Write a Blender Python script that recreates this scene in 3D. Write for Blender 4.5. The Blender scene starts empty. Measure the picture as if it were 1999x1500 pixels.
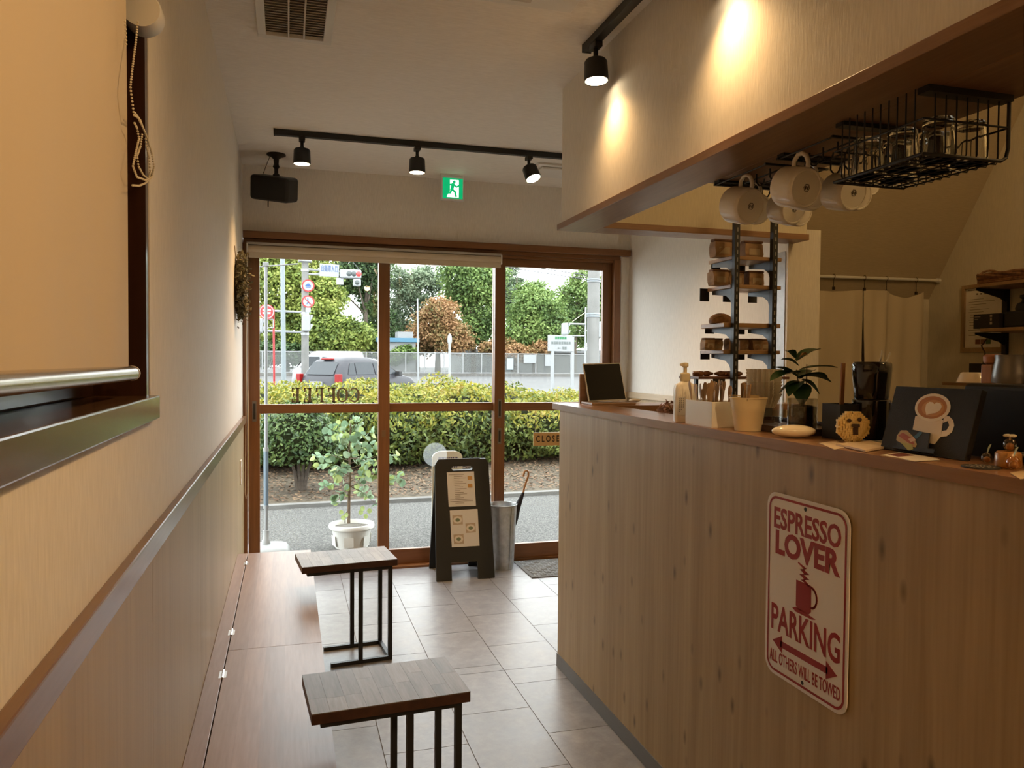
import bpy, math, random
import numpy as np
from mathutils import Vector, Matrix

random.seed(7)
rng = np.random.default_rng(7)
R = math.radians
sc = bpy.context.scene
col = sc.collection

# ------------------------------------------------------------------ camera
CAM_H, FPX, YAW, PITCH, ROLL = 1.39, 1513.9, 16.10, -1.605, 0.425
cam = bpy.data.cameras.new('camera')
cam.sensor_fit = 'HORIZONTAL'; cam.sensor_width = 36.0
cam.lens = FPX / 1999 * 36.0
cam.clip_start = 0.02; cam.clip_end = 400
camo = bpy.data.objects.new('camera', cam); col.objects.link(camo)
camo.matrix_world = (Matrix.Translation((0, 0, CAM_H)) @ Matrix.Rotation(R(-YAW), 4, 'Z')
                     @ Matrix.Rotation(R(90 + PITCH), 4, 'X') @ Matrix.Rotation(R(ROLL), 4, 'Z'))
sc.camera = camo

# ------------------------------------------------------------------ view and world
sc.view_settings.view_transform = 'Standard'
sc.view_settings.look = 'None'
sc.view_settings.gamma = 1.0
sc.view_settings.use_curve_mapping = False
sc.view_settings.exposure = 0.72
sc.cycles.use_denoising = True
sc.cycles.max_bounces = 7
sc.cycles.diffuse_bounces = 4
sc.cycles.glossy_bounces = 3
sc.cycles.transparent_max_bounces = 20
sc.cycles.use_adaptive_sampling = True
sc.cycles.adaptive_threshold = .08
sc.cycles.adaptive_min_samples = 16
sc.cycles.sample_clamp_indirect = 4.0
sc.cycles.caustics_reflective = False
sc.cycles.caustics_refractive = False

world = bpy.data.worlds.new('overcast_sky'); sc.world = world
world.use_nodes = True
bg = world.node_tree.nodes['Background']
bg.inputs['Color'].default_value = (0.93, 0.97, 1.0, 1)
bg.inputs['Strength'].default_value = 4.3

# ------------------------------------------------------------------ room constants (metres)
XL, XC, XR = -0.275, 1.183, 2.369      # left wall, counter / bulkhead face, right entrance wall
YD, YE = 5.173, 3.314                  # door wall, end of counter and partition
ZC, ZT, ZU, ZS = 2.618, 1.2025, 1.176, 1.986
XK = 3.85                              # far kitchen wall
YB = -1.6                              # wall behind the camera
WARM = (1.0, 0.60, 0.25)


def ray(px, py):
    r, y, t = R(ROLL), R(YAW), R(PITCH)
    a, b = px - 1000, py - 750
    u = (a * math.cos(r) + b * math.sin(r)) / FPX
    v = -(-a * math.sin(r) + b * math.cos(r)) / FPX
    z = v * math.cos(t) + math.sin(t); dd = math.cos(t) - v * math.sin(t)
    return Vector((u * math.cos(y) + dd * math.sin(y), dd * math.cos(y) - u * math.sin(y), z))


def H(px, py, ax, val):
    d = ray(px, py); o = Vector((0, 0, CAM_H)); k = 'XYZ'.index(ax)
    return o + d * ((val - o[k]) / d[k])


def hit_plane(px, py, p0, n):
    d = ray(px, py); o = Vector((0, 0, CAM_H))
    return o + d * ((p0 - o).dot(n) / d.dot(n))


# ------------------------------------------------------------------ lamps: helper
def spot(name, loc, target, power, size=70, blend=0.6, radius=0.03, color=WARM):
    l = bpy.data.lights.new(name, 'SPOT'); l.energy = power; l.color = color
    l.spot_size = R(size); l.spot_blend = blend; l.shadow_soft_size = radius
    o = bpy.data.objects.new(name, l); col.objects.link(o)
    o.location = loc
    o.rotation_euler = (Vector(target) - Vector(loc)).to_track_quat('-Z', 'Y').to_euler()
    return o


# ------------------------------------------------------------------ materials
MATS = {}


def new_mat(name):
    m = bpy.data.materials.new(name); m.use_nodes = True
    return m, m.node_tree, m.node_tree.nodes['Principled BSDF']


def mat(name, color=(.5, .5, .5), rough=.5, metal=0, emit=None, estr=0, spec=.5, coat=0, noise=0, nscale=20, bump=0, bscale=200, trans=0, ior=1.45, sss=0):
    if name in MATS: return MATS[name]
    m, nt, b = new_mat(name)
    b.inputs['Base Color'].default_value = (*color, 1)
    b.inputs['Roughness'].default_value = rough
    b.inputs['Metallic'].default_value = metal
    b.inputs['Specular IOR Level'].default_value = spec
    b.inputs['Coat Weight'].default_value = coat
    b.inputs['Transmission Weight'].default_value = trans
    b.inputs['IOR'].default_value = ior
    if emit:
        b.inputs['Emission Color'].default_value = (*emit, 1)
        b.inputs['Emission Strength'].default_value = estr
    tc = None
    if noise or bump:
        tc = nt.nodes.new('ShaderNodeTexCoord')
    if noise:
        n = nt.nodes.new('ShaderNodeTexNoise'); n.inputs['Scale'].default_value = nscale
        n.inputs['Detail'].default_value = 5
        nt.links.new(tc.outputs['Object'], n.inputs['Vector'])
        r = nt.nodes.new('ShaderNodeValToRGB')
        r.color_ramp.elements[0].position = .3; r.color_ramp.elements[1].position = .7
        r.color_ramp.elements[0].color = (*[c * (1 - noise) for c in color], 1)
        r.color_ramp.elements[1].color = (*[min(1, c * (1 + noise)) for c in color], 1)
        nt.links.new(n.outputs['Fac'], r.inputs['Fac'])
        nt.links.new(r.outputs['Color'], b.inputs['Base Color'])
    if bump:
        n = nt.nodes.new('ShaderNodeTexNoise'); n.inputs['Scale'].default_value = bscale
        n.inputs['Detail'].default_value = 3
        nt.links.new(tc.outputs['Object'], n.inputs['Vector'])
        bp = nt.nodes.new('ShaderNodeBump'); bp.inputs['Strength'].default_value = bump
        bp.inputs['Distance'].default_value = .002
        nt.links.new(n.outputs['Fac'], bp.inputs['Height'])
        nt.links.new(bp.outputs['Normal'], b.inputs['Normal'])
    MATS[name] = m
    return m


def wood(name, c1, c2, axis='Z', scale=9, stretch=.06, rough=.4, coat=0, knots=None, vary=0.0, bump=.15):
    """grain runs along axis"""
    if name in MATS: return MATS[name]
    m, nt, b = new_mat(name)
    L = nt.links.new
    tc = nt.nodes.new('ShaderNodeTexCoord')
    oi = nt.nodes.new('ShaderNodeObjectInfo')
    mul = nt.nodes.new('ShaderNodeVectorMath'); mul.operation = 'SCALE'; mul.inputs[0].default_value = (7.3, 5.1, 9.7)
    L(oi.outputs['Random'], mul.inputs['Scale'])
    add = nt.nodes.new('ShaderNodeVectorMath'); add.operation = 'ADD'
    L(tc.outputs['Object'], add.inputs[0]); L(mul.outputs[0], add.inputs[1])
    mp = nt.nodes.new('ShaderNodeMapping')
    s = [1.0, 1.0, 1.0]; s['XYZ'.index(axis)] = stretch
    mp.inputs['Scale'].default_value = s
    L(add.outputs[0], mp.inputs['Vector'])
    n1 = nt.nodes.new('ShaderNodeTexNoise'); n1.inputs['Scale'].default_value = scale
    n1.inputs['Detail'].default_value = 6; n1.inputs['Roughness'].default_value = .62; n1.inputs['Distortion'].default_value = .6
    n2 = nt.nodes.new('ShaderNodeTexNoise'); n2.inputs['Scale'].default_value = scale * 9
    n2.inputs['Detail'].default_value = 3
    L(mp.outputs[0], n1.inputs['Vector']); L(mp.outputs[0], n2.inputs['Vector'])
    mx = nt.nodes.new('ShaderNodeMix'); mx.data_type = 'FLOAT'; mx.inputs['Factor'].default_value = .35
    L(n1.outputs['Fac'], mx.inputs['A']); L(n2.outputs['Fac'], mx.inputs['B'])
    cr = nt.nodes.new('ShaderNodeValToRGB')
    cr.color_ramp.elements[0].position = .34; cr.color_ramp.elements[1].position = .66
    cr.color_ramp.elements[0].color = (*c1, 1); cr.color_ramp.elements[1].color = (*c2, 1)
    L(mx.outputs['Result'], cr.inputs['Fac'])
    out = cr.outputs['Color']
    if knots:
        km = nt.nodes.new('ShaderNodeMapping'); ks = [knots[0]] * 3; ks['XYZ'.index(axis)] = knots[0] * .42
        km.inputs['Scale'].default_value = ks
        L(tc.outputs['Object'], km.inputs['Vector'])
        vo = nt.nodes.new('ShaderNodeTexVoronoi'); vo.inputs['Scale'].default_value = 1.0
        L(km.outputs[0], vo.inputs['Vector'])
        kr = nt.nodes.new('ShaderNodeMapRange')
        kr.inputs['From Min'].default_value = .04; kr.inputs['From Max'].default_value = .19
        kr.inputs['To Min'].default_value = .85; kr.inputs['To Max'].default_value = 0
        L(vo.outputs['Distance'], kr.inputs['Value'])
        # only some cells carry a knot
        sep = nt.nodes.new('ShaderNodeSeparateColor'); L(vo.outputs['Color'], sep.inputs['Color'])
        gt = nt.nodes.new('ShaderNodeMath'); gt.operation = 'GREATER_THAN'; gt.inputs[1].default_value = .2
        L(sep.outputs['Red'], gt.inputs[0])
        mm = nt.nodes.new('ShaderNodeMath'); mm.operation = 'MULTIPLY'
        L(kr.outputs['Result'], mm.inputs[0]); L(gt.outputs[0], mm.inputs[1])
        km2 = nt.nodes.new('ShaderNodeMix'); km2.data_type = 'RGBA'
        L(mm.outputs[0], km2.inputs['Factor']); L(out, km2.inputs['A'])
        km2.inputs['B'].default_value = (*[c * .38 for c in c1], 1)
        out = km2.outputs['Result']
    if vary:
        hs = nt.nodes.new('ShaderNodeHueSaturation')
        mr = nt.nodes.new('ShaderNodeMapRange'); mr.inputs['To Min'].default_value = 1 - vary; mr.inputs['To Max'].default_value = 1 + vary
        L(oi.outputs['Random'], mr.inputs['Value']); L(mr.outputs['Result'], hs.inputs['Value'])
        L(out, hs.inputs['Color']); out = hs.outputs['Color']
    L(out, b.inputs['Base Color'])
    b.inputs['Roughness'].default_value = rough; b.inputs['Coat Weight'].default_value = coat
    b.inputs['Coat Roughness'].default_value = .15
    if bump:
        bp = nt.nodes.new('ShaderNodeBump'); bp.inputs['Strength'].default_value = bump; bp.inputs['Distance'].default_value = .001
        L(mx.outputs['Result'], bp.inputs['Height']); L(bp.outputs['Normal'], b.inputs['Normal'])
    MATS[name] = m
    return m


def wallpaper(name, color, axis='Z', rough=.8):
    if name in MATS: return MATS[name]
    m, nt, b = new_mat(name); L = nt.links.new
    tc = nt.nodes.new('ShaderNodeTexCoord'); mp = nt.nodes.new('ShaderNodeMapping')
    s = [1, 1, 1]; s['XYZ'.index(axis)] = .12
    mp.inputs['Scale'].default_value = s; L(tc.outputs['Object'], mp.inputs['Vector'])
    n = nt.nodes.new('ShaderNodeTexNoise'); n.inputs['Scale'].default_value = 190; n.inputs['Detail'].default_value = 4
    L(mp.outputs[0], n.inputs['Vector'])
    cr = nt.nodes.new('ShaderNodeValToRGB')
    cr.color_ramp.elements[0].position = .3; cr.color_ramp.elements[1].position = .7
    cr.color_ramp.elements[0].color = (*[c * .93 for c in color], 1)
    cr.color_ramp.elements[1].color = (*[min(1, c * 1.04) for c in color], 1)
    L(n.outputs['Fac'], cr.inputs['Fac']); L(cr.outputs['Color'], b.inputs['Base Color'])
    bp = nt.nodes.new('ShaderNodeBump'); bp.inputs['Strength'].default_value = .5; bp.inputs['Distance'].default_value = .0015
    L(n.outputs['Fac'], bp.inputs['Height']); L(bp.outputs['Normal'], b.inputs['Normal'])
    b.inputs['Roughness'].default_value = rough
    MATS[name] = m
    return m


def mottled(name, stops, scale, rough=.5, bump=.2, bdist=.002, detail=8, vary=0, rscale=None, spec=.5, objrand=False, nrough=.6):
    """colour ramp over noise; stops = [(pos, colour)]"""
    if name in MATS: return MATS[name]
    m, nt, b = new_mat(name); L = nt.links.new
    tc = nt.nodes.new('ShaderNodeTexCoord')
    vec = tc.outputs['Object']
    if objrand:
        oi = nt.nodes.new('ShaderNodeObjectInfo')
        mul = nt.nodes.new('ShaderNodeVectorMath'); mul.operation = 'SCALE'; mul.inputs[0].default_value = (17, 23, 5)
        L(oi.outputs['Random'], mul.inputs['Scale'])
        add = nt.nodes.new('ShaderNodeVectorMath'); L(vec, add.inputs[0]); L(mul.outputs[0], add.inputs[1]); vec = add.outputs[0]
    n = nt.nodes.new('ShaderNodeTexNoise'); n.inputs['Scale'].default_value = scale; n.inputs['Detail'].default_value = detail
    n.inputs['Roughness'].default_value = nrough; n.inputs['Distortion'].default_value = .3
    L(vec, n.inputs['Vector'])
    cr = nt.nodes.new('ShaderNodeValToRGB')
    els = cr.color_ramp.elements
    els[0].position, els[0].color = stops[0][0], (*stops[0][1], 1)
    els[1].position, els[1].color = stops[-1][0], (*stops[-1][1], 1)
    for p, c in stops[1:-1]:
        e = els.new(p); e.color = (*c, 1)
    L(n.outputs['Fac'], cr.inputs['Fac'])
    out = cr.outputs['Color']
    if vary:
        oi = nt.nodes.new('ShaderNodeObjectInfo'); hs = nt.nodes.new('ShaderNodeHueSaturation')
        mr = nt.nodes.new('ShaderNodeMapRange'); mr.inputs['To Min'].default_value = 1 - vary; mr.inputs['To Max'].default_value = 1 + vary
        L(oi.outputs['Random'], mr.inputs['Value']); L(mr.outputs['Result'], hs.inputs['Value']); L(out, hs.inputs['Color']); out = hs.outputs['Color']
    L(out, b.inputs['Base Color'])
    b.inputs['Specular IOR Level'].default_value = spec
    if rscale:
        mr = nt.nodes.new('ShaderNodeMapRange'); mr.inputs['To Min'].default_value = rscale[0]; mr.inputs['To Max'].default_value = rscale[1]
        mr.inputs['From Min'].default_value = .3; mr.inputs['From Max'].default_value = .7
        L(n.outputs['Fac'], mr.inputs['Value']); L(mr.outputs['Result'], b.inputs['Roughness'])
    else:
        b.inputs['Roughness'].default_value = rough
    if bump:
        bp = nt.nodes.new('ShaderNodeBump'); bp.inputs['Strength'].default_value = bump; bp.inputs['Distance'].default_value = bdist
        L(n.outputs['Fac'], bp.inputs['Height']); L(bp.outputs['Normal'], b.inputs['Normal'])
    MATS[name] = m
    return m


def pane_mat(name, tint=(1, 1, 1), fac=.02, f90=.25, rough=.0):
    """thin glass: transparent with a Fresnel reflection"""
    if name in MATS: return MATS[name]
    m = bpy.data.materials.new(name); m.use_nodes = True; nt = m.node_tree; nt.nodes.clear(); L = nt.links.new
    o = nt.nodes.new('ShaderNodeOutputMaterial'); mx = nt.nodes.new('ShaderNodeMixShader')
    tr = nt.nodes.new('ShaderNodeBsdfTransparent'); tr.inputs['Color'].default_value = (*tint, 1)
    gl = nt.nodes.new('ShaderNodeBsdfGlossy'); gl.inputs['Roughness'].default_value = rough
    lw = nt.nodes.new('ShaderNodeLayerWeight'); lw.inputs['Blend'].default_value = .25
    mr = nt.nodes.new('ShaderNodeMapRange'); mr.inputs['To Min'].default_value = fac; mr.inputs['To Max'].default_value = f90
    L(lw.outputs['Facing'], mr.inputs['Value'])
    L(mr.outputs['Result'], mx.inputs['Fac']); L(tr.outputs[0], mx.inputs[1]); L(gl.outputs[0], mx.inputs[2]); L(mx.outputs[0], o.inputs['Surface'])
    MATS[name] = m
    return m


def film_mat(name, color, alpha, rough=.6):
    if name in MATS: return MATS[name]
    m, nt, b = new_mat(name)
    b.inputs['Base Color'].default_value = (*color, 1); b.inputs['Alpha'].default_value = alpha; b.inputs['Roughness'].default_value = rough
    MATS[name] = m
    return m


def reflection_mat(name, fac):
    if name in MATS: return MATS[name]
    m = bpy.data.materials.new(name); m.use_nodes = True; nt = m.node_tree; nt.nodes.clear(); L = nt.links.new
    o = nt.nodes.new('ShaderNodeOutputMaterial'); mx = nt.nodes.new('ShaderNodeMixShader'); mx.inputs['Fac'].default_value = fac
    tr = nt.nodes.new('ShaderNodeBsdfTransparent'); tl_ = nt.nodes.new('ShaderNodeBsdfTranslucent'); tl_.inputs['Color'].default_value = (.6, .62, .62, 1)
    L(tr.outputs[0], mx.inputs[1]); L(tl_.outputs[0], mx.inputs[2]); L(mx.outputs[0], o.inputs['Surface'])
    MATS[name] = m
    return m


def leaf_mat(name, cols, nscale=1.0, rough=.55, transl=.25):
    """leaf colours picked per leaf, shifted by a broad noise"""
    if name in MATS: return MATS[name]
    m, nt, b = new_mat(name); L = nt.links.new
    g = nt.nodes.new('ShaderNodeNewGeometry'); tc = nt.nodes.new('ShaderNodeTexCoord')
    n = nt.nodes.new('ShaderNodeTexNoise'); n.inputs['Scale'].default_value = nscale; n.inputs['Detail'].default_value = 3
    L(tc.outputs['Object'], n.inputs['Vector'])
    mx = nt.nodes.new('ShaderNodeMix'); mx.data_type = 'FLOAT'; mx.inputs['Factor'].default_value = .55
    L(g.outputs['Random Per Island'], mx.inputs['A'])
    mr = nt.nodes.new('ShaderNodeMapRange'); mr.inputs['From Min'].default_value = .3; mr.inputs['From Max'].default_value = .7
    L(n.outputs['Fac'], mr.inputs['Value']); L(mr.outputs['Result'], mx.inputs['B'])
    cr = nt.nodes.new('ShaderNodeValToRGB'); els = cr.color_ramp.elements
    k = len(cols)
    els[0].position = .12; els[0].color = (*cols[0], 1); els[1].position = .88; els[1].color = (*cols[-1], 1)
    for i in range(1, k - 1):
        e = els.new(.12 + .76 * i / (k - 1)); e.color = (*cols[i], 1)
    L(mx.outputs['Result'], cr.inputs['Fac'])
    b.inputs['Roughness'].default_value = rough; b.inputs['Specular IOR Level'].default_value = .3
    L(cr.outputs['Color'], b.inputs['Base Color'])
    t = nt.nodes.new('ShaderNodeBsdfTranslucent'); L(cr.outputs['Color'], t.inputs['Color'])
    ms = nt.nodes.new('ShaderNodeMixShader'); ms.inputs['Fac'].default_value = transl
    o = nt.nodes['Material Output']
    L(b.outputs[0], ms.inputs[1]); L(t.outputs[0], ms.inputs[2]); L(ms.outputs[0], o.inputs['Surface'])
    MATS[name] = m
    return m


# ------------------------------------------------------------------ mesh building
def frame(o, x, y):
    x = Vector(x).normalized(); y = Vector(y); z = x.cross(y).normalized(); y = z.cross(x)
    return Matrix(((x.x, y.x, z.x, o[0]), (x.y, y.y, z.y, o[1]), (x.z, y.z, z.z, o[2]), (0, 0, 0, 1)))


class MB:
    def __init__(s): s.v = []; s.f = []

    def add(s, vs, fs, M=None):
        k = len(s.v)
        s.v += [tuple(M @ Vector(v)) if M is not None else tuple(v) for v in vs]
        s.f += [tuple(i + k for i in f) for f in fs]
        return s

    def bx(s, x0, x1, y0, y1, z0, z1, M=None):
        vs = [(x, y, z) for z in (z0, z1) for y in (y0, y1) for x in (x0, x1)]
        return s.add(vs, [(0, 2, 3, 1), (4, 5, 7, 6), (0, 1, 5, 4), (2, 6, 7, 3), (0, 4, 6, 2), (1, 3, 7, 5)], M)

    def tube(s, p0, p1, r, n=8, r1=None):
        return s.path([p0, p1], r, n, r1)

    def path(s, pts, r, n=8, r1=None, closed=False):
        pts = [Vector(p) for p in pts]; m = len(pts)
        rs = r if isinstance(r, (list, tuple)) else [r + ((r1 if r1 is not None else r) - r) * i / max(1, m - 1) for i in range(m)]
        k = len(s.v); up = None
        for i, p in enumerate(pts):
            if closed: t = pts[(i + 1) % m] - pts[i - 1]
            else: t = pts[min(i + 1, m - 1)] - pts[max(i - 1, 0)]
            t.normalize()
            if up is None:
                up = Vector((0, 0, 1)) if abs(t.z) < .9 else Vector((1, 0, 0))
            a = t.cross(up)
            if a.length < 1e-6: a = t.orthogonal()
            a.normalize(); b = a.cross(t).normalized(); up = b
            for j in range(n):
                q = 2 * math.pi * j / n
                s.v.append(tuple(p + (a * math.cos(q) + b * math.sin(q)) * rs[i]))
        for i in range(m if closed else m - 1):
            for j in range(n):
                i2 = (i + 1) % m
                s.f.append((k + i * n + j, k + i * n + (j + 1) % n, k + i2 * n + (j + 1) % n, k + i2 * n + j))
        if not closed:
            s.f.append(tuple(k + j for j in range(n))[::-1]); s.f.append(tuple(k + (m - 1) * n + j for j in range(n)))
        return s

    def lathe(s, prof, n=24, M=None, wave=None):
        k0 = []
        vs = []; fs = []
        for i, (r, z) in enumerate(prof):
            for j in range(n):
                q = 2 * math.pi * j / n
                rr = r * (wave(q, i) if wave else 1)
                vs.append((rr * math.cos(q), rr * math.sin(q), z))
        for i in range(len(prof) - 1):
            for j in range(n):
                fs.append((i * n + j, i * n + (j + 1) % n, (i + 1) * n + (j + 1) % n, (i + 1) * n + j))
        if prof[0][0] > 1e-5: fs.append(tuple(range(n))[::-1])
        if prof[-1][0] > 1e-5: fs.append(tuple((len(prof) - 1) * n + j for j in range(n)))
        return s.add(vs, fs, M)

    def ball(s, c, r, seg=12, rings=8, M=None):
        rx, ry, rz = r if isinstance(r, (tuple, list)) else (r, r, r)
        T = Matrix.Translation(c) @ Matrix.Diagonal((rx, ry, rz, 1))
        if M is not None: T = M @ T
        prof = [(max(1e-6, math.sin(math.pi * i / rings)), -math.cos(math.pi * i / rings)) for i in range(rings + 1)]
        return s.lathe(prof, seg, T)

    def prism(s, poly, z0, z1, M=None):
        n = len(poly)
        a = sum(poly[i][0] * poly[(i + 1) % n][1] - poly[(i + 1) % n][0] * poly[i][1] for i in range(n))
        if a < 0: poly = poly[::-1]
        vs = [(x, y, z0) for x, y in poly] + [(x, y, z1) for x, y in poly]
        fs = [tuple(range(n))[::-1], tuple(range(n, 2 * n))] + [(i, (i + 1) % n, n + (i + 1) % n, n + i) for i in range(n)]
        return s.add(vs, fs, M)

    def disc(s, r, z, n=24, M=None, c=(0, 0), ry=None):
        ry = ry or r
        return s.add([(c[0] + r * math.cos(2 * math.pi * i / n), c[1] + ry * math.sin(2 * math.pi * i / n), z) for i in range(n)], [tuple(range(n))], M)

    def build(s, name, m, parent=None, bevel=0, smooth=False, seg=2):
        me = bpy.data.meshes.new(name)
        v = s.v; loc = Vector((0, 0, 0))
        if parent is None:
            a = np.array(v); lo, hi = a.min(0), a.max(0)
            loc = Vector(((lo[0] + hi[0]) / 2, (lo[1] + hi[1]) / 2, lo[2]))
            v = (a - np.array(loc)).tolist()
        me.from_pydata(v, [], s.f); me.update()
        return finish(name, me, m, parent, loc, bevel, smooth, seg)


def finish(name, me, m, parent=None, loc=(0, 0, 0), bevel=0, smooth=False, seg=2):
    o = bpy.data.objects.new(name, me); col.objects.link(o)
    if m is not None: me.materials.append(m)
    if smooth:
        me.shade_smooth(); me.set_sharp_from_angle(angle=R(40))
    if bevel:
        bm = o.modifiers.new('bevel', 'BEVEL'); bm.width = bevel; bm.segments = seg; bm.limit_method = 'ANGLE'
    if parent is None: o.location = loc
    else:
        o.parent = parent
        if parent.parent is None and not parent.get('_local'):
            o.matrix_parent_inverse = parent.matrix_basis.inverted()
    return o


def tag(o, label, cat, group=None, kind=None):
    o['label'] = label
    if cat: o['category'] = cat
    if group: o['group'] = group
    if kind: o['kind'] = kind
    return o


def thing(name, label, cat, loc=(0, 0, 0), group=None, local=False, rotz=0):
    """Empty at the thing's base; its parts are given in world space unless local"""
    o = bpy.data.objects.new(name, None); col.objects.link(o)
    o.empty_display_size = .05; o.location = loc; o.rotation_euler = (0, 0, rotz)
    if local: o['_local'] = 1
    return tag(o, label, cat, group)


def struct(o, label=None):
    o['kind'] = 'structure'
    if label: o['label'] = label
    return o


def structure(name, label, loc=(0, 0, 0)):
    o = bpy.data.objects.new(name, None); col.objects.link(o); o.location = loc
    o['kind'] = 'structure'; o['label'] = label
    return o


def dup(root, loc, rotz=0, label=None, scale=None):
    r = root.copy(); col.objects.link(r); r.location = loc; r.rotation_euler = (0, 0, rotz)
    if label: r['label'] = label
    if scale: r.scale = scale
    for ch in [c for c in root.children]:
        c = ch.copy(); col.objects.link(c); c.parent = r
        for g in [q for q in ch.children]:
            e = g.copy(); col.objects.link(e); e.parent = c
    return r


def text(name, body, size, m, M, parent, extrude=.0003, xs=1.0, bold=0, align='CENTER', spacing=1.0, width=None):
    """flat lettering as a mesh lying in the xy plane of M; width rescales it to that length"""
    cu = bpy.data.curves.new(name, 'FONT'); cu.body = body; cu.size = size; cu.extrude = extrude; cu.offset = bold
    cu.align_x = align; cu.align_y = 'CENTER'; cu.space_character = spacing; cu.resolution_u = 3
    t = bpy.data.objects.new(name, cu); col.objects.link(t)
    bpy.context.view_layer.update()
    me = bpy.data.meshes.new_from_object(t.evaluated_get(bpy.context.evaluated_depsgraph_get()))
    bpy.data.objects.remove(t); bpy.data.curves.remove(cu)
    if width and len(me.vertices):
        xsv = [v.co.x for v in me.vertices]; xs = width / (max(xsv) - min(xsv))
    me.transform(M @ Matrix.Diagonal((xs, 1, 1, 1)))
    me.materials.clear(); me.name = name
    return finish(name, me, m, parent)


def quads_mesh(name, P, U, V, m, parent=None, kind=None, fold=0.0):
    """N leaf quads: centre P, half axes U (length) and V (width): pointed diamonds"""
    n = len(P)
    verts = np.empty((n, 4, 3), np.float32)
    verts[:, 0] = P - U; verts[:, 1] = P + V - U * .1; verts[:, 2] = P + U; verts[:, 3] = P - V - U * .1
    if fold:
        N = np.cross(U, V); N /= np.linalg.norm(N, axis=1, keepdims=True) + 1e-9
        ln = np.linalg.norm(V, axis=1, keepdims=True)
        verts[:, 1] += N * ln * fold; verts[:, 3] += N * ln * fold
    me = bpy.data.meshes.new(name)
    me.vertices.add(n * 4); me.vertices.foreach_set('co', verts.reshape(-1))
    me.loops.add(n * 4); me.loops.foreach_set('vertex_index', np.arange(n * 4, dtype=np.int32))
    me.polygons.add(n); me.polygons.foreach_set('loop_start', np.arange(0, n * 4, 4, dtype=np.int32))
    me.polygons.foreach_set('loop_total', np.full(n, 4, np.int32))
    me.update(calc_edges=True); me.validate()
    o = finish(name, me, m, parent)
    if kind: o['kind'] = kind
    return o


def rand_dirs(n):
    a = rng.normal(size=(n, 3)); return a / np.linalg.norm(a, axis=1, keepdims=True)


def leaf_axes(n, out, L, W, spread=1.0):
    """leaf length/width axes for outward directions out (n,3)"""
    d = out + rand_dirs(n) * spread; d /= np.linalg.norm(d, axis=1, keepdims=True)
    t = np.cross(d, rand_dirs(n)); t /= np.linalg.norm(t, axis=1, keepdims=True)
    s = rng.uniform(.65, 1.25, size=(n, 1))
    # leaf plane normal is d ; length along t, width along d x t
    w = np.cross(d, t)
    return t * L * s, w * W * s


# ------------------------------------------------------------------ common materials
m_paper = wallpaper('wallpaper_cream', (.81, .77, .70))
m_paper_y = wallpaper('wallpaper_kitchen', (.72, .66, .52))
m_ceil = wallpaper('ceiling_paper', (.88, .85, .80), 'X')
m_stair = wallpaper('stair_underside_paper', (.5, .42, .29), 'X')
m_panel = wood('panel_pine', (.35, .23, .10), (.50, .355, .18), 'Z', 9, .035, .5, knots=(15.0,))
m_wains = wood('wainscot_oak', (.345, .245, .12), (.455, .335, .175), 'Z', 8, .035, .45)
m_trimw = wood('trim_walnut', (.16, .078, .035), (.24, .125, .058), 'Y', 14, .06, .28, coat=.2)
m_frame = wood('door_frame_wood', (.165, .066, .022), (.25, .108, .038), 'Z', 14, .05, .38)
m_frameX = wood('door_frame_wood_x', (.165, .066, .022), (.25, .108, .038), 'X', 14, .05, .38)
m_dark = wood('window_frame_dark', (.03, .011, .006), (.055, .02, .01), 'Z', 16, .05, .28, coat=.3)
m_cap = wood('soffit_board', (.20, .10, .048), (.31, .17, .085), 'Y', 12, .06, .38)
m_top = wood('counter_top_wood', (.24, .115, .05), (.36, .19, .092), 'Y', 12, .06, .3, coat=.2)
m_bench = wood('bench_wood', (.25, .155, .11), (.36, .24, .178), 'Y', 12, .07, .36, coat=0)
m_black = mat('black_metal', (.012, .012, .013), .42)
m_blackp = mat('black_plastic', (.015, .015, .016), .5)
m_gloss = mat('black_gloss', (.012, .009, .008), .08, coat=.6)
m_white = mat('white_plastic', (.78, .77, .74), .4)
m_cream = mat('cream_fabric', (.64, .54, .40), .8)
m_steel = mat('brushed_steel', (.62, .60, .57), .28, 1)
m_zinc = mottled('galvanized_zinc', [(.3, (.42, .44, .45)), (.7, (.62, .64, .65))], 26, rough=.42, bump=.05)
MATS['galvanized_zinc'].node_tree.nodes['Principled BSDF'].inputs['Metallic'].default_value = .85
m_glass = pane_mat('door_glass', (.97, .985, .975), .015, .22)
m_tile = mottled('stone_tile', [(.25, (.175, .175, .188)), (.5, (.24, .24, .255)), (.75, (.32, .322, .34))], 16, bump=.25, bdist=.0012, rscale=(.30, .38), vary=.05, spec=.4, objrand=True, detail=10, nrough=.7)
m_grout = mat('tile_joint', (.16, .14, .135), .8)

# ================================================================== THE ROOM
# floor: bed + single tiles in running bond
floor = structure('floor', 'grey-brown stone-look tile floor with thin dark joints')
MB().bx(XL - .15, XK + .1, YB - .1, YD + .14, -.12, -.0025).build('floor_bed', m_grout, floor)
TW, TL, G = .3055, .46, .0016
full_tile = None


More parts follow.
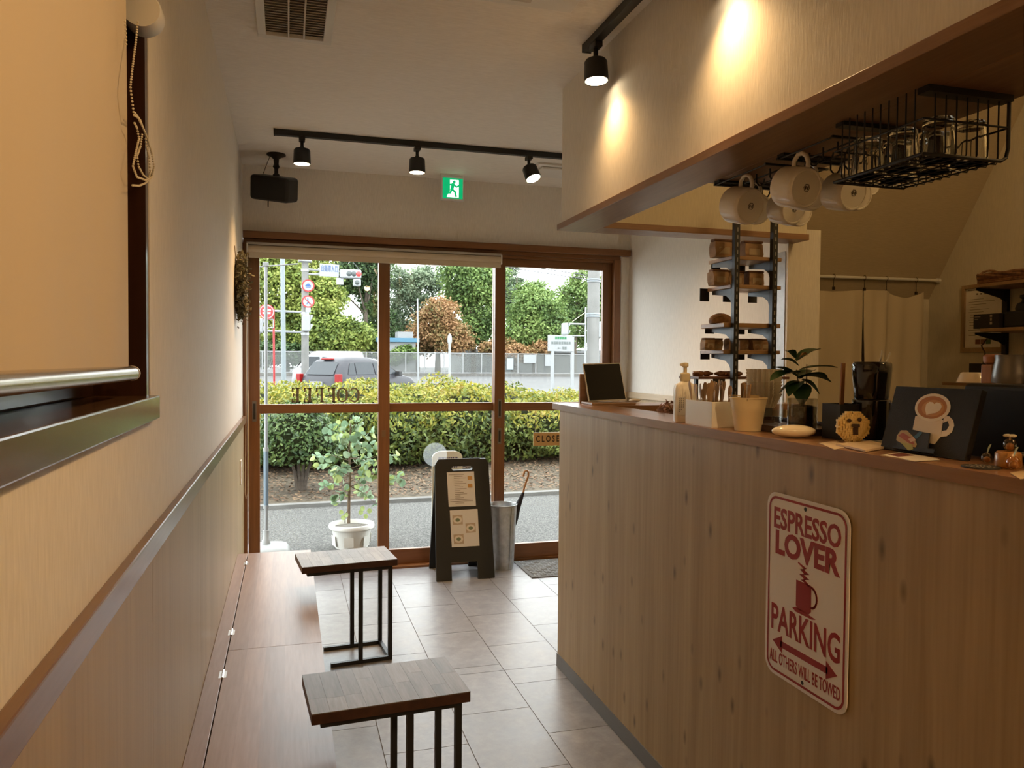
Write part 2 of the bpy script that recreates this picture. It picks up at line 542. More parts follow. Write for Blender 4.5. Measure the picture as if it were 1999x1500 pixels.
def tile_area(x0, x1, y0, y1):
    global full_tile
    for i in range(-3, 9):
        a, b = .324 + TW * i, .324 + TW * (i + 1)
        a2, b2 = max(a, x0), min(b, x1)
        if b2 - a2 < .01: continue
        off = 2.717 if i % 2 == 0 else 2.947
        for k in range(-11, 8):
            c, e = off + TL * k, off + TL * (k + 1)
            c2, e2 = max(c, y0), min(e, y1)
            if e2 - c2 < .01: continue
            w, l = b2 - a2 - 2 * G, e2 - c2 - 2 * G
            whole = abs(w - (TW - 2 * G)) < 1e-5 and abs(l - (TL - 2 * G)) < 1e-5
            if whole and full_tile is not None: me = full_tile
            else:
                t = MB().bx(-w / 2, w / 2, -l / 2, l / 2, -.008, 0)
                me = bpy.data.meshes.new('tile'); me.from_pydata(t.v, [], t.f); me.update(); me.materials.append(m_tile)
                if whole: full_tile = me
            o = bpy.data.objects.new('tile', me); col.objects.link(o); o.parent = floor
            o.location = ((a2 + b2) / 2, (c2 + e2) / 2, 0)


tile_area(XL, XC + .02, YB, YE + .02)
tile_area(XL, XR, YE + .02, YD - .005)

# ceiling
ceil = structure('ceiling', 'cream papered ceiling over the customer area')
MB().bx(XL - .1, XC + .1, YB - .1, YD + .1, ZC, ZC + .08).bx(XC + .1, XR + .05, 3.25, YD + .1, ZC, ZC + .08).build('ceiling_board', m_ceil, ceil)
MB().bx(XC + .1, XK + .1, YB - .1, 3.35, 3.2, 3.28).build('kitchen_ceiling_board', m_ceil, ceil)

# left wall with window opening
WY0, WY1, WZ0, WZ1 = -.55, 1.752, 1.316, 2.26
wl = structure('wall_left', 'cream papered wall above oak wainscot panels')
w = MB()
w.bx(XL - .14, XL, YB - .1, WY0, 0, ZC).bx(XL - .14, XL, WY1, YD + .1, 0, ZC)
w.bx(XL - .14, XL, WY0, WY1, 0, WZ0 - .03).bx(XL - .14, XL, WY0, WY1, WZ1, ZC)
w.build('wallpaper', m_paper, wl)
ZW = 1.042
seam = H(293, 1300, 'X', XL).y
ys = [YB] + [seam + .91 * k for k in range(-2, 6) if YB < seam + .91 * k < YD] + [YD - .002]
for a, b in zip(ys[:-1], ys[1:]):
    MB().bx(XL, XL + .006, a + .0008, b - .0008, .0, ZW - .04).build('panel', m_wains, wl)
rail_l = MB().bx(XL, XL + .02, YB, YD - .06, ZW - .045, ZW).build('trim_1', m_trimw, None, bevel=.003)
struct(rail_l, 'dark varnished dado rail along the left wall')

# window in the left wall
win = structure('window_1', 'dark brown window frame behind the big roller blind')
f = MB()
f.bx(XL - .13, XL - .002, WY1 - .03, WY1, WZ0, WZ1).bx(XL - .13, XL - .002, WY0, WY0 + .03, WZ0, WZ1)
f.bx(XL - .13, XL - .002, WY0 + .03, WY1 - .03, WZ1 - .03, WZ1)
f.build('frame', m_dark, win)
MB().bx(XL - .13, XL - .1, WY0 + .03, WY1 - .03, WZ0, WZ0 + .06).bx(XL - .13, XL - .1, .55, .61, WZ0 + .06, WZ1 - .03).build('sash', m_dark, win, bevel=.004)
MB().bx(XL - .118, XL - .112, WY0 + .03, WY1 - .03, WZ0 + .06, WZ1 - .03).build('pane', pane_mat('window_glass_dark', (.6, .62, .6), .05, .4), win)
MB().bx(XL - .139, XL - .131, WY0, WY1, WZ0, WZ1).build('shutter', mat('shutter_grey', (.05, .05, .05), .6), win)
sill = MB().bx(XL - .13, XL + .018, WY0, WY1 + .004, WZ0 - .048, WZ0).build('window_sill', m_dark if False else wood('sill_varnish', (.10, .052, .026), (.16, .085, .042), 'Y', 14, .06, .22, coat=.4), win, bevel=.003)

# door wall and right entrance wall
wf = structure('wall_front', 'cream papered wall above the glass sliding doors')
MB().bx(XL, XR, YD, YD + .14, 2.2, ZC).bx(2.305, XR, YD, YD + .14, 0, 2.2).build('wallpaper', m_paper, wf)
wr = structure('wall_right', 'cream papered side wall by the entrance, lit by daylight')
MB().bx(XR, 2.556, YE, YD + .14, 0, 2.06).build('wallpaper', m_paper, wr)
MB().bx(XR, 2.40, YE, YD + .14, 2.06, ZC).build('upper_wallpaper', m_paper, wr)
ZR = 1.184
for a, b in ((3.32, 4.2), (4.2, YD)):
    MB().bx(XR - .006, XR, a + .001, b - .001, 0, ZR - .04).build('panel', m_wains, wr)
MB().bx(XR - .018, XR, 3.32, YD - .001, ZR - .042, ZR).build('dado_rail', wood('light_rail', (.42, .31, .19), (.55, .42, .27), 'Y', 14, .06, .4), wr, bevel=.002)
# partition end face cladding seen from the kitchen side stays papered; grey wipe-clean sheet near its edge
MB().bx(XR - .004, XR - .0005, 3.33, 3.425, 1.19, 1.95).build('wipe_sheet', mottled('grey_vinyl', [(.3, (.30, .30, .29)), (.7, (.55, .55, .53))], 9, rough=.25, bump=.3), wr)

wk = structure('wall_back', 'yellow-lit kitchen walls at the far right')
MB().bx(XK, XK + .1, YB, 4.0, 0, 3.2).build('side_wallpaper', m_paper_y, wk)
MB().bx(2.556, XK, 3.95, 4.05, 0, 2.0).build('end_wallpaper', m_paper_y, wk)
MB().bx(XL - .1, XK + .1, YB - .1, YB, 0, 3.28).build('rear_wallpaper', m_paper, wk)
# stair underside
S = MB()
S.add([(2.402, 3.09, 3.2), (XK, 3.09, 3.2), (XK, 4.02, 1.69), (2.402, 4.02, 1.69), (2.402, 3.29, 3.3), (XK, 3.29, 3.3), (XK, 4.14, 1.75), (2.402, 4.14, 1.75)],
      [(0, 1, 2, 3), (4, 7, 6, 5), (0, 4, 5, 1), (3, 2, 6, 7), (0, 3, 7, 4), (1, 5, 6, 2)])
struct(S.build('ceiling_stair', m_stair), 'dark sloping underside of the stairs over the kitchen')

# bulkhead (hanging wall) over the counter and its timber caps
bh = structure('wall_bulkhead', 'cream hanging wall over the counter with a warm light scallop')
b_ = MB()
b_.bx(XC, 1.33, YB, YE, ZS + .028, 3.2)
b_.build('wallpaper', m_paper, bh)
MB().bx(1.33, XR + .02, 3.2, YE, ZS + .028, 3.2).build('return_wallpaper', m_paper_y, bh)
cap = MB().bx(XC - .016, 1.335, YB, YE + .018, ZS, ZS + .028).build('trim_2', m_cap, None, bevel=.002)
struct(cap, 'brown timber board capping the underside of the hanging wall')
cap2 = MB().bx(1.335, 2.40, 3.195, YE + .018, ZS, ZS + .028).build('trim_3', wood('soffit_board_x', (.20, .10, .048), (.31, .17, .085), 'X', 12, .06, .38), None, bevel=.002)
struct(cap2, 'brown timber board under the cross beam at the kitchen end')
shelfb = MB().bx(1.335, 1.56, YB, 2.30, ZS, ZS + .028).build('trim_4', m_cap, None, bevel=.002)
struct(shelfb, 'wide timber board above the mug racks and glass basket')

# ------------------------------------------------------------------ sliding doors
fr = structure('door_frame', 'reddish brown timber frame around the sliding glass doors')
MB().bx(XL + .004, 2.36, YD - .05, YD, 2.155, 2.2).build('lintel_casing', m_frameX, fr, bevel=.003)
hd = MB().bx(XL + .004, 2.295, YD - .015, YD + .13, 2.128, 2.155).bx(XL + .004, 2.295, YD + .002, YD + .02, 2.108, 2.128).bx(XL + .004, 2.295, YD + .11, YD + .13, 2.1, 2.128)
hd.build('header', m_frameX, fr, bevel=.002)
MB().bx(XL + .001, XL + .024, YD - .02, YD + .13, 0, 2.128).build('jamb', m_frame, fr, bevel=.002)
MB().bx(2.245, 2.295, YD - .02, YD + .13, 0, 2.128).build('jamb', m_frame, fr, bevel=.002)
MB().bx(XL + .02, 2.25, YD + .005, YD + .13, -.02, .012).build('sill_track', m_frameX, fr)
LZ0, LZ1 = .012, 2.11


def leaf(n, label, x0, x1, y0, gl0, gl1, pulls):
    y1 = y0 + .036
    d = structure('door_%d' % n, label, ((x0 + x1) / 2, y0, 0))
    MB().bx(x0, gl0, y0, y1, LZ0, LZ1).build('stile', m_frame, d, bevel=.002)
    MB().bx(gl1, x1, y0, y1, LZ0, LZ1).build('stile', m_frame, d, bevel=.002)
    MB().bx(gl0, gl1, y0 + .001, y1 - .001, 2.055, LZ1).build('top_rail', m_frameX, d, bevel=.002)
    MB().bx(gl0, gl1, y0 + .001, y1 - .001, 1.05, 1.108).build('lock_rail', m_frameX, d, bevel=.002)
    MB().bx(gl0, gl1, y0 + .001, y1 - .001, LZ0, .112).build('bottom_rail', m_frameX, d, bevel=.002)
    MB().bx(gl0, gl1, y0 + .016, y0 + .02, 1.108, 2.055).build('pane', m_glass, d)
    MB().bx(gl0, gl1, y0 + .016, y0 + .02, .112, 1.05).build('pane', m_glass, d)
    for (cx, z0, z1) in pulls:
        h = MB().bx(cx - .013, cx + .013, y0 - .003, y0 + .001, z0, z1).build('pull', mat('pull_bronze', (.22, .19, .15), .35, .8), d, bevel=.003)
        MB().bx(cx - .007, cx + .007, y0 - .0042, y0 - .003, z0 + .015, z1 - .015).build('pull_recess', mat('pull_dark', (.05, .045, .04), .5, .5), h)
    return d


ya, yb_ = YD + .028, YD + .072
leaf(1, 'left glass sliding door with reversed lettering on its upper pane', XL + .03, .651, ya, -.175, .577, [(-.208, 1.0, 1.13)])
leaf(2, 'middle glass sliding door behind the black menu board', .58, 1.448, yb_, .651, 1.376, [])
d3 = leaf(3, 'right glass sliding door with the hanging wooden plate', 1.376, 2.245, ya, 1.45, 2.178, [(1.413, 1.0, 1.135), (1.413, .82, .93)])
MB().bx(.60, .625, ya - .003, ya, .885, .93).build('latch', mat('latch_brown', (.2, .12, .06), .4), bpy.data.objects['door_1'])

# reversed serif lettering stuck on the outside of the left pane
DY = ya + .021
x_a, x_b = H(563, 770, 'Y', DY).x, H(703, 770, 'Y', DY).x
z_b = H(630, 757, 'Y', DY).z; z_a = 1.117


def serif_letter(ch, w, h):
    t, s, sw = h * .085, h * .075, h * .17   # thick stem, thin stroke
    P = []
    def bxp(x0, x1, y0, y1): P.append([(x0, y0), (x1, y0), (x1, y1), (x0, y1)])
    def arc(a0, a1, n=28):
        for i in range(n):
            q0, q1 = a0 + (a1 - a0) * i / n, a0 + (a1 - a0) * (i + 1) / n
            pts = []
            for q, o in ((q0, 1), (q1, 1), (q1, 0), (q0, 0)):
                th = s + (sw - s) * abs(math.cos(q)) ** 1.5
                rx, ry = (w / 2, h / 2) if o else (w / 2 - th, h / 2 - s * 1.3)
                pts.append((w / 2 + rx * math.cos(q), h / 2 + ry * math.sin(q)))
            P.append(pts)
    if ch == 'O': arc(0, 2 * math.pi, 40)
    if ch == 'C':
        arc(R(42), R(318), 34); bxp(w * .86, w * .91, h * .66, h * .95); bxp(w * .86, w * .91, h * .05, h * .30)
    if ch in 'EF':
        bxp(w * .16, w * .16 + sw, 0, h); bxp(0, w * .5, 0, s); bxp(0, w * .95, h - s, h)
        bxp(w * .95 - s * 1.4, w * .95, h * .72, h); bxp(w * .3, w * .7, h * .5 - s / 2, h * .5 + s / 2); bxp(w * .68, w * .7 + s, h * .38, h * .62)
        if ch == 'E': bxp(0, w * .98, 0, s); bxp(w * .98 - s * 1.4, w * .98, 0, h * .28)
    return P


let = thing('window_lettering', 'reversed grey lettering spelling COFFEE on the glass door', 'lettering', ((x_a + x_b) / 2, DY, z_a))
hh = z_b - z_a; adv = (x_b - x_a) / 6.0
for i, ch in enumerate('COFFEE'):
    mb = MB(); ww = adv * (.98 if ch in 'CO' else .74)
    for poly in serif_letter(ch, ww, hh):
        mb.prism([(x_b - adv * i - x, z_a + y) for x, y in poly], -.0005, .0005, Matrix(((1, 0, 0, 0), (0, 0, 1, DY), (0, 1, 0, 0), (0, 0, 0, 1))))
    mb.build('letter', mat('vinyl_grey', (.24, .20, .16), .5), let)

# translucent disc painted in for a round reflection on the glass; hanging plate
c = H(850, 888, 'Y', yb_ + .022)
tag(MB().disc(.083, 0, 40, frame((c.x, yb_ + .0215, c.z), (1, 0, 0), (0, 0, 1))).build('glass_reflection', reflection_mat('reflection_film', .2)),
    'round translucent disc standing in for a reflection on the middle glass door', 'reflection')
a, b = H(1042, 845, 'Y', ya - .02), H(1042, 871, 'Y', ya - .02)
cl = thing('door_plate', 'wooden plate with black letters hanging on the right glass door', 'sign', (a.x + .125, ya - .02, b.z))
MB().bx(a.x, a.x + .25, ya - .024, ya - .014, b.z, a.z).build('board', wood('plate_wood', (.55, .32, .11), (.68, .43, .18), 'X', 14, .06, .5), cl, bevel=.002)
text('lettering', 'CLOSED', .062, mat('ink_dark', (.05, .03, .02), .6), frame((a.x + .125, ya - .0245, (a.z + b.z) / 2), (1, 0, 0), (0, 0, 1)), cl, spacing=1.5, width=.215, bold=.0016)
for xx in (.012, .24):
    MB().tube((a.x + xx, ya - .019, a.z), (a.x + xx, ya - .012, 1.055), .0012, 6).build('cord', mat('string', (.35, .3, .22), .8), cl)

# ------------------------------------------------------------------ bench along the left wall
BZ, BX, BY1, GX = .322, .121, 4.50, -.214
bn = thing('bench', 'long low wooden storage bench with hinged lids along the left wall', 'bench', (-.08, 2, 0))
MB().bx(XL + .0065, BX - .03, YB + .01, BY1 - .015, .002, BZ - .022).build('box', m_wains, bn)
MB().bx(XL + .0065, GX - .002, YB + .01, BY1, BZ - .021, BZ).build('back_strip', m_bench, bn, bevel=.0015)
lid_y = [BY1, 3.0, 1.5, 0, YB + .01]
for a, b in zip(lid_y[1:], lid_y[:-1]):
    # each lid is glued up from five boards
    n = 5; e = [GX + .002 + (BX - GX - .002) * i / n for i in range(n + 1)]
    lid = MB().bx(e[0], e[-1], a + .0015, b - .0015, BZ - .022, BZ - .0012).build('lid', m_bench, bn)
    for i in range(n):
        MB().bx(e[i] + .0001, e[i + 1] - .0001, a + .0015, b - .0015, BZ - .0012, BZ).build('lid_board', wood('bench_lid_wood', (.25, .155, .11), (.36, .24, .178), 'Y', 12, .07, .36, coat=0, vary=.13), lid)
for (px, py) in ((476, 1101), (449, 1236), (432, 1318), (395, 1560), (340, 1900)):
    y = H(px, py, 'Z', BZ).y
    h = MB().tube((GX, y - .035, BZ + .001), (GX, y + .035, BZ + .001), .0045, 8).bx(GX - .012, GX + .012, y - .03, y + .03, BZ - .0004, BZ + .0007)
    h.build('hinge', m_steel, bn)

# ------------------------------------------------------------------ counter
ct = thing('counter', 'wood-panelled serving counter with a brown timber top', 'counter', (1.4, 1.5, 0))
MB().bx(XC, XC + .02, YB + .01, YE, .002, ZU).build('front_panel', m_panel, ct)
MB().bx(XC + .02, XR - .008, YE - .02, YE, .002, ZU).build('end_panel', m_panel, ct)
MB().bx(XC - .004, XC, YB + .01, YE + .004, .002, .062).build('kick_strip', mat('grey_skirting', (.16, .155, .15), .45), ct)
# the top: staves with their own tone
ty = [YE + .07, 2.83, 2.25, 1.62, .98, .3, -.5, YB + .01]
for j, (x0, x1) in enumerate(((XC - .012, XC + .03), (XC + .03, XC + .075), (XC + .075, XC + .12), (XC + .12, 1.37))):
    off = [0, -.24, .17, -.1][j]
    e = [ty[0]] + [y + off for y in ty[1:-1]] + [ty[-1]]
    for a, b in zip(e[1:], e[:-1]):
        MB().bx(x0, x1, a, b, ZU, ZT).build('top_stave', wood('counter_stave', (.24, .115, .05), (.36, .19, .092), 'Y', 12, .06, .3, coat=.2, vary=.16), ct)
MB().bx(1.37, XR - .008, 3.15, YE + .07, ZU, ZT).build('return_top', wood('counter_top_x', (.24, .115, .05), (.36, .19, .092), 'X', 12, .06, .3, coat=.2), ct)
MB().bx(1.345, 1.365, YB + .01, 3.28, .002, ZU).build('back_panel', mat('dark_board', (.06, .035, .02), .5), ct)
lw = thing('work_counter', 'dark lower worktop behind the serving counter', 'worktop', (1.7, 1.2, 0))
MB().bx(1.368, 2.0, YB + .01, 2.9, .84, .88).build('worktop', mat('dark_worktop', (.05, .035, .025), .35), lw)
MB().bx(1.38, 1.98, YB + .02, 2.88, .0, .84).build('cabinet', mat('dark_board', (.06, .035, .02), .5), lw)

# ================================================================== CEILING FITTINGS
m_bulb = mat('lamp_lens', (1, .9, .7), .4, emit=(1, .80, .52), estr=9)


def spot_lamp(label, x, y, ztrack, tilt_to, power, group, size=75, drop=.075):
    """black can spotlight hanging from a track"""
    t = thing('track_spotlight', label, 'spotlight', (x, y, ztrack - .2), group)
    MB().bx(x - .016, x + .016, y - .03, y + .03, ztrack - .022, ztrack).build('adapter', m_blackp, t, bevel=.003)
    piv = Vector((x, y, ztrack - drop + .015))
    MB().tube((x, y, ztrack - .02), piv, .009, 10).ball(piv, .014, 10, 8).build('stem', m_blackp, t, smooth=True)
    d = (Vector(tilt_to) - piv).normalized()
    M = frame(piv, d.orthogonal(), d.cross(d.orthogonal()))
    if (M.to_3x3() @ Vector((0, 0, 1))).dot(d) < 0: M = M @ Matrix.Rotation(math.pi, 4, 'X')
    MB().lathe([(.012, .0), (.038, .004), (.043, .012), (.0465, .084), (.0435, .084), (.041, .076), (1e-5, .076)], 28, M).build('housing', m_black, t, smooth=True)
    MB().lathe([(1e-5, .0765), (.039, .0765), (.041, .083), (1e-5, .087)], 28, M).build('lens', m_bulb, t, smooth=True)
    lp = M @ Vector((0, 0, .096))
    o = spot('spotlight_beam', lp, lp + d, power, size, 1.0, .04)
    o.parent = t; o.matrix_parent_inverse = t.matrix_basis.inverted()
    return t


TY = 4.34
tr = thing('track_rail', 'black lighting track on the ceiling near the glass doors', 'light track', (.7, TY, ZC - .03))
MB().bx(-.066, 1.95, TY - .0175, TY + .0175, ZC - .03, ZC).build('rail', m_black, tr, bevel=.002)
MB().bx(-.074, -.066, TY - .018, TY + .018, ZC - .031, ZC).build('end_cap', m_blackp, tr)
P1 = 71
for (px, py, lab, tgt) in ((590, 262, 'leftmost black can spotlight on the track near the doors', (0, 0, -1)),
                           (815, 285, 'middle black can spotlight on the track near the doors', (0, 0, -1)),
                           (1033, 303, 'tilted rightmost black can spotlight on the track near the doors', (.26, -.42, -1))):
    p = H(px, py, 'Y', TY)
    spot_lamp(lab, p.x, TY, ZC - .03, (p.x + tgt[0], TY + tgt[1], ZC - 1.1), P1 * .42, 'spotlights on the door track', 110)
TX = XC - .075
tr2 = thing('track_rail', 'black lighting track on the ceiling beside the hanging wall', 'light track', (TX, 1, ZC - .03))
MB().bx(TX - .0175, TX + .0175, YB + .3, 2.83, ZC - .03, ZC).build('rail', m_black, tr2, bevel=.002)
MB().bx(TX - .018, TX + .018, 2.83, 2.838, ZC - .031, ZC).build('end_cap', m_blackp, tr2)
y0 = H(1162, 95, 'X', TX).y
spot_lamp('black can spotlight washing the hanging wall over the counter', TX, 2.74, ZC - .03, (TX + .015, 2.66, 1.5), P1 * .11, 'spotlights over the counter', 132)
for k, (yy, pw) in enumerate(((1.93, .15), (.75, .50), (-.3, .2), (-1.1, 1.2))):  # beyond the second these are unseen, added to fill the room with light
    spot_lamp('%s black can spotlight on the counter track behind the visible one' % ('second', 'third', 'fourth', 'added unseen last')[k], TX, yy, ZC - .03,
              ((XL, yy + .25, 1.95) if k == 1 else (TX - .12, yy + 1.6, .6)) if k % 2 else (TX + .015, yy - .1, 1.5), P1 * pw, 'spotlights over the counter', (80 if k == 1 else 100) if k % 2 else 132)
# kitchen pendant lamps (outside the frame)
for k, (x, y, z) in enumerate(((2.75, 1.55, 2.9), (2.75, .1, 2.9))):
    t = thing('kitchen_lamp', 'small round kitchen ceiling lamp, %s' % ('nearer the curtain' if k == 0 else 'nearer the rear wall'), 'lamp', (x, y, z), 'kitchen lamps')
    MB().lathe([(.09, .3), (.09, .26), (.07, .245), (1e-5, .24)], 24, Matrix.Translation((x, y, z))).build('shade', mat('lamp_glass', (1, .9, .75), .4, emit=(1, .72, .42), estr=6), t, smooth=True)
    l = bpy.data.lights.new('kitchen_bulb', 'POINT'); l.energy = 9; l.color = (1, .62, .24); l.shadow_soft_size = .09
    o = bpy.data.objects.new('kitchen_bulb', l); col.objects.link(o); o.location = (x, y, z + .12)
    o.parent = t; o.matrix_parent_inverse = t.matrix_basis.inverted()

# ventilation grille
m_grille = mat('grille_cream', (.62, .58, .52), .6)
vx0, vx1, vy0, vy1 = -.108, .158, 2.62, 3.08
vg = thing('ceiling_vent', 'white louvred ventilation grille in the ceiling at top left', 'vent', ((vx0 + vx1) / 2, 2.85, ZC - .02))
v = MB()
v.bx(vx0, vx1, vy0, vy0 + .03, ZC - .022, ZC).bx(vx0, vx1, vy1 - .032, vy1, ZC - .022, ZC).bx(vx0, vx0 + .03, vy0 + .03, vy1 - .032, ZC - .022, ZC).bx(vx1 - .03, vx1, vy0 + .03, vy1 - .032, ZC - .022, ZC)
v.build('frame', m_white, vg, bevel=.002)
MB().bx(vx0 + .03, vx1 - .03, vy0 + .03, vy1 - .032, ZC - .003, ZC - .001).build('backing', mat('vent_dark', (.22, .20, .18), .8), vg)
n = 19
for i in range(n):
    y = vy0 + .04 + (vy1 - vy0 - .085) * i / (n - 1)
    M = Matrix.Translation((0, y, ZC - .012)) @ Matrix.Rotation(R(35), 4, 'X')
    MB().bx(vx0 + .03, vx1 - .03, -.009, .009, -.001, .001, M).build('slat', m_grille, vg)
for x in (vx0 + .11, vx0 + .165):
    MB().bx(x - .003, x + .003, vy0 + .03, vy1 - .032, ZC - .023, ZC - .017).build('divider', m_grille, vg)
# a second ceiling unit at the upper edge, the return square beyond the track
c = H(1090, -22, 'Z', ZC)
ac = thing('ceiling_panel', 'white ceiling unit cut off by the top edge of the picture', 'vent', (c.x, c.y, ZC - .02))
MB().bx(c.x - .24, c.x + .09, c.y - .5, c.y + .12, ZC - .018, ZC).build('cover', m_white, ac, bevel=.005)
MB().bx(c.x - .2, c.x - .07, c.y - .45, c.y + .08, ZC - .021, ZC - .018).build('louvre', m_grille, ac)
p = H(1075, 330, 'Z', ZC)
dv = thing('ceiling_diffuser', 'square white air diffuser half hidden by the hanging wall', 'vent', (1.62, 4.72, ZC - .03))
MB().bx(1.47, 1.76, 4.55, 4.84, ZC - .014, ZC).build('flange', m_white, dv, bevel=.004)
MB().bx(1.51, 1.72, 4.59, 4.80, ZC - .032, ZC - .014).build('plate', m_white, dv, bevel=.012)

# speaker
sp = H(540, 306, 'Z', ZC)
SX, SY = sp.x, 4.86
sk = thing('wall_speaker', 'black loudspeaker hanging from the ceiling in the left corner', 'speaker', (SX, SY, 2.3))
MB().lathe([(.055, 0), (.055, -.008), (.03, -.018), (.016, -.03), (.014, -.06), (.02, -.075), (.01, -.09)], 20, Matrix.Translation((SX, SY, ZC))).build('ceiling_mount', m_blackp, sk, smooth=True)
MB().tube((SX, SY, ZC - .085), (SX, SY, ZC - .14), .012, 10).ball((SX, SY, ZC - .13), .021, 12, 8).build('ball_joint', m_blackp, sk, smooth=True)
M = Matrix.Translation((SX, SY - .01, 2.412)) @ Matrix.Rotation(R(-28), 4, 'Z') @ Matrix.Rotation(R(9), 4, 'Y') @ Matrix.Rotation(R(14), 4, 'X')
MB().bx(-.135, .115, -.075, .065, -.072, .072, M).build('cabinet', m_black, sk, bevel=.022, seg=4)
MB().bx(-.12, .10, -.079, -.0745, -.06, .06, M).build('speaker_grille', mat('grille_cloth', (.018, .018, .018), .9), sk, bevel=.01)
MB().tube(M @ Vector((-.09, .0, .07)), (SX - .035, SY, ZC - .012), .002, 6).build('cable', m_black, sk)
MB().tube(M @ Vector((-.04, -.02, -.07)), M @ Vector((-.04, -.02, -.11)), .004, 6).build('screw', m_black, sk)

# exit sign hanging from the ceiling
a, b = H(862, 343, 'Y', 5.02), H(906, 393, 'Y', 5.02)
ex = thing('exit_sign', 'green and white emergency exit sign with a running figure', 'sign', ((a.x + b.x) / 2, 5.03, b.z))
ez0, ez1 = b.z, ZC - .008
MB().bx(a.x, b.x, 5.02, 5.05, ez0, ez1).build('housing', m_white, ex, bevel=.003)
MB().bx(a.x - .006, b.x - .006, 5.015, 5.06, ez1, ZC).build('ceiling_plate', m_white, ex)
gx0, gx1, gz0, gz1 = a.x + .010, b.x - .008, ez0 + .012, ez1 - .018
m_exg = mat('exit_green', (.0, .33, .12), .4, emit=(.0, .45, .16), estr=.55)
m_exw = mat('exit_white', (.85, .95, .88), .4, emit=(.85, 1, .9), estr=.8)
EM = frame((gx0, 5.0195, gz0), (1, 0, 0), (0, 0, 1))
gw, gh = gx1 - gx0, gz1 - gz0
MB().bx(0, gw, 0, gh, -.001, .0004, EM).build('panel', m_exg, ex)
dw = MB().prism([(.20 * gw, .10 * gh), (.36 * gw, .38 * gh), (.36 * gw, .92 * gh), (.80 * gw, .92 * gh), (.80 * gw, .06 * gh), (.20 * gw, .06 * gh)], .0004, .0007, EM)
dw.build('doorway', m_exw, ex)


def limb(mb, pts, w, z0, z1, M):
    for (x0, y0), (x1, y1) in zip(pts[:-1], pts[1:]):
        d = Vector((x1 - x0, y1 - y0)).normalized(); n_ = Vector((-d.y, d.x)) * w / 2
        e = d * w * .35
        mb.prism([(x0 + n_.x - e.x, y0 + n_.y - e.y), (x0 - n_.x - e.x, y0 - n_.y - e.y), (x1 - n_.x + e.x, y1 - n_.y + e.y), (x1 + n_.x + e.x, y1 + n_.y + e.y)], z0, z1, M)
    return mb


rm = MB()
g = lambda *q: [(x * gw, y * gh) for x, y in q]
rm.add([(gw * .57 + gw * .075 * math.cos(i * .5236), gh * .82 + gw * .075 * math.sin(i * .5236), .001) for i in range(12)], [tuple(range(12))], EM)
limb(rm, g((.52, .70), (.45, .45)), .15 * gw, .0007, .001, EM)
limb(rm, g((.55, .68), (.68, .58), (.80, .64)), .075 * gw, .0007, .001, EM)
limb(rm, g((.47, .70), (.30, .66), (.24, .52)), .075 * gw, .0007, .001, EM)
limb(rm, g((.47, .45), (.62, .32), (.66, .12)), .095 * gw, .0007, .001, EM)
limb(rm, g((.44, .45), (.38, .28), (.14, .27)), .095 * gw, .0007, .001, EM)
rm.build('running_figure', m_exg, ex)

# ================================================================== BLINDS
# roller blind on the left window
bl = thing('roller_blind', 'large cream roller blind pulled down over the left window', 'blind', (XL, .5, 1.33))
by1, bzb, bzt = 1.60, 1.372, 2.14
FXB = XL - .012
v = MB(); nu, nv = 60, 16
for j in range(nv + 1):
    for i in range(nu + 1):
        y = -.5 + (by1 + .5 - .012) * i / nu; tz = j / nv
        z = bzb + (bzt - bzb) * tz
        rip = .0035 * math.sin(y * 13 + .5) * (1 - tz * .6) + .002 * math.sin(y * 31 + tz * 2)
        v.v.append((FXB + rip, y - (.016 * tz ** 2.5 if i == nu else 0), z))
for j in range(nv):
    for i in range(nu):
        k = j * (nu + 1) + i
        v.f.append((k, k + 1, k + nu + 2, k + nu + 1))
v.build('fabric', m_cream, bl, smooth=True)
MB().tube((FXB + .004, -.52, bzb - .008), (FXB + .004, by1 + .0, bzb - .008), .0135, 16).build('bottom_bar', mat('satin_aluminium', (.66, .60, .52), .25, .9), bl, smooth=True)
MB().lathe([(1e-5, 0), (.0145, 0), (.0145, .006), (.01, .009), (1e-5, .009)], 16, frame((FXB + .004, by1, bzb - .008), (1, 0, 0), (0, 0, -1))).build('end_cap', mat('cap_clear', (.6, .54, .45), .3), bl, smooth=True)
MB().tube((XL + .006, -.52, bzt + .03), (XL + .006, 1.66, bzt + .03), .026, 20).build('roll', m_cream, bl, smooth=True)
pc = H(268, 12, 'X', XL + .006)
MB().lathe([(1e-5, -.03), (.034, -.03), (.036, -.02), (.036, .02), (.03, .03), (1e-5, .03)], 24, frame((XL + .006, 1.66, pc.z + .012), (1, 0, 0), (0, 0, -1))).build('clutch', m_white, bl, smooth=True)
# bead chain: two strands and looped tail
m_bead = mat('bead_ivory', (.68, .62, .5), .4)


def beads(name, pts, r, step, parent, m):
    mb = MB(); P = [Vector(p) for p in pts]; acc = 0
    for a, b in zip(P[:-1], P[1:]):
        L = (b - a).length; t = -acc
        while t + step <= L:
            t += step; mb.ball(a.lerp(b, t / L), r, 6, 4)
        acc = L - t
    o = mb.build(name, m, parent, smooth=True); o['kind'] = 'stuff'
    return o


def px_curve(pts, X): return [H(x, y, 'X', X) for x, y in pts]


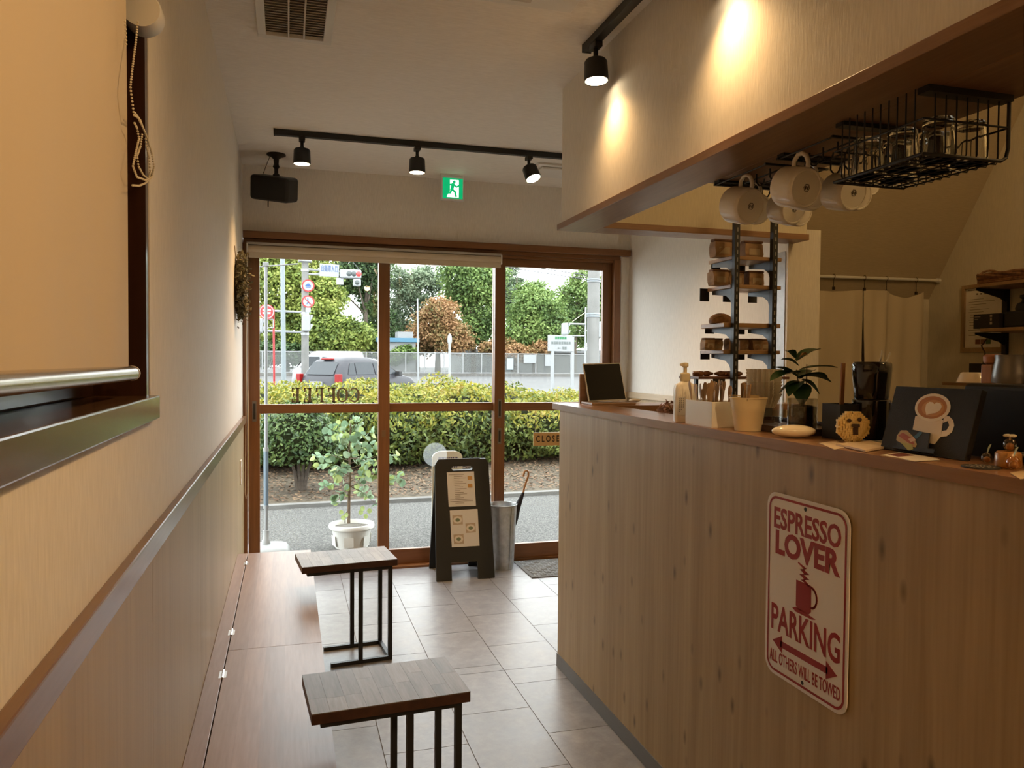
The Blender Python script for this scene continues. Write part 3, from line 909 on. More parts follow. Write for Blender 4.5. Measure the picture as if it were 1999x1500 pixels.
beads('bead_chain', px_curve([(270, 38), (266, 80), (260, 125), (255, 170), (262, 225), (270, 230), (280, 250), (288, 270), (297, 300), (301, 325), (297, 345), (285, 352), (268, 346), (260, 325), (265, 300), (272, 270), (268, 250), (262, 238)], XL + .012), .0021, .0062, bl, m_bead)
beads('bead_chain', px_curve([(244, 34), (246, 60), (247, 90)], XL + .004), .002, .0062, bl, m_bead)
beads('bead_chain', px_curve([(262, 218), (275, 236), (284, 262), (286, 285), (292, 310), (294, 335), (290, 350), (280, 342), (271, 325), (268, 305), (275, 285), (278, 262)], XL + .010), .0021, .0062, bl, m_bead)
beads('bead_chain', px_curve([(258, 362), (272, 363), (284, 358), (294, 348), (300, 332)], XL + .009), .0021, .0062, bl, m_bead)

# rolled-up blind above the doors
yb = YD - .045
p0, p1 = H(482, 485, 'Y', yb), H(978, 500, 'Y', yb)
db = thing('door_blind', 'rolled-up cream roller blind above the left and middle doors', 'blind', ((p0.x + p1.x) / 2, yb, 2.05))
xa, xb = p0.x, p1.x
MB().bx(xa, xb, yb - .02, yb + .03, 2.112, 2.128).build('head_rail', mat('rail_grey', (.45, .42, .37), .4), db, bevel=.002)
MB().tube((xa + .01, yb - .004, 2.085), (xb - .004, yb - .004, 2.085), .026, 20).build('roll', m_cream, db, smooth=True)
MB().bx(xa + .012, xb - .004, yb - .022, yb - .010, 2.03, 2.066).build('bottom_bar', m_cream, db, bevel=.004)
MB().bx(xa, xa + .008, yb - .03, yb + .028, 2.055, 2.118).build('bracket', m_white, db, bevel=.002)
MB().bx(xb - .004, xb + .004, yb - .03, yb + .028, 2.055, 2.118).build('bracket', m_white, db, bevel=.002)
MB().path([(xa + .006, yb - .02, 2.06), (xa + .008, yb - .02, 1.2), (xa + .004, yb - .02, .56), (xa - .006, yb - .018, .52), (xa - .012, yb - .016, .56), (xa - .004, yb - .012, 1.2), (xa + .002, yb - .012, 2.06)], .0022, 6).build('pull_cord', m_cream, db)
MB().path([(xa + .009, yb - .02, 1.2), (xa + .012, yb - .018, .335)], .002, 6).build('loose_cord', m_cream, db)

# ================================================================== LEFT WALL SMALL THINGS
# dried flower wreath
wz, wy = 1.95, H(474, 560, 'X', XL + .02).y
wc = H(472, 561, 'X', XL + .03)
wt = thing('dried_wreath', 'dried green-brown wreath with white flowers on the left wall', 'wreath', (XL, wc.y, wc.z - .17))
N = 2600
q = rng.uniform(0, 2 * np.pi, N); rr = .105 + .045 * rng.normal(size=N) * .6
Pw = np.stack([XL + .012 + np.abs(rng.normal(size=N)) * .022, wc.y + rr * np.cos(q), wc.z + rr * 1.15 * np.sin(q)], 1)
o_ = np.tile(np.array([[1., 0, 0]]), (N, 1))
U, V = leaf_axes(N, o_, .014, .006, 1.4)
lf = quads_mesh('dried_leaves', Pw, U, V, leaf_mat('dried_leaf', [(.05, .04, .02), (.11, .09, .045), (.17, .145, .09), (.1, .1, .04)], 30, .8, .1), wt, 'stuff')
MB().path([(XL + .012, wc.y + .1 * math.cos(i * .5236), wc.z + .115 * math.sin(i * .5236)) for i in range(12)], .022, 8, closed=True).build('twig_ring', mat('twig_brown', (.07, .05, .03), .9, noise=.4, nscale=60), wt)
for k in range(14):
    qq = rng.uniform(0, 2 * math.pi); r0 = .105 + rng.normal() * .02
    c = Vector((XL + .04 + rng.uniform(0, .015), wc.y + r0 * math.cos(qq), wc.z + 1.15 * r0 * math.sin(qq)))
    fl = MB()
    for j in range(6):
        a = j * math.pi / 3
        fl.add([c, c + Vector((.004, .010 * math.cos(a - .4), .010 * math.sin(a - .4))), c + Vector((.005, .016 * math.cos(a), .016 * math.sin(a))), c + Vector((.004, .010 * math.cos(a + .4), .010 * math.sin(a + .4)))], [(0, 1, 2, 3)])
    fl.ball(c, .004, 6, 4)
    fl.build('flower', mat('dried_flower', (.62, .56, .44), .8), wt)
hp = H(459, 480, 'X', XL + .004)
MB().tube((XL + .003, wc.y + .01, wc.z + .12), (XL + .003, hp.y, hp.z), .0018, 6).build('hanger', mat('rope', (.3, .2, .1), .9), wt)
# switch plate on the wainscot by the door
p = H(470, 922, 'X', XL + .008)
s_ = thing('socket_plate', 'narrow ivory plate on the wainscot beside the doors', 'switch', (XL + .007, p.y, p.z - .06))
MB().bx(XL + .006, XL + .014, p.y - .035, p.y + .035, p.z - .07, p.z + .07).build('plate', m_white, s_, bevel=.003)
MB().bx(XL + .014, XL + .016, p.y - .014, p.y + .014, p.z - .035, p.z + .035).build('rocker', m_white, s_)

# ================================================================== SIDE TABLES
m_tt = wood('table_stave', (.115, .098, .085), (.25, .22, .195), 'Y', 20, .08, .45, vary=.3)
m_te = mat('table_edge', (.05, .02, .012), .4, noise=.3, nscale=40)


def side_table(x, y, rot, label):
    t = thing('side_table', label, 'table', (x, y, 0), 'side tables in front of the bench', True, rot)
    W, Dp, T, Zt = .43, .27, .030, .475
    MB().bx(-W / 2, W / 2, -Dp / 2, Dp / 2, Zt - T, Zt - .0012).build('top', m_te, t, bevel=.0015)
    n = 9; e = [-W / 2 + W * i / n for i in range(n + 1)]
    for i in range(n):
        sp_ = [-Dp / 2, rng.uniform(-.06, .06), Dp / 2]
        for a, b in zip(sp_[:-1], sp_[1:]):
            MB().bx(e[i] + .0002, e[i + 1] - .0002, a + .0002, b - .0002, Zt - .0012, Zt).build('stave', m_tt, t)
    q = .018
    # frame under the top, posts on the right, runners on the floor reaching under the bench side
    x0, xm, x1 = -W / 2 + .025, W / 2 - .165, W / 2 - .028
    yy = Dp / 2 - .028
    u = MB()
    for s in (-1, 1): u.bx(x0, x1 + q / 2, s * yy - q / 2, s * yy + q / 2, Zt - T - q, Zt - T)
    u.bx(x0, x0 + q, -yy + q / 2, yy - q / 2, Zt - T - q, Zt - T).bx(x1 - q / 2, x1 + q / 2, -yy + q / 2, yy - q / 2, Zt - T - q, Zt - T)
    u.build('top_frame', m_black, t)
    for px_ in (xm, x1):
        for s in (-1, 1):
            MB().bx(px_ - q / 2, px_ + q / 2, s * yy - q / 2, s * yy + q / 2, q, Zt - T - q).build('post', m_black, t)
    u = MB()
    for s in (-1, 1): u.bx(-W / 2 + .13, x1 + q / 2, s * yy - q / 2, s * yy + q / 2, .001, q)
    u.bx(x1 - q / 2, x1 + q / 2, -yy + q / 2, yy - q / 2, .001, q)
    u.build('base_runner', m_black, t)
    return t


side_table(.262, 2.195, R(4.2), 'small wooden side table nearest the camera, black metal legs')
side_table(.258, 3.685, R(6), 'farther small wooden side table, between bench end and menu board')

# ================================================================== A-BOARD
A0, A1 = H(852, 1136, 'Z', 0), H(966, 1128, 'Z', 0)
yt = A0.y + .15
T0, T1 = H(845, 899, 'Y', yt), H(949, 895, 'Y', yt)
ab = thing('menu_board', 'black A-frame menu board standing before the middle door', 'signboard', ((A0.x + A1.x) / 2, A0.y + .15, 0))


def a_panel(B0, B1, U0, U1, name, hole):
    """slotted handle at the top, feet at the bottom; returns frame and size"""
    xd = (B1 - B0); yd = ((U0 + U1) / 2 - (B0 + B1) / 2)
    M = frame((B0 + B1) / 2, xd, yd)
    w0, w1, hgt = xd.length / 2, (U1 - U0).length / 2, yd.length
    c = .035
    L = [(-w0, 0), (-w0 + .1, 0), (-w0 + .1, .11), (w0 - .11, .11), (w0 - .11, 0), (w0, 0)]
    Rr = [(w1, hgt - c), (w1 - c * .6, hgt), (-w1 + c * .6, hgt), (-w1, hgt - c)]
    th = .009
    mb = MB()
    if hole:
        hz0, hz1, hw = hgt - .075, hgt - .045, .06
        wm = lambda z: w0 + (w1 - w0) * z / hgt
        mb.prism([(-w0, 0), (-w0 + .1, 0), (-w0 + .1, .11), (-wm(.11), .11)], -th, th, M)
        mb.prism([(w0 - .11, 0), (w0, 0), (wm(.11), .11), (w0 - .11, .11)], -th, th, M)
        mb.prism([(-wm(.11), .11), (wm(.11), .11), (wm(hz0), hz0), (-wm(hz0), hz0)], -th, th, M)
        mb.prism([(-wm(hz0), hz0), (-hw, hz0), (-hw - .012, (hz0 + hz1) / 2), (-hw, hz1), (-wm(hz1), hz1)], -th, th, M)
        mb.prism([(hw, hz0), (wm(hz0), hz0), (wm(hz1), hz1), (hw, hz1), (hw + .012, (hz0 + hz1) / 2)], -th, th, M)
        mb.prism([(-wm(hz1), hz1), (wm(hz1), hz1)] + Rr, -th, th, M)
    else:
        mb.prism(L + Rr, -th, th, M)
    return mb.build(name, mat('board_black', (.010, .010, .010), .45), ab), M, w0, hgt


pf, AM, aw, ah = a_panel(A0, A1, T0, T1, 'front_panel', True)
R0 = Vector((A0.x + .012, YD - .045, 0)); R1 = Vector((A1.x + .01, YD - .045, 0))
RT0, RT1 = T0 + Vector((0, .022, -.002)), T1 + Vector((0, .022, -.002))
a_panel(R0, R1, RT0, RT1, 'rear_panel', True)
MB().tube(T0 + Vector((.04, .011, -.002)), T1 + Vector((-.04, .011, -.002)), .006, 8).build('hinge_rod', m_black, ab)
m_sheet = mat('menu_paper', (.62, .61, .60), .6)
m_ink = mat('ink_brown', (.16, .12, .09), .8)


def on_board(px, py):
    q = AM.inverted() @ hit_plane(px, py, AM.translation, AM.to_3x3() @ Vector((0, 0, 1)))
    return (q.x, q.y)


sgn = 1 if (AM.to_3x3() @ Vector((0, 0, 1))).y < 0 else -1
z1, z2, z3 = .0095 * sgn, .0103 * sgn, .0108 * sgn
for k, quad in enumerate((((872, 923), (925, 921), (929, 988), (876, 990)), ((878, 997), (932, 994), (936, 1066), (882, 1069)))):
    pts = [on_board(*q) for q in quad]
    sh = MB().prism(pts, min(z1, z2), max(z1, z2), AM).build('menu_sheet', m_sheet, pf)
    (ax, ay), (bx_, by_), (cx, cy), (dx, dy) = pts
    pos = lambda s, t: (ax + (bx_ - ax) * s + (dx - ax) * t, ay + (by_ - ay) * s + (dy - ay) * t)
    ink = MB(); pic = MB(); dish = MB()
    if k == 0:
        for r_ in range(17):
            t = .07 + .052 * r_
            s0 = .06 if r_ in (0, 14, 15) else .25; s1 = (.62 if r_ == 0 else .9 if r_ in (14, 15) else .45 + .12 * (r_ % 3))
            ink.prism([pos(s0, t), pos(s1, t), pos(s1, t + .012), pos(s0, t + .012)], min(z2, z3), max(z2, z3), AM)
        for (s, t) in ((.75, .13), (.74, .36)):
            pic.prism([pos(s, t), pos(s + .17, t), pos(s + .17, t + .11), pos(s, t + .11)], min(z2, z3), max(z2, z3), AM)
    else:
        for (s, t) in ((.08, .14), (.53, .38), (.08, .66)):
            dish.prism([pos(s, t), pos(s + .36, t), pos(s + .36, t + .26), pos(s, t + .26)], min(z2, z3), max(z2, z3), AM)
            pl = [pos(s + .18 + .16 * math.cos(i * .5236), t + .13 + .1 * math.sin(i * .5236)) for i in range(12)]
            ink.prism(pl, min(z3, z3 + .0003 * sgn), max(z3, z3 + .0003 * sgn), AM)
            pl = [pos(s + .18 + .08 * math.cos(i * .5236), t + .13 + .05 * math.sin(i * .5236)) for i in range(12)]
            pic.prism(pl, min(z3, z3 + .0006 * sgn), max(z3, z3 + .0006 * sgn), AM)
        ink.prism([pos(.4, .05), pos(.62, .05), pos(.62, .062), pos(.4, .062)], min(z2, z3), max(z2, z3), AM)
    ink.build('print', m_ink if k == 0 else mat('plate_print', (.62, .58, .52), .6), pf)
    pic.build('picture', mat('food_print_%d' % k, ((.48, .26, .08), (.16, .2, .12))[k], .6), pf)['kind'] = 'stuff'
    if dish.v: dish.build('photo_print', mat('photo_tan', (.42, .34, .26), .6), pf)

# ================================================================== UMBRELLA STAND, UMBRELLA, MAT
bc = H(985, 1113, 'Z', 0) + Vector((0, .06, 0))
us = thing('umbrella_bucket', 'tall galvanized bucket holding the umbrella beside the menu board', 'bucket', bc)
TB = Matrix.Translation(bc)
MB().lathe([(1e-5, .006), (.072, .006), (.074, .0), (.077, .0), (.098, .425), (.101, .428), (.101, .434), (.097, .434), (.094, .425), (.073, .012), (1e-5, .012)], 40, TB).build('bucket_body', m_zinc, us, smooth=True)
MB().bx(.0, .003, -.011, .011, .01, .42, TB @ Matrix.Rotation(R(-62), 4, 'Z') @ Matrix.Translation((.0775, 0, 0)) @ Matrix.Rotation(R(2.9), 4, 'Y')).build('seam', m_zinc, us)
u0 = bc + Vector((-.055, -.02, .03)); ut = H(1019, 965, 'Y', bc.y)
uh0 = H(1022, 962, 'Y', bc.y)
um = thing('umbrella', 'folded black umbrella with a wooden crook handle', 'umbrella', u0)
d = (uh0 - u0)
pts = [u0 + d * t for t in (0, .3, .55, .66, .74, .82, .9, 1.0)]
MB().path(pts, [.006, .026, .036, .034, .026, .020, .016, .009], 10).build('canopy', mat('umbrella_cloth', (.012, .012, .02), .7), um, smooth=True)
e = u0 + d * .6
rf = MB()
for a in range(6):
    an = a * math.pi / 3
    rf.add([e + Vector((.03 * math.cos(an), .03 * math.sin(an), .03)), e + Vector((.034 * math.cos(an + .9), .034 * math.sin(an + .9), -.03)), e + Vector((.036 * math.cos(an + .5), .036 * math.sin(an + .5), .008))], [(0, 1, 2)])
rf.build('cloth_fold', mat('umbrella_cloth', (.012, .012, .02), .7), um)
hp_ = [H(x, y, 'Y', bc.y) for x, y in ((1022, 962), (1024, 952), (1028, 940), (1032, 929), (1032, 922), (1029, 919), (1025, 920), (1023, 925), (1022, 931))]
MB().path(hp_, .0072, 10).build('handle', wood('crook_wood', (.36, .17, .06), (.5, .27, .12), 'Z', 20, .1, .3), um, smooth=True)

mt = thing('door_mat', 'grey patterned floor mat at the right sliding door', 'mat', (1.86, 4.93, 0))
MX0, MX1, MY0, MY1 = 1.505, 2.22, 4.72, 5.145
MB().bx(MX0, MX1, MY0, MY1, .0005, .006).build('backing', mat('mat_grey', (.13, .13, .125), .9), mt, bevel=.003)
rg = MB()
for i in range(14):
    for j in range(9):
        cx_, cy_ = MX0 + .045 + i * .048, MY0 + .04 + j * .043
        if (i + j) % 2: rg.bx(cx_ - .019, cx_ + .019, cy_ - .006, cy_ + .0, .006, .0085).bx(cx_ - .019, cx_ + .019, cy_ + .008, cy_ + .014, .006, .0085)
        else: rg.bx(cx_ - .016, cx_ - .009, cy_ - .012, cy_ + .018, .006, .0085).bx(cx_ + .006, cx_ + .013, cy_ - .012, cy_ + .018, .006, .0085)
rb = rg.build('rib', mat('mat_rib', (.24, .24, .23), .9), mt); rb['kind'] = 'stuff'

# ================================================================== PARKING SIGN ON THE COUNTER FRONT
sgx = XC - .0045
q = [H(x, y, 'X', sgx) for x, y in ((1497, 962), (1497, 1300), (1658, 1005), (1658, 1395))]
sy1, sy0 = (q[0].y + q[1].y) / 2, (q[2].y + q[3].y) / 2
sz1, sz0 = (q[0].z + q[2].z) / 2 + .007, (q[1].z + q[3].z) / 2 - .012
ps = thing('parking_sign', 'white metal sign with red lettering on the counter front', 'sign', (sgx, (sy0 + sy1) / 2, sz0))
SM = frame((sgx, (sy0 + sy1) / 2, (sz0 + sz1) / 2), (0, -1, 0), (0, 0, 1))
SW, SH = sy1 - sy0, sz1 - sz0


def rrect(w, h, r, n=6):
    P = []
    for (cx, cy, a0) in ((w / 2 - r, h / 2 - r, 0), (-w / 2 + r, h / 2 - r, 90), (-w / 2 + r, -h / 2 + r, 180), (w / 2 - r, -h / 2 + r, 270)):
        P += [(cx + r * math.cos(R(a0 + 90 * i / n)), cy + r * math.sin(R(a0 + 90 * i / n))) for i in range(n + 1)]
    return P


m_red = mat('sign_red', (.30, .018, .022), .35)
MB().prism(rrect(SW, SH, .036), -.0012, .0012, SM).build('plate', mat('sign_white', (.80, .74, .67), .3), ps, bevel=.0005)
o1, o2 = rrect(SW - .018, SH - .018, .03), rrect(SW - .030, SH - .030, .025)
n = len(o1)
MB().add([(x, y, .0017) for x, y in o1] + [(x, y, .0017) for x, y in o2], [(i, (i + 1) % n, n + (i + 1) % n, n + i) for i in range(n)], SM).build('border', m_red, ps)
S_ = SM @ Matrix.Translation((0, 0, .0015))
for body, ty_, size, wd, bold in (('ESPRESSO', .358, .064, .235, .0016), ('LOVER', .226, .070, .226, .0030), ('PARKING', -.19, .082, .242, .0018), ('ALL OTHERS WILL BE TOWED', -.402, .036, .25, .0004)):
    text('lettering', body, size * (1.18 if 'ALL' in body else 1.12), m_red, S_ @ Matrix.Translation((0, ty_ * SH, 0)), ps, width=wd * SW / .29, bold=bold)
# cup, steam, arrow
cupp = MB()
cz = .022 * SH
cupp.prism([(-.030, cz + .022), (.026, cz + .022), (.026, cz - .040), (.018, cz - .048), (-.022, cz - .048), (-.030, cz - .040)], .0013, .0018, SM)
cupp.prism([(-.044, cz - .050), (-.030, cz - .044), (.030, cz - .050), (.044, cz - .052), (.030, cz - .056), (-.030, cz - .056)], .0013, .0018, SM)
hd_ = [(.026 + .020 * math.cos(R(a)), cz - .006 + .024 * math.sin(R(a))) for a in range(-90, 91, 15)]
limb(cupp, hd_, .0055, .0013, .0018, SM)
cupp.build('cup_print', m_red, ps)
st = MB()
sw_ = [(.018, .020, .003), (-.006, .027, .012), (.010, .033, .016), (-.012, .039, .014), (.010, .045, .016), (-.010, .051, .012), (.004, .057, .008), (-.024, .064, .002)]
for (xa_, ya_, wa), (xb2, yb2, wb) in zip(sw_[:-1], sw_[1:]):
    st.prism([(xa_ - wa / 2, cz + ya_ - .003), (xa_ + wa / 2, cz + ya_ + .001), (xb2 + wb / 2, cz + yb2 + .003), (xb2 - wb / 2, cz + yb2)], .0013, .0018, SM)
st.build('steam_print', m_red, ps)
az, L_ = -.315 * SH, .108
ar = MB().prism([(-L_ + .02, az - .008), (L_ - .02, az - .008), (L_ - .02, az + .008), (-L_ + .02, az + .008)], .0013, .0018, SM)
ar.prism([(-L_ - .012, az), (-L_ + .026, az - .021), (-L_ + .026, az + .021)], .0013, .0018, SM).prism([(L_ + .012, az), (L_ - .026, az + .021), (L_ - .026, az - .021)], .0013, .0018, SM)
ar.build('arrow_print', m_red, ps)
for s in (-1, 1):
    MB().disc(.0052, .002, 14, SM, (0, s * (SH / 2 - .022))).build('bolt_hole', mat('hole_dark', (.02, .02, .02), .6), ps)

# ================================================================== SHELVING WITH COFFEE BAGS
RY = 3.05
rx0, rx1 = H(1437, 500, 'Y', RY).x, H(1511, 500, 'Y', RY).x
sh = thing('shelf_rack', 'two black slotted uprights with small wooden shelves on brackets', 'shelf', (2.0, RY, 1.2))
for x in (rx0, rx1):
    MB().bx(x - .0125, x + .0125, RY - .012, RY + .012, 1.205, ZS + .06 if x < 0 else 2.12).build('upright', m_black, sh)
    sl = MB()
    for k in range(26): sl.bx(x - .003, x + .003, RY - .0135, RY - .012, 1.25 + k * .033, 1.268 + k * .033)
    o = sl.build('slots', mat('slot_grey', (.22, .22, .21), .5, .5), sh); o['kind'] = 'stuff'
m_shelf = wood('shelf_wood', (.27, .15, .065), (.38, .23, .11), 'X', 14, .08, .4)
m_brk = mat('bracket_grey', (.10, .11, .12), .45, .3)
shelf_z = []
for (yl, xl, dep, thick) in ((500, 0, .20, .017), (556, -.004, .20, .017), (631, -.035, .20, .02), (684, -.035, .2, .017)):
    z = H(1470, yl, 'Y', RY).z
    x0_, x1_ = rx0 - .012 + xl, rx1 + .05
    board = MB().bx(x0_, x1_, RY + .012, RY + .012 + dep, z - thick, z).build('shelf_board', m_shelf, sh, bevel=.002)
    shelf_z.append((z, x0_, x1_))
    for x in (rx0, rx1):
        prof = [(0, 0), (dep - .02, 0), (dep - .02, -.016), (.06, -.030), (.025, -.05), (.008, -.085), (0, -.09)]
        MB().prism(prof, x - .0025, x + .0025, Matrix(((0, 0, 1, 0), (1, 0, 0, RY + .012), (0, 1, 0, z - thick), (0, 0, 0, 1)))).build('bracket', m_brk, sh)
    # black price-tag clips hanging off the front edges
for i, (px, py) in enumerate(((1400, 518), (1449, 520), (1378, 567), (1423, 570), (1472, 571), (1388, 636), (1448, 636), (1379, 687), (1448, 687))):
    lvl = 0 if py < 540 else 1 if py < 600 else 2 if py < 660 else 3
    z, x0_, x1_ = shelf_z[lvl]
    far = px < rx0 and False
    p = H(px, py, 'Y', RY + .205)
    MB().bx(p.x - .024, p.x + .024, RY + .214, RY + .2165, z - .062 + .02 * (lvl > 1), z - .002).build('price_tag', m_blackp, sh)

m_kraft = mat('kraft_paper', (.33, .21, .12), .75, noise=.25, nscale=30, bump=.3, bscale=60)
m_kraftd = mat('kraft_fold', (.16, .075, .04), .7)


def coffee_bag(x, y, z, w, d, h, label, seed, group):
    r_ = random.Random(seed)
    t = thing('coffee_bag', label, 'bag', (x, y, z), group)
    j = lambda a: r_.uniform(-a, a)
    vs = []
    for (zz, kw, kd) in ((0, .46, .46), (.25, .5, .5), (.6, .49, .48), (.86, .49, .44), (1.0, .47, .30)):
        for (sx, sy) in ((-1, -1), (0, -1.06), (1, -1), (1, 1), (0, 1.06), (-1, 1)):
            vs.append((x + sx * w * kw + j(.003), y + sy * d * kd + j(.003), z + zz * h + .0005))
    fs = [(5, 4, 3, 2, 1, 0)]
    for i in range(4):
        for k in range(6): fs.append((i * 6 + k, i * 6 + (k + 1) % 6, i * 6 + 6 + (k + 1) % 6, i * 6 + 6 + k))
    fs.append(tuple(24 + k for k in range(6)))
    MB().add(vs, fs).build('body', m_kraft, t)
    MB().bx(x - w * .53, x + w * .53, y - d * .42, y + d * .2, z + h * .96, z + h * 1.10, None).build('folded_top', m_kraftd, t, bevel=.003)
    MB().bx(x - w * .3, x + w * .3, y - d * .53, y - d * .505, z + h * .2, z + h * .6).build('paper_label', mat('bag_label', (.42, .33, .22), .6), t)
    return t


gy = RY + .10
grp = 'kraft coffee bags on the small shelves'
z = shelf_z[0][0]
coffee_bag(H(1408, 490, 'Y', gy).x, gy, z, .092, .06, .074, 'brown coffee bag left of the upright on the top shelf', 1, grp)
coffee_bag(H(1466, 490, 'Y', gy).x, gy, z, .092, .06, .074, 'brown coffee bag right of the upright on the top shelf', 2, grp)
z = shelf_z[1][0]
for i, px in enumerate((1402, 1437, 1471)):
    coffee_bag(H(px, 545, 'Y', gy).x, gy + .02 * (i % 2), z, .078, .06, .066, '%s brown coffee bag on the second shelf from the top' % ('leftmost', 'middle', 'rightmost')[i], 5 + i, grp)
z = shelf_z[3][0]
for i, px in enumerate((1382, 1404, 1428, 1456, 1474, 1497)):
    coffee_bag(H(px, 672, 'Y', gy).x, gy + .03 * (i % 2), z, .052, .05, .05, '%s small brown coffee bag on the fourth shelf from the top' % ('first', 'second', 'third', 'fourth', 'fifth', 'sixth')[i], 11 + i, grp)
# loaf on the third shelf
z = shelf_z[2][0]
lx = H(1407, 628, 'Y', gy).x
lo = thing('bread_loaf', 'round brown loaf in a paper wrap on the third shelf', 'bread', (lx, gy, z))
lb = MB().ball((lx, gy, z + .012), (.056, .045, .036), 18, 10)
lb.v = [(a, b_, max(c_, z + .0005)) for a, b_, c_ in lb.v]
lb.build('crust', mat('crust_brown', (.27, .14, .06), .7, noise=.4, nscale=40, bump=.6, bscale=70), lo, smooth=True)
MB().path([(lx - .05, gy - .02, z + .02), (lx - .02, gy - .035, z + .035), (lx + .02, gy - .036, z + .034), (lx + .05, gy - .02, z + .018)], .003, 6).build('score', mat('crust_light', (.42, .26, .13), .8), lo)
# low rack with pastries
pz = H(1440, 735, 'Y', gy).z
px0, px1 = H(1346, 733, 'Y', gy).x, H(1520, 733, 'Y', gy).x
pr = thing('pastry_rack', 'low brown shelf with black feet under the coffee shelves', 'rack', ((px0 + px1) / 2, gy, ZT))
MB().bx(px0, px1, RY + .015, RY + .2, pz - .012, pz).build('board', mat('red_brown_board', (.15, .06, .035), .4), pr, bevel=.002)
for x in (px0 + .02, px0 + .075, px1 - .04):
    MB().bx(x - .006, x + .006, RY + .16, RY + .18, ZT - .0, pz - .012).build('foot', m_black, pr)
MB().bx(px0 + .07, px0 + .13, RY + .012, RY + .0145, pz - .034, pz - .01).build('tag', m_blackp, pr)
for i, px in enumerate((1366, 1383, 1408, 1424, 1438, 1478, 1494)):
    x = H(px, 728, 'Y', gy).x; r_ = random.Random(i + 40)
    k = MB()
    pts = [Vector((x + .028 * math.cos(a) * 1.0, gy + .018 * math.sin(a) + r_.uniform(-.02, .02), pz + .012)) for a in (2.9, 2.2, 1.57, .9, .2)]
    k.path(pts, [.005, .011, .0135, .011, .005], 10)
    tag(k.build('croissant', mat('croissant_crust', (.25, .11, .045), .45, noise=.4, nscale=70, bump=.5, bscale=90), smooth=True),
        '%s glazed brown pastry on the low rack' % ('leftmost', 'second', 'third', 'fourth', 'fifth', 'sixth', 'rightmost')[i], 'pastry', 'pastries on the low rack')
# tablet-like dark pouch beside the rail (a leaning dark board with pale edge)
a = H(1455, 745, 'Y', 2.9)
pb = thing('leaning_board', 'dark board with a pale edge leaning under the coffee shelves', 'board', (a.x + .06, 2.92, ZT))
LM = Matrix.Translation((a.x - .01, 2.9, ZT + .002)) @ Matrix.Rotation(R(-15), 4, 'X') @ Matrix.Rotation(R(14), 4, 'Y')
LM = Matrix.Translation((0, 0, -ZT + .88)) @ LM
MB().bx(.006, .12, -.004, .004, 0, .49, LM).build('panel', m_blackp, pb, bevel=.003)
MB().bx(0, .006, -.005, .005, 0, .49, LM).build('pale_edge', mat('pale_edge', (.6, .6, .6), .4), pb)

# ================================================================== TABLET ON STAND
ty_ = 3.30
tb = thing('tablet', 'black tablet with white rim on the far end of the counter', 'tablet', (1.42, ty_, ZT))
q = [H(1138, 712, 'Y', 3.36), H(1210, 714, 'Y', 3.36), H(1150, 786, 'Y', 3.30), H(1224, 783, 'Y', 3.30)]
xd = q[3] - q[2]; yd = q[0] - q[2]
TM = frame(q[2] + Vector((0, 0, .004)), xd, yd); tw, th_ = xd.length, yd.length
sh_ = (TM.inverted() @ q[0]).x
poly = [(0, 0), (tw, 0), (tw + sh_, th_), (sh_, th_)]
ip = lambda k: [(k, k), (tw - k, k), (tw + sh_ - k, th_ - k), (sh_ + k, th_ - k)]
zs = 1 if (TM.to_3x3() @ Vector((0, 0, 1))).y < 0 else -1
MB().prism(poly, min(0, -.007 * zs), max(0, -.007 * zs), TM).build('case', m_white, tb, bevel=.0015)
MB().prism(ip(.005), min(0, .0008 * zs), max(0, .0008 * zs), TM).build('screen', mat('screen_black', (.004, .0035, .0035), .35, spec=.12), tb)
st = thing('tablet_stand', 'light wooden stand carrying the tablet', 'stand', (1.4, 3.3, ZT))
m_ltw = wood('light_wood', (.33, .20, .12), (.45, .30, .19), 'X', 16, .08, .4)
MB().bx(q[2].x - .025, q[3].x + .0, 3.20, 3.33, ZT + .0005, ZT + .010).build('base', m_ltw, st, bevel=.002)
b0, b1 = H(1129, 730, 'Y', 3.38), H(1146, 788, 'Y', 3.38)
MB().bx(b0.x, b1.x + .05, 3.355, 3.372, ZT + .0005, b0.z).build('back_board', m_ltw, st, bevel=.002)
MB().lathe([(.0, 0), (.028, 0), (.028, .02), (.0, .02)], 20, frame((b1.x + .012, 3.345, ZT + .05), (1, 0, 0), (0, 0, 1))).build('disc', wood('disc_wood', (.2, .1, .05), (.3, .17, .09), 'X', 16, .1, .4), st)
# soft white cloth beside it
c = H(1232, 786, 'Z', ZT)
tag(MB().ball((c.x + .02, c.y, ZT + .0095), (.03, .02, .009), 14, 8).build('folded_cloth', mat('cloth_white', (.68, .66, .62), .9, bump=.5, bscale=80), smooth=True), 'small crumpled white cloth beside the tablet', 'cloth')
# dried bouquet behind the bottle
c = H(1303, 770, 'Y', 2.75)
bq = thing('dried_bouquet', 'small pinkish dried bouquet in a black holder behind the pump bottle', 'flowers', (c.x, 2.75, .88))
MB().lathe([(.03, 0), (.034, .25), (.03, .25), (.027, .02), (1e-5, .02)], 16, Matrix.Translation((c.x, 2.75, .881))).build('holder', m_blackp, bq, smooth=True)
N = 260; dd_ = rand_dirs(N); dd_[:, 2] = np.abs(dd_[:, 2])
Pq = np.array([c.x, 2.75, 1.15]) + dd_ * np.array([.05, .05, .1]) * rng.uniform(.4, 1, (N, 1))
U, V = leaf_axes(N, dd_, .011, .007, .8)
o = quads_mesh('dried_petals', Pq, U, V, leaf_mat('dried_petal', [(.2, .1, .06), (.45, .25, .18), (.6, .42, .34)], 20, .8, .2), bq, 'stuff')

# ================================================================== THINGS ON THE COUNTER
def at_top(px, py): return H(px, py, 'Z', ZT)


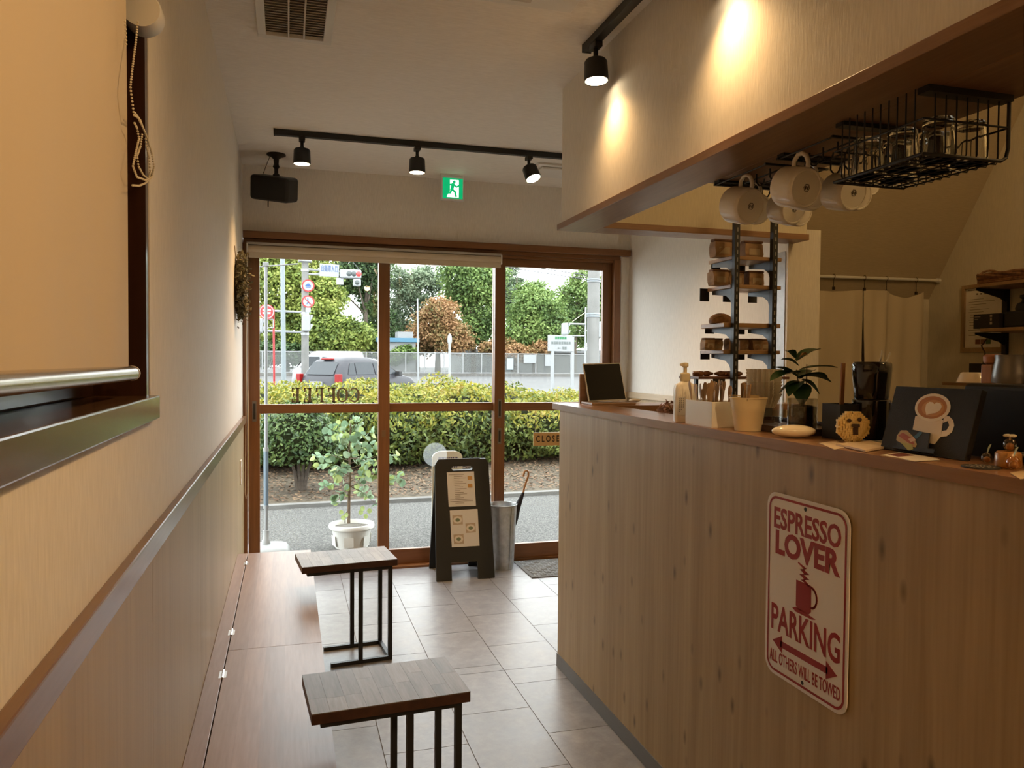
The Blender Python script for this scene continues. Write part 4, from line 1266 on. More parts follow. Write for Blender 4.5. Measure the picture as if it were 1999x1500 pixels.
# pump bottle
c = at_top(1330, 826) + Vector((.028, .03, .0006))
pbt = thing('pump_bottle', 'milky white pump bottle with a label at the counter edge', 'bottle', c)
T = Matrix.Translation(c) @ Matrix.Rotation(R(-16), 4, 'Z')
bp_ = rrect(.068, .046, .014)
mb = MB(); zs_ = [(0, .94), (.004, 1), (.105, 1), (.118, .9), (.126, .55), (.130, .42)]
n = len(bp_); vs = []; fs = []
for zz, k in zs_: vs += [(x * k, y * (k if k > .8 else k * 1.3), zz) for x, y in bp_]
for i in range(len(zs_) - 1):
    for j in range(n): fs.append((i * n + j, i * n + (j + 1) % n, (i + 1) * n + (j + 1) % n, (i + 1) * n + j))
fs += [tuple(range(n))[::-1], tuple((len(zs_) - 1) * n + j for j in range(n))]
mb.add(vs, fs, T).build('body', mat('milky_plastic', (.86, .82, .74), .3), pbt, smooth=True)
m_pump = mat('pump_cream', (.80, .70, .50), .35)
MB().lathe([(.0155, .130), (.0165, .133), (.0165, .154), (.011, .157), (.006, .158), (.006, .178)], 18, T).build('collar', m_pump, pbt, smooth=True)
MB().lathe([(.005, .174), (.011, .178), (.011, .188), (.004, .190)], 14, T).bx(-.016, .004, -.005, .005, .179, .187, T).build('nozzle', m_pump, pbt, bevel=.001)
fm = T @ Matrix(((1, 0, 0, -.014), (0, 0, -1, -.0235), (0, 1, 0, .052), (0, 0, 0, 1)))
lab = MB().bx(-.013, .013, -.03, .03, -.0002, .0006, fm).build('paper_label', mat('label_white', (.66, .63, .58), .5), pbt)
lk = MB()
for i in range(3):
    for j in range(8 - i): lk.bx(-.009 + i * .006, -.0055 + i * .006, .022 - j * .0058, .0255 - j * .0058, .0006, .0009, fm)
o = lk.build('label_print', mat('ink_grey', (.3, .28, .26), .7), lab); o['kind'] = 'stuff'

# white cutlery box with wooden cutlery
p0, p1 = at_top(1332, 828), at_top(1392, 836)
by0_, by1_ = p1.y, p0.y
bx0_ = XC + .003; bx1_ = bx0_ + .075
cbx = thing('cutlery_box', 'white translucent box holding wooden spoons and stirrers', 'box', ((bx0_ + bx1_) / 2, (by0_ + by1_) / 2, ZT))
m_acr = mat('frosted_acrylic', (.86, .86, .84), .35)
hb = .076
MB().bx(bx0_, bx1_, by0_, by1_, ZT + .0006, ZT + .004).build('bottom', m_acr, cbx)
for (a0, a1, c0, c1) in ((bx0_, bx0_ + .003, by0_, by1_), (bx1_ - .003, bx1_, by0_, by1_), (bx0_ + .003, bx1_ - .003, by0_, by0_ + .003), (bx0_ + .003, bx1_ - .003, by1_ - .003, by1_)):
    MB().bx(a0, a1, c0, c1, ZT + .004, ZT + hb).build('side', m_acr, cbx, bevel=.0006)
MB().bx(bx0_ + .004, bx1_ - .004, (by0_ + by1_) / 2 - .001, (by0_ + by1_) / 2 + .001, ZT + .004, ZT + hb - .004).build('divider', m_acr, cbx)
r_ = random.Random(3)
m_spn = [wood('spoon_wood_%d' % i, tuple(c_ * k for c_ in (.30, .19, .10)), tuple(c_ * k for c_ in (.44, .30, .17)), 'Z', 20, .08, .6) for i, k in enumerate((.7, .95, 1.25))]
for i in range(30):
    x = r_.uniform(bx0_ + .012, bx1_ - .012); y = by0_ + .012 + (by1_ - by0_ - .024) * i / 29
    L = r_.uniform(.105, .135); T = Matrix.Translation((x, y, ZT + .006)) @ Matrix.Rotation(R(r_.uniform(-13, 13)), 4, 'X') @ Matrix.Rotation(R(r_.uniform(-7, 7)), 4, 'Y') @ Matrix.Rotation(r_.uniform(-.6, .6) + 1.57, 4, 'Z')
    w_ = .0035
    poly = [(-w_, 0), (w_, 0), (w_, L * .68), (w_ * 2.3, L * .8), (w_ * 2.3, L * .93), (w_, L), (-w_, L), (-w_ * 2.3, L * .93), (-w_ * 2.3, L * .8), (-w_, L * .68)]
    o = MB().prism(poly, -.0008, .0008, T @ Matrix(((1, 0, 0, 0), (0, 0, -1, 0), (0, 1, 0, 0), (0, 0, 0, 1)))).build('wooden_spoon', m_spn[i % 3])
    tag(o, 'flat wooden spoon standing in the white box', 'spoon', 'wooden spoons in the white box')

# cream bucket
c = at_top(1454, 843) + Vector((.03, .03, .0006))
cb = thing('mini_bucket', 'small cream enamel bucket with ribs beside the cutlery box', 'bucket', c)
T = Matrix.Translation(c)
m_bk = mat('cream_enamel', (.88, .74, .48), .35)
MB().lathe([(1e-5, .003), (.0335, .003), (.034, .0), (.0365, .0), (.037, .003), (.0445, .055), (.0455, .057), (.0453, .060), (.0463, .062), (.0463, .065), (.0505, .089), (.0525, .090), (.0525, .093), (.049, .093), (.0485, .089), (.035, .006), (1e-5, .006)], 40, T).build('pail', m_bk, cb, smooth=True)
MB().path([Vector(c) + Vector((.052 * math.cos(a) * .99, .052 * math.sin(a), .092 + .006 * math.sin(a * .5))) for a in np.linspace(.2, 2.9, 12)], .0016, 6).build('handle', mat('wire_brass', (.5, .36, .18), .35, .8), cb)
for i in range(8):
    a = r_.uniform(1.8, 4.4); rr_ = r_.uniform(.015, .032)
    T2 = Matrix.Translation(c + Vector((rr_ * math.cos(a), rr_ * math.sin(a), .012))) @ Matrix.Rotation(R(r_.uniform(2, 20)), 4, 'X') @ Matrix.Rotation(R(r_.uniform(-14, 14)), 4, 'Y')
    tag(MB().bx(-.0024, .0024, -.0007, .0007, 0, .125, T2).build('stir_stick', m_spn[i % 3]), 'flat wooden stir stick in the cream bucket', 'stick', 'stir sticks in the cream bucket')
T2 = Matrix.Translation(c + Vector((.012, .012, .012))) @ Matrix.Rotation(R(6), 4, 'Y')
tag(MB().bx(-.02, .02, -.002, .002, 0, .088, T2).build('sugar_sachet', mat('sachet_paper', (.62, .46, .24), .6)), 'tan paper sachet tucked in the cream bucket', 'sachet')

# dark tray with filter holder and plant
t0, t1 = Vector((1.245, 1.735, 0)), Vector((1.365, 2.02, 0))
ZT2 = ZT + .0006
ty = thing('serving_tray', 'dark wooden tray under the filter holder and plant jar', 'tray', (1.31, 1.88, ZT))
MB().bx(1.27, 1.52, 1.72, 2.18, ZT2, ZT2 + .006).build('tray_base', mat('tray_dark', (.045, .022, .014), .3), ty)
for (a0, a1, c0, c1) in ((1.27, 1.278, 1.72, 2.18), (1.512, 1.52, 1.72, 2.18), (1.278, 1.512, 1.72, 1.728), (1.278, 1.512, 2.172, 2.18)):
    MB().bx(a0, a1, c0, c1, ZT2 + .006, ZT2 + .018).build('rim', mat('tray_dark', (.045, .022, .014), .3), ty)
c = H(1491, 790, 'Y', 2.10); c = Vector((c.x, 2.10, ZT2 + .0066))
fh = thing('filter_holder', 'clear holder packed with fluted paper coffee filters', 'filters', c)
m_clear = pane_mat('clear_acrylic', (.97, .96, .94), .03, .3)
MB().lathe([(1e-5, 0), (.054, 0), (.056, .003), (.059, .125), (.0605, .125), (.0575, 0)], 32, Matrix.Translation(c)).build('cup', m_clear, fh, smooth=True)
m_flt = mat('filter_paper', (.90, .86, .76), .8)
for k in range(9):
    zz = .046 + k * .0095
    MB().lathe([(.034, zz), (.046, zz + .03), (.0525, zz + .043), (.051, zz + .043), (.044, zz + .03), (.030, zz + .003), (1e-5, zz + .003)], 88, Matrix.Translation(c), wave=lambda q_, i_: 1 + (.06 if i_ in (1, 2, 3, 4) else .02) * math.sin(q_ * 22)).build('paper_filter', m_flt, fh)
# plant in a glass jar
c = H(1566, 835, 'Y', 1.80); c = Vector((c.x, 1.80, ZT2 + .0066))
jr = thing('potted_plant', 'young coffee plant with dark leaves in a glass jar', 'plant', c)
T = Matrix.Translation(c)
MB().lathe([(1e-5, 0), (.037, 0), (.039, .003), (.039, .088), (.0375, .088), (.0375, .004), (1e-5, .004)], 32, T).build('jar', pane_mat('jar_glass', (.85, .84, .8), .08, .6), jr, smooth=True)
MB().lathe([(1e-5, .0045), (.0365, .0045), (.0368, .066), (.02, .070), (1e-5, .068)], 28, T).build('soil', mat('soil_dark', (.02, .014, .012), .9, noise=.6, nscale=150, bump=.8, bscale=200), jr)
hub = c + Vector((0, 0, .066))
m_cof = leaf_mat('coffee_leaf', [(.012, .035, .012), (.022, .06, .018), (.04, .10, .025)], 8, .3, .12)
stems = [((.004, 0, 0), (.012, .0, .115)), ((-.006, .004, 0), (-.018, .004, .10))]
for s0, s1 in stems:
    MB().path([hub + Vector(s0), hub + (Vector(s0) + Vector(s1)) * .5 + Vector((.004, 0, 0)), hub + Vector(s1)], [.0022, .0018, .0012], 6).build('stem', mat('stem_red', (.12, .07, .035), .6), jr)


def big_leaf(base, tip, w, m, parent, sag=.012, name='leaf'):
    base, tip = Vector(base), Vector(tip); L = (tip - base)
    side = L.cross(Vector((0, 0, 1))).normalized()
    mb = MB(); n = 7
    for i in range(n + 1):
        t = i / n; ctr = base + L * t + Vector((0, 0, sag * math.sin(math.pi * t) * 1.0 - sag * .6 * t * t))
        ww = w * (math.sin(math.pi * min(1, t * .94 + .05)) ** .8) + .0003
        up = Vector((0, 0, ww * .35))
        mb.v += [tuple(ctr - side * ww + up), tuple(ctr), tuple(ctr + side * ww + up)]
    for i in range(n):
        k = i * 3
        mb.f += [(k, k + 1, k + 4, k + 3), (k + 1, k + 2, k + 5, k + 4)]
    return mb.build(name, m, parent, smooth=True)


for (px0_, py0_, px1_, py1_, w, dy, mm) in (
        (1553, 700, 1535, 684, .011, .0, m_cof), (1556, 705, 1602, 680, .014, .01, m_cof), (1560, 728, 1505, 742, .016, -.02, m_cof),
        (1560, 735, 1616, 738, .016, .0, m_cof), (1562, 722, 1636, 716, .007, .02, m_cof), (1562, 740, 1512, 715, .013, .03, m_cof),
        (1563, 745, 1540, 772, .014, -.02, m_cof), (1566, 742, 1600, 768, .015, -.02, m_cof), (1560, 715, 1525, 700, .010, .02, m_cof),
        (1570, 735, 1624, 745, .015, -.03, m_cof), (1561, 700, 1577, 692, .010, -.01, leaf_mat('coffee_leaf_new', [(.3, .12, .03), (.42, .2, .06)], 8, .35, .2)),
        (1565, 750, 1566, 790, .014, -.03, m_cof), (1562, 740, 1590, 722, .012, .03, m_cof), (1560, 748, 1522, 766, .012, .02, m_cof)):
    big_leaf(H(px0_, py0_, 'Y', 1.80), H(px1_, py1_, 'Y', 1.80 + dy), w * 1.8, mm, jr, .005)

# pebble-shaped white dish
c = at_top(1567, 858) + Vector((.0, .035, .0))
M = Matrix.Translation((c.x, c.y, ZT + .0175)) @ Matrix.Rotation(R(-17), 4, 'Z')
pe = MB().ball((0, 0, 0), (.056, .026, .0165), 28, 14, M)
tag(pe.build('ceramic_pebble', mat('ivory_ceramic', (.88, .78, .60), .15, coat=.4), smooth=True), 'smooth ivory pebble-shaped ceramic at the counter edge', 'ornament')

# black caddy with stirring paddle
c = H(1645, 835, 'Y', 1.62); c = Vector((1.33, 1.655, ZT + .0006))
c = Vector((H(1645, 800, 'Y', 1.66).x, 1.66, ZT + .0006))
ca = thing('black_caddy', 'black square caddy with a tall wooden paddle behind the pebble', 'caddy', c)
k = .034
MB().bx(c.x - k, c.x + k, c.y - k, c.y + k, c.z, c.z + .004).build('caddy_floor', m_blackp, ca)
for (a0, a1, c0, c1) in ((-k, -k + .003, -k, k), (k - .003, k, -k, k), (-k + .003, k - .003, -k, -k + .003), (-k + .003, k - .003, k - .003, k)):
    MB().bx(c.x + a0, c.x + a1, c.y + c0, c.y + c1, c.z + .004, c.z + .088).build('caddy_side', m_blackp, ca)
T2 = Matrix.Translation(c + Vector((.0, .006, .006))) @ Matrix.Rotation(R(1.5), 4, 'Y')
tag(MB().bx(-.0055, .0055, -.0025, .0025, 0, .185, T2).build('wooden_paddle', wood('paddle_wood', (.26, .11, .04), (.36, .17, .07), 'Z', 20, .08, .5), bevel=.0008), 'tall flat wooden paddle standing in the black caddy', 'paddle')
for i, (dx_, an) in enumerate(((.02, 38), (.016, 33))):
    T2 = Matrix.Translation(c + Vector((dx_, -.012 + .02 * i, .012))) @ Matrix.Rotation(R(an), 4, 'Y')
    tag(MB().bx(-.003, .003, -.001, .001, 0, .11, T2).build('stirrer', m_spn[1]), '%s pale stirrer leaning out of the black caddy' % ('longer', 'rear')[i], 'stirrer')

# black glossy canister
c = at_top(1711, 862) + Vector((.035, .06, .0006))
cn = thing('coffee_canister', 'tall glossy black canister behind the yellow brick figure', 'canister', c)
T = Matrix.Translation(c)
MB().lathe([(1e-5, 0), (.043, 0), (.045, .004), (.0455, .098), (.043, .1), (1e-5, .1)], 36, T).build('base', m_gloss, cn, smooth=True)
MB().lathe([(.040, .1), (.041, .102), (.0425, .125), (.046, .16), (.047, .178), (.046, .19), (.042, .1945), (1e-5, .1955)], 36, T).build('lid', m_gloss, cn, smooth=True)
for i, a in enumerate((2, -7, 6)):
    T2 = Matrix.Translation(H(1705 + i * 5, 745, 'Y', 2.1)) @ Matrix.Rotation(R(20 + a), 4, 'Y')
    tag(MB().bx(-.0025, .0025, -.001, .001, -.06, .105, T2).build('glass_straw', mat('straw_white', (.6, .55, .45), .4)), '%s pale straw showing above the black canister' % ('left', 'middle', 'right')[i], 'straw', 'pale straws behind the canister')
strz = H(1708, 760, 'Y', 2.1)
sc_ = Vector((strz.x, 2.1, .8806))
su = thing('straw_cup', 'steel cup of straws hidden behind the black canister', 'cup', sc_)
MB().lathe([(1e-5, 0), (.03, 0), (.034, .40), (.032, .40), (.028, .004), (1e-5, .004)], 24, Matrix.Translation(sc_)).build('cup_body', m_steel, su, smooth=True)

# stacked tumblers behind the picture
c = H(1768, 800, 'Y', 1.62); c = Vector((c.x, 1.62, .8806))
for i in range(9):
    m_t = m_steel
    T = Matrix.Translation((c.x, c.y, .8806 + .046 * i))
    t = MB().lathe([(1e-5, .0), (.030, .0), (.032, .002), (.036, .043), (.037, .045), (.0355, .045), (.031, .004), (1e-5, .004)], 28, T).build('steel_cup', m_steel, smooth=True)
    tag(t, 'steel cup in the stack behind the latte picture, %s' % (('bottom', 'second', 'third', 'fourth', 'fifth', 'sixth', 'seventh', 'eighth from the bottom', 'topmost')[i]), 'cup', 'stacked steel cups')

# brick figure
c = at_top(1672, 868); bcx, bcy = c.x + .004, c.y + .018
bf = thing('brick_figure', 'round yellow toy-brick animal face with dark eyes and beak', 'toy', (bcx, bcy, ZT))
FM = Matrix.Translation((bcx, bcy, ZT + .0405)) @ Matrix.Rotation(R(-24), 4, 'Z') @ Matrix.Rotation(R(90), 4, 'X')
m_yb = mat('brick_yellow', (.86, .66, .28), .35)
m_bb = mat('brick_brown', (.05, .022, .012), .35)
u_ = .0048
body = MB(); studs = []
for i in range(-8, 9):
    for j in range(-8, 9):
        if i * i + j * j <= 58:
            thick = .021 if i * i + j * j <= 20 else .017 if i * i + j * j < 36 else .012 if i * i + j * j < 50 else .007
            thick += .0016 * ((i * 7 + j * 5) % 3 - 1)
            body.bx((i - .49) * u_, (i + .49) * u_, (j - .49) * u_, (j + .49) * u_, -thick, thick, FM)
            studs.append((i, j, thick))
o = body.build('brick', m_yb, bf); o['kind'] = 'stuff'
sd = MB()
for i, j, t_ in studs:
    sd.lathe([(.0016, 0), (.0016, .0013), (1e-5, .0013)], 8, FM @ Matrix.Translation((i * u_, j * u_, t_)))
o = sd.build('stud', m_yb, bf); o['kind'] = 'stuff'
for (x, y) in ((-3.0, 3.3), (1.8, 3.8)):
    MB().lathe([(.0046, 0), (.0046, .004), (1e-5, .0046)], 16, FM @ Matrix.Translation((x * u_, y * u_, .021))).build('eye', m_bb, bf, smooth=True)
MB().bx(-1.2 * u_, 1.2 * u_, -3.6 * u_, .8 * u_, .0215, .0245, FM).build('mouth', m_bb, bf)
MB().bx(-1.7 * u_, 1.7 * u_, .2 * u_, 1.7 * u_, .0215, .029, FM).build('beak', m_bb, bf, bevel=.001)

# cards and papers
def paper(pts, z, th, m, name, label, cat):
    P = [at_top(*q) for q in pts]
    return tag(MB().prism([(p.x, p.y) for p in P], z, z + th).build(name, m), label, cat)


m_pap = mat('card_cream', (.62, .48, .32), .6)
paper([(1600, 866), (1633, 862), (1660, 873), (1629, 879)], ZT + .0005, .0008, m_pap, 'card', 'cream card lying left of the brick figure', 'card')
paper([(1632, 871), (1700, 865), (1742, 875), (1690, 884)], ZT + .0014, .0045, m_pap, 'card_stack', 'stack of cream cards under the brick figure', 'cards')
a = paper([(1719, 890), (1762, 884), (1832, 897), (1790, 901)], ZT + .0005, .0009, mat('postcard_white', (.7, .63, .52), .5), 'postcard', 'white-edged postcard with a dark red picture by the latte painting', 'postcard')
P = [at_top(*q) for q in ((1733, 889.5), (1762, 886), (1785, 891), (1754, 893.5))]
MB().prism([(p.x, p.y) for p in P], ZT + .0014, ZT + .0017).build('picture', mat('print_maroon', (.16, .04, .03), .5), a)
a = paper([(1764, 899), (1800, 895), (1835, 900), (1786, 903)], ZT + .0015, .0008, mat('postcard_white', (.7, .63, .52), .5), 'postcard', 'second postcard with a dark print lying over the first', 'postcard')

# ================================================================== LATTE PICTURE ON ITS STAND
B0, B1 = at_top(1736, 876), at_top(1857, 902)
bxm = (B0.x + B1.x) / 2 + .004
B0 = Vector((bxm, B0.y, ZT + .001)); B1 = Vector((bxm, B1.y, ZT + .001))
U0 = H(1775, 754, 'Y', B0.y); U1 = H(1890, 761, 'Y', B1.y)
upd = ((U0 - B0) + (U1 - B1)) / 2; upd.y = 0
PM = frame(B0, B1 - B0, upd); PW, PH = (B1 - B0).length, upd.length
pn = PM.to_3x3() @ Vector((0, 0, 1))
pc_ = thing('latte_picture', 'dark canvas with a painted cup of latte on the counter', 'picture', (bxm, (B0.y + B1.y) / 2, ZT))
MB().bx(0, PW, 0, PH, -.014, 0, PM).build('canvas', mat('canvas_black', (.020, .018, .016), .7, bump=.4, bscale=500), pc_, bevel=.001)


def on_pic(pts, z, m, name, th=.0004):
    P = []
    for x, y in pts:
        q = PM.inverted() @ hit_plane(x, y, PM.translation, pn); P.append((q.x, q.y))
    return MB().prism(P, z, z + th, PM).build(name, m, pc_)


def crop8(pts): return [(1480 + x * .2596, 660 + y * .2596) for x, y in pts]


def ell(cx, cy, rx, ry, rot=0, n=28):
    return [(cx + rx * math.cos(a) * math.cos(rot) - ry * math.sin(a) * math.sin(rot), cy + rx * math.cos(a) * math.sin(rot) + ry * math.sin(a) * math.cos(rot)) for a in np.linspace(0, 2 * math.pi, n, endpoint=False)]


m_pc = mat('paint_ivory', (.84, .72, .55), .5); m_pl = mat('paint_latte', (.50, .20, .045), .5); m_pf = mat('paint_foam', (.92, .82, .64), .5); m_pd = mat('paint_latte_light', (.64, .32, .09), .5)
on_pic(crop8([(1185, 590), (1165, 690), (1290, 720), (1275, 790), (1330, 800), (1375, 745), (1395, 620), (1300, 560)]), .0002, m_pc, 'painted_cup')
ho = [(1400, 590), (1440, 590), (1470, 620), (1478, 660), (1460, 710), (1420, 740), (1375, 745), (1385, 700), (1420, 695), (1440, 660), (1430, 625), (1395, 640)]
on_pic(crop8(ho), .0003, m_pc, 'painted_handle')
on_pic(crop8(ell(1317, 524, 135, 105, -.12)), .0005, m_pf, 'painted_rim')
on_pic(crop8(ell(1313, 524, 112, 84, -.12)), .0008, m_pl, 'painted_coffee')
on_pic(crop8(ell(1320, 530, 84, 62, -.12)), .0011, m_pd, 'painted_crema')
on_pic(crop8([(1272, 582), (1262, 540), (1270, 500), (1295, 482), (1320, 486), (1330, 500), (1350, 486), (1378, 494), (1388, 518), (1374, 548), (1340, 566), (1300, 572)]), .0014, m_pf, 'painted_heart')
# card holder with a printed card in front of the canvas
hd2 = thing('card_holder', 'black card holder with one illustrated card before the latte picture', 'card holder', (bxm - .02, B0.y - .06, ZT))
QM = PM @ Matrix.Translation((0, 0, .010))


def on_card(pts, z0, z1, m, name, par):
    P = []; o_ = QM.translation
    for x, y in pts:
        q = QM.inverted() @ hit_plane(x, y, o_, pn); P.append((q.x, max(q.y, .002)))
    return MB().prism(P, z0, z1, QM).build(name, m, par)


on_card(crop8([(1030, 810), (1340, 840), (1320, 905), (1020, 850)]), 0, .003, m_black, 'pocket', hd2)
on_card(crop8([(1015, 855), (1335, 905), (1330, 915), (1012, 866)]), -.0045, .012, m_black, 'foot', hd2)
cd = on_card(crop8([(1060, 690), (1290, 715), (1270, 870), (1035, 840)]), -.003, -.0005, mat('card_dark', (.03, .027, .025), .6), 'card', hd2)
for poly, colr, nm in (([(1045, 735), (1075, 695), (1120, 695), (1165, 740), (1195, 800), (1170, 855), (1130, 855), (1090, 800), (1040, 770)], (.50, .36, .17), 'print_bun'),
                       ([(1055, 735), (1090, 712), (1150, 750), (1180, 800), (1150, 800), (1090, 760)], (.38, .10, .05), 'print_filling'),
                       ([(1085, 790), (1165, 800), (1180, 840), (1140, 860)], (.42, .40, .12), 'print_leaf'),
                       ([(1170, 745), (1215, 705), (1240, 712), (1195, 760)], (.06, .16, .26), 'print_sleeve'),
                       ([(1130, 760), (1170, 745), (1190, 770), (1150, 785)], (.62, .42, .28), 'print_hand')):
    zz = {'print_bun': 0, 'print_filling': .0003, 'print_leaf': .0006, 'print_sleeve': .0003, 'print_hand': .0006}[nm]
    on_card(crop8(poly), -.0005 + zz + (.0035 if nm == 'print_leaf' else 0), -.0001 + zz + (.0035 if nm == 'print_leaf' else 0), mat(nm, colr, .5), nm, cd)

# ================================================================== SMALL ORNAMENTS AT THE RIGHT
c = at_top(1905, 914)
ck = thing('coaster', 'dark patterned round coaster at the counter edge', 'coaster', (c.x + .01, c.y, ZT))
MB().lathe([(1e-5, .0005), (.032, .0005), (.032, .003), (1e-5, .003)], 28, Matrix.Translation((c.x + .012, c.y, ZT))).build('disc', mat('coaster_dark', (.03, .026, .022), .6), ck)
pt = MB()
for k in range(26):
    a = k * 2.4; r0 = .005 * math.sqrt(k)
    pt.lathe([(.0018, 0), (.0018, .0005), (1e-5, .0005)], 8, Matrix.Translation((c.x + .012 + r0 * math.cos(a), c.y + r0 * math.sin(a), ZT + .003)))
o = pt.build('dot_print', mat('coaster_pale', (.28, .24, .19), .6), ck); o['kind'] = 'stuff'
c = at_top(1945, 914) + Vector((.028, .0, .0))
m_amb = pane_mat('clear_candy', (.95, .82, .6), .08, .5)
sb = thing('wood_block', 'small round amber wood block with ornaments around it', 'ornament', (c.x, c.y, ZT))
MB().lathe([(1e-5, .0005), (.021, .0005), (.0225, .004), (.0215, .026), (.018, .03), (1e-5, .03)], 24, Matrix.Translation((c.x, c.y, ZT))).build('block', wood('amber_wood', (.40, .17, .04), (.56, .28, .08), 'Z', 40, .2, .3, coat=.3), sb, smooth=True)


def candy(x, y, z, r, label, flower):
    t = thing('glass_cactus', label, 'ornament', (x, y, z), 'little glass cactus ornaments')
    MB().ball((x, y, z + r * 1.05), (r, r, r * 1.05), 16, 10).build('glass_body', m_amb, t, smooth=True)
    MB().ball((x, y, z + r * .75), (r * .6, r * .6, r * .6), 10, 8).build('filling', mat('candy_core', (.32, .16, .06), .4), t, smooth=True)
    b_top = Vector((x, y, z + r * 2.05))
    if flower == 'petals':
        fm = MB()
        for k in range(5):
            a = k * 1.257
            fm.ball(b_top + Vector((.006 * math.cos(a), .006 * math.sin(a), .005)), (.0055, .0055, .003), 8, 6)
        fm.tube(b_top - Vector((0, 0, .003)), b_top + Vector((0, 0, .005)), .0015, 6)
        fm.build('flower', mat('flower_white', (.72, .66, .5), .6), t, smooth=True)
    else:
        big_leaf(b_top - Vector((0, 0, .003)), b_top + Vector((.006, -.004, .018)), .006, mat('leaf_pale', (.42, .42, .18), .5), t, .002)
    return t


candy(c.x + .003, c.y, ZT + .0302, .0115, 'glass cactus with white flower on top of the wood block', 'petals')
c2 = at_top(1917, 906); candy(c2.x + .012, c2.y, ZT + .0005, .010, 'glass cactus with a pale leaf left of the wood block', 'leaf')
c2 = at_top(1966, 918); candy(c2.x + .010, c2.y - .004, ZT + .0005, .012, 'glass cactus with a pale leaf right of the wood block', 'leaf')
c2 = at_top(2010, 905)
sa = thing('saucer', 'pale saucer cut off by the right edge of the picture', 'saucer', (c2.x + .03, c2.y, ZT))
MB().lathe([(1e-5, .003), (.026, .003), (.028, .0005), (.031, .0005), (.05, .013), (.052, .0145), (.05, .0155), (.03, .006), (1e-5, .006)], 32, Matrix.Translation((c2.x + .045, c2.y, ZT))).build('dish', mat('ivory_ceramic', (.88, .78, .60), .15, coat=.4), sa, smooth=True)
paper([(1972, 925), (2010, 918), (2040, 930), (1992, 937)], ZT + .0005, .001, mat('card_print', (.5, .36, .2), .6), 'leaflet', 'printed leaflet by the right edge of the counter', 'leaflet')

# ================================================================== ESPRESSO MACHINE
mx0, mx1, my0, my1 = 1.40, 1.84, .62, 1.36
mz1 = 1.352
em = thing('espresso_machine', 'black espresso machine behind the latte picture', 'coffee machine', (1.62, 1.0, .8805))
MB().bx(mx0 + .02, mx1, my0, my1, .8805, mz1).build('body', m_blackp, em, bevel=.012, seg=3)
MB().bx(mx0 + .012, mx0 + .02, my0 + .03, my1 - .16, 1.0, mz1 - .05).build('back_panel', mat('machine_panel', (.02, .018, .016), .3), em, bevel=.003)
for k in range(6):
    z = 1.29 - k * .022
    MB().bx(mx0 + .008, mx0 + .0125, my0 + .06, my0 + .30, z, z + .006).build('louvre', m_black, em)
text('badge', 'COFFEE', .03, mat('badge_brown', (.14, .08, .045), .5), frame((mx0 + .0115, 1.0, 1.16), (0, -1, 0), (0, 0, 1)), em) if False else None
rz = mz1 + .028
MB().path([(1.455, 1.30, mz1), (1.455, 1.30, rz), (1.455, 1.28, rz + .004), (1.455, .66, rz + .004), (1.455, .64, rz), (1.455, .64, mz1)], .0048, 10).build('cup_rail', m_steel, em, smooth=True)
MB().path([(1.455, 1.30, rz), (1.80, 1.30, rz + .002)], .0048, 10).build('cup_rail', m_steel, em, smooth=True)
MB().tube((1.455, 1.12, mz1), (1.455, 1.12, rz + .012), .006, 10).build('rail_post', m_steel, em, smooth=True)
MB().bx(1.46, 1.80, .66, 1.29, mz1 + .0005, mz1 + .004).build('cup_tray', m_black, em)
# things on the machine
tz = mz1 + .0045


def place_on_machine(px, Y): return Vector((H(px, 745, 'Y', Y).x, Y, tz))


c = Vector((H(1898, 745, 'Y', 1.24).x, 1.24, tz))
w1 = thing('coffee_cup', 'cream coffee cup turned over on the machine behind the latte picture', 'cup', c)
MB().lathe([(1e-5, .02), (.018, .02), (.021, .018), (.027, .002), (.028, .0), (.026, .0), (.019, .015), (1e-5, .017)], 24, Matrix.Translation(c)).build('bowl', mat('ivory_ceramic', (.88, .78, .60), .15, coat=.4), w1, smooth=True)
c = Vector((H(1935, 730, 'Y', 1.17).x, 1.17, tz))
kw = thing('tamper_block', 'upright brown wooden block on the coffee machine', 'wood block', c)
MB().bx(c.x - .012, c.x + .012, c.y - .012, c.y + .012, tz, tz + .036).build('shaft', wood('block_wood', (.30, .13, .05), (.42, .2, .085), 'Z', 20, .1, .45), kw, bevel=.002)
MB().lathe([(.012, .036), (.017, .040), (.018, .051), (.015, .055), (1e-5, .056)], 20, Matrix.Translation(c + Vector((.006, 0, 0)))).build('knob', mat('knob_orange', (.34, .13, .05), .4), kw, smooth=True)
c = Vector((H(1960, 730, 'Y', 1.12).x + .02, 1.12, tz))
for i, (dx, dy, lab) in enumerate(((0, 0, 'steel milk pitcher on the machine beside the wooden block'), (.095, .01, 'darker steel milk pitcher behind the other on the machine'))):
    pcx = c + Vector((dx, dy, 0))
    mp_ = thing('milk_pitcher', lab, 'pitcher', pcx, 'milk pitchers on the machine')
    MB().lathe([(1e-5, .002), (.040, .002), (.042, .006), (.040, .03), (.035, .062), (.036, .075), (.0345, .075), (.033, .062), (.038, .01), (1e-5, .01)], 30, Matrix.Translation(pcx) @ Matrix.Diagonal((.8, .8, .72, 1))).build('body', mat('pitcher_steel_%d' % i, ((.16, .15, .14), (.10, .09, .085))[i], .35, .9), mp_, smooth=True)
    MB().path([pcx + Vector((.027, 0, .047)), pcx + Vector((.046, 0, .043)), pcx + Vector((.048, 0, .022)), pcx + Vector((.033, 0, .013))], .0035, 8).build('handle', m_steel, mp_, smooth=True)
c = Vector((H(1913, 720, 'Y', 1.5).x + .22, 1.5, .8805))
kb = thing('menu_card_stand', 'small dark card stand against the kitchen wall', 'card stand', (3.75, 3.28, 1.2))
p = H(1915, 727, 'X', 3.8)
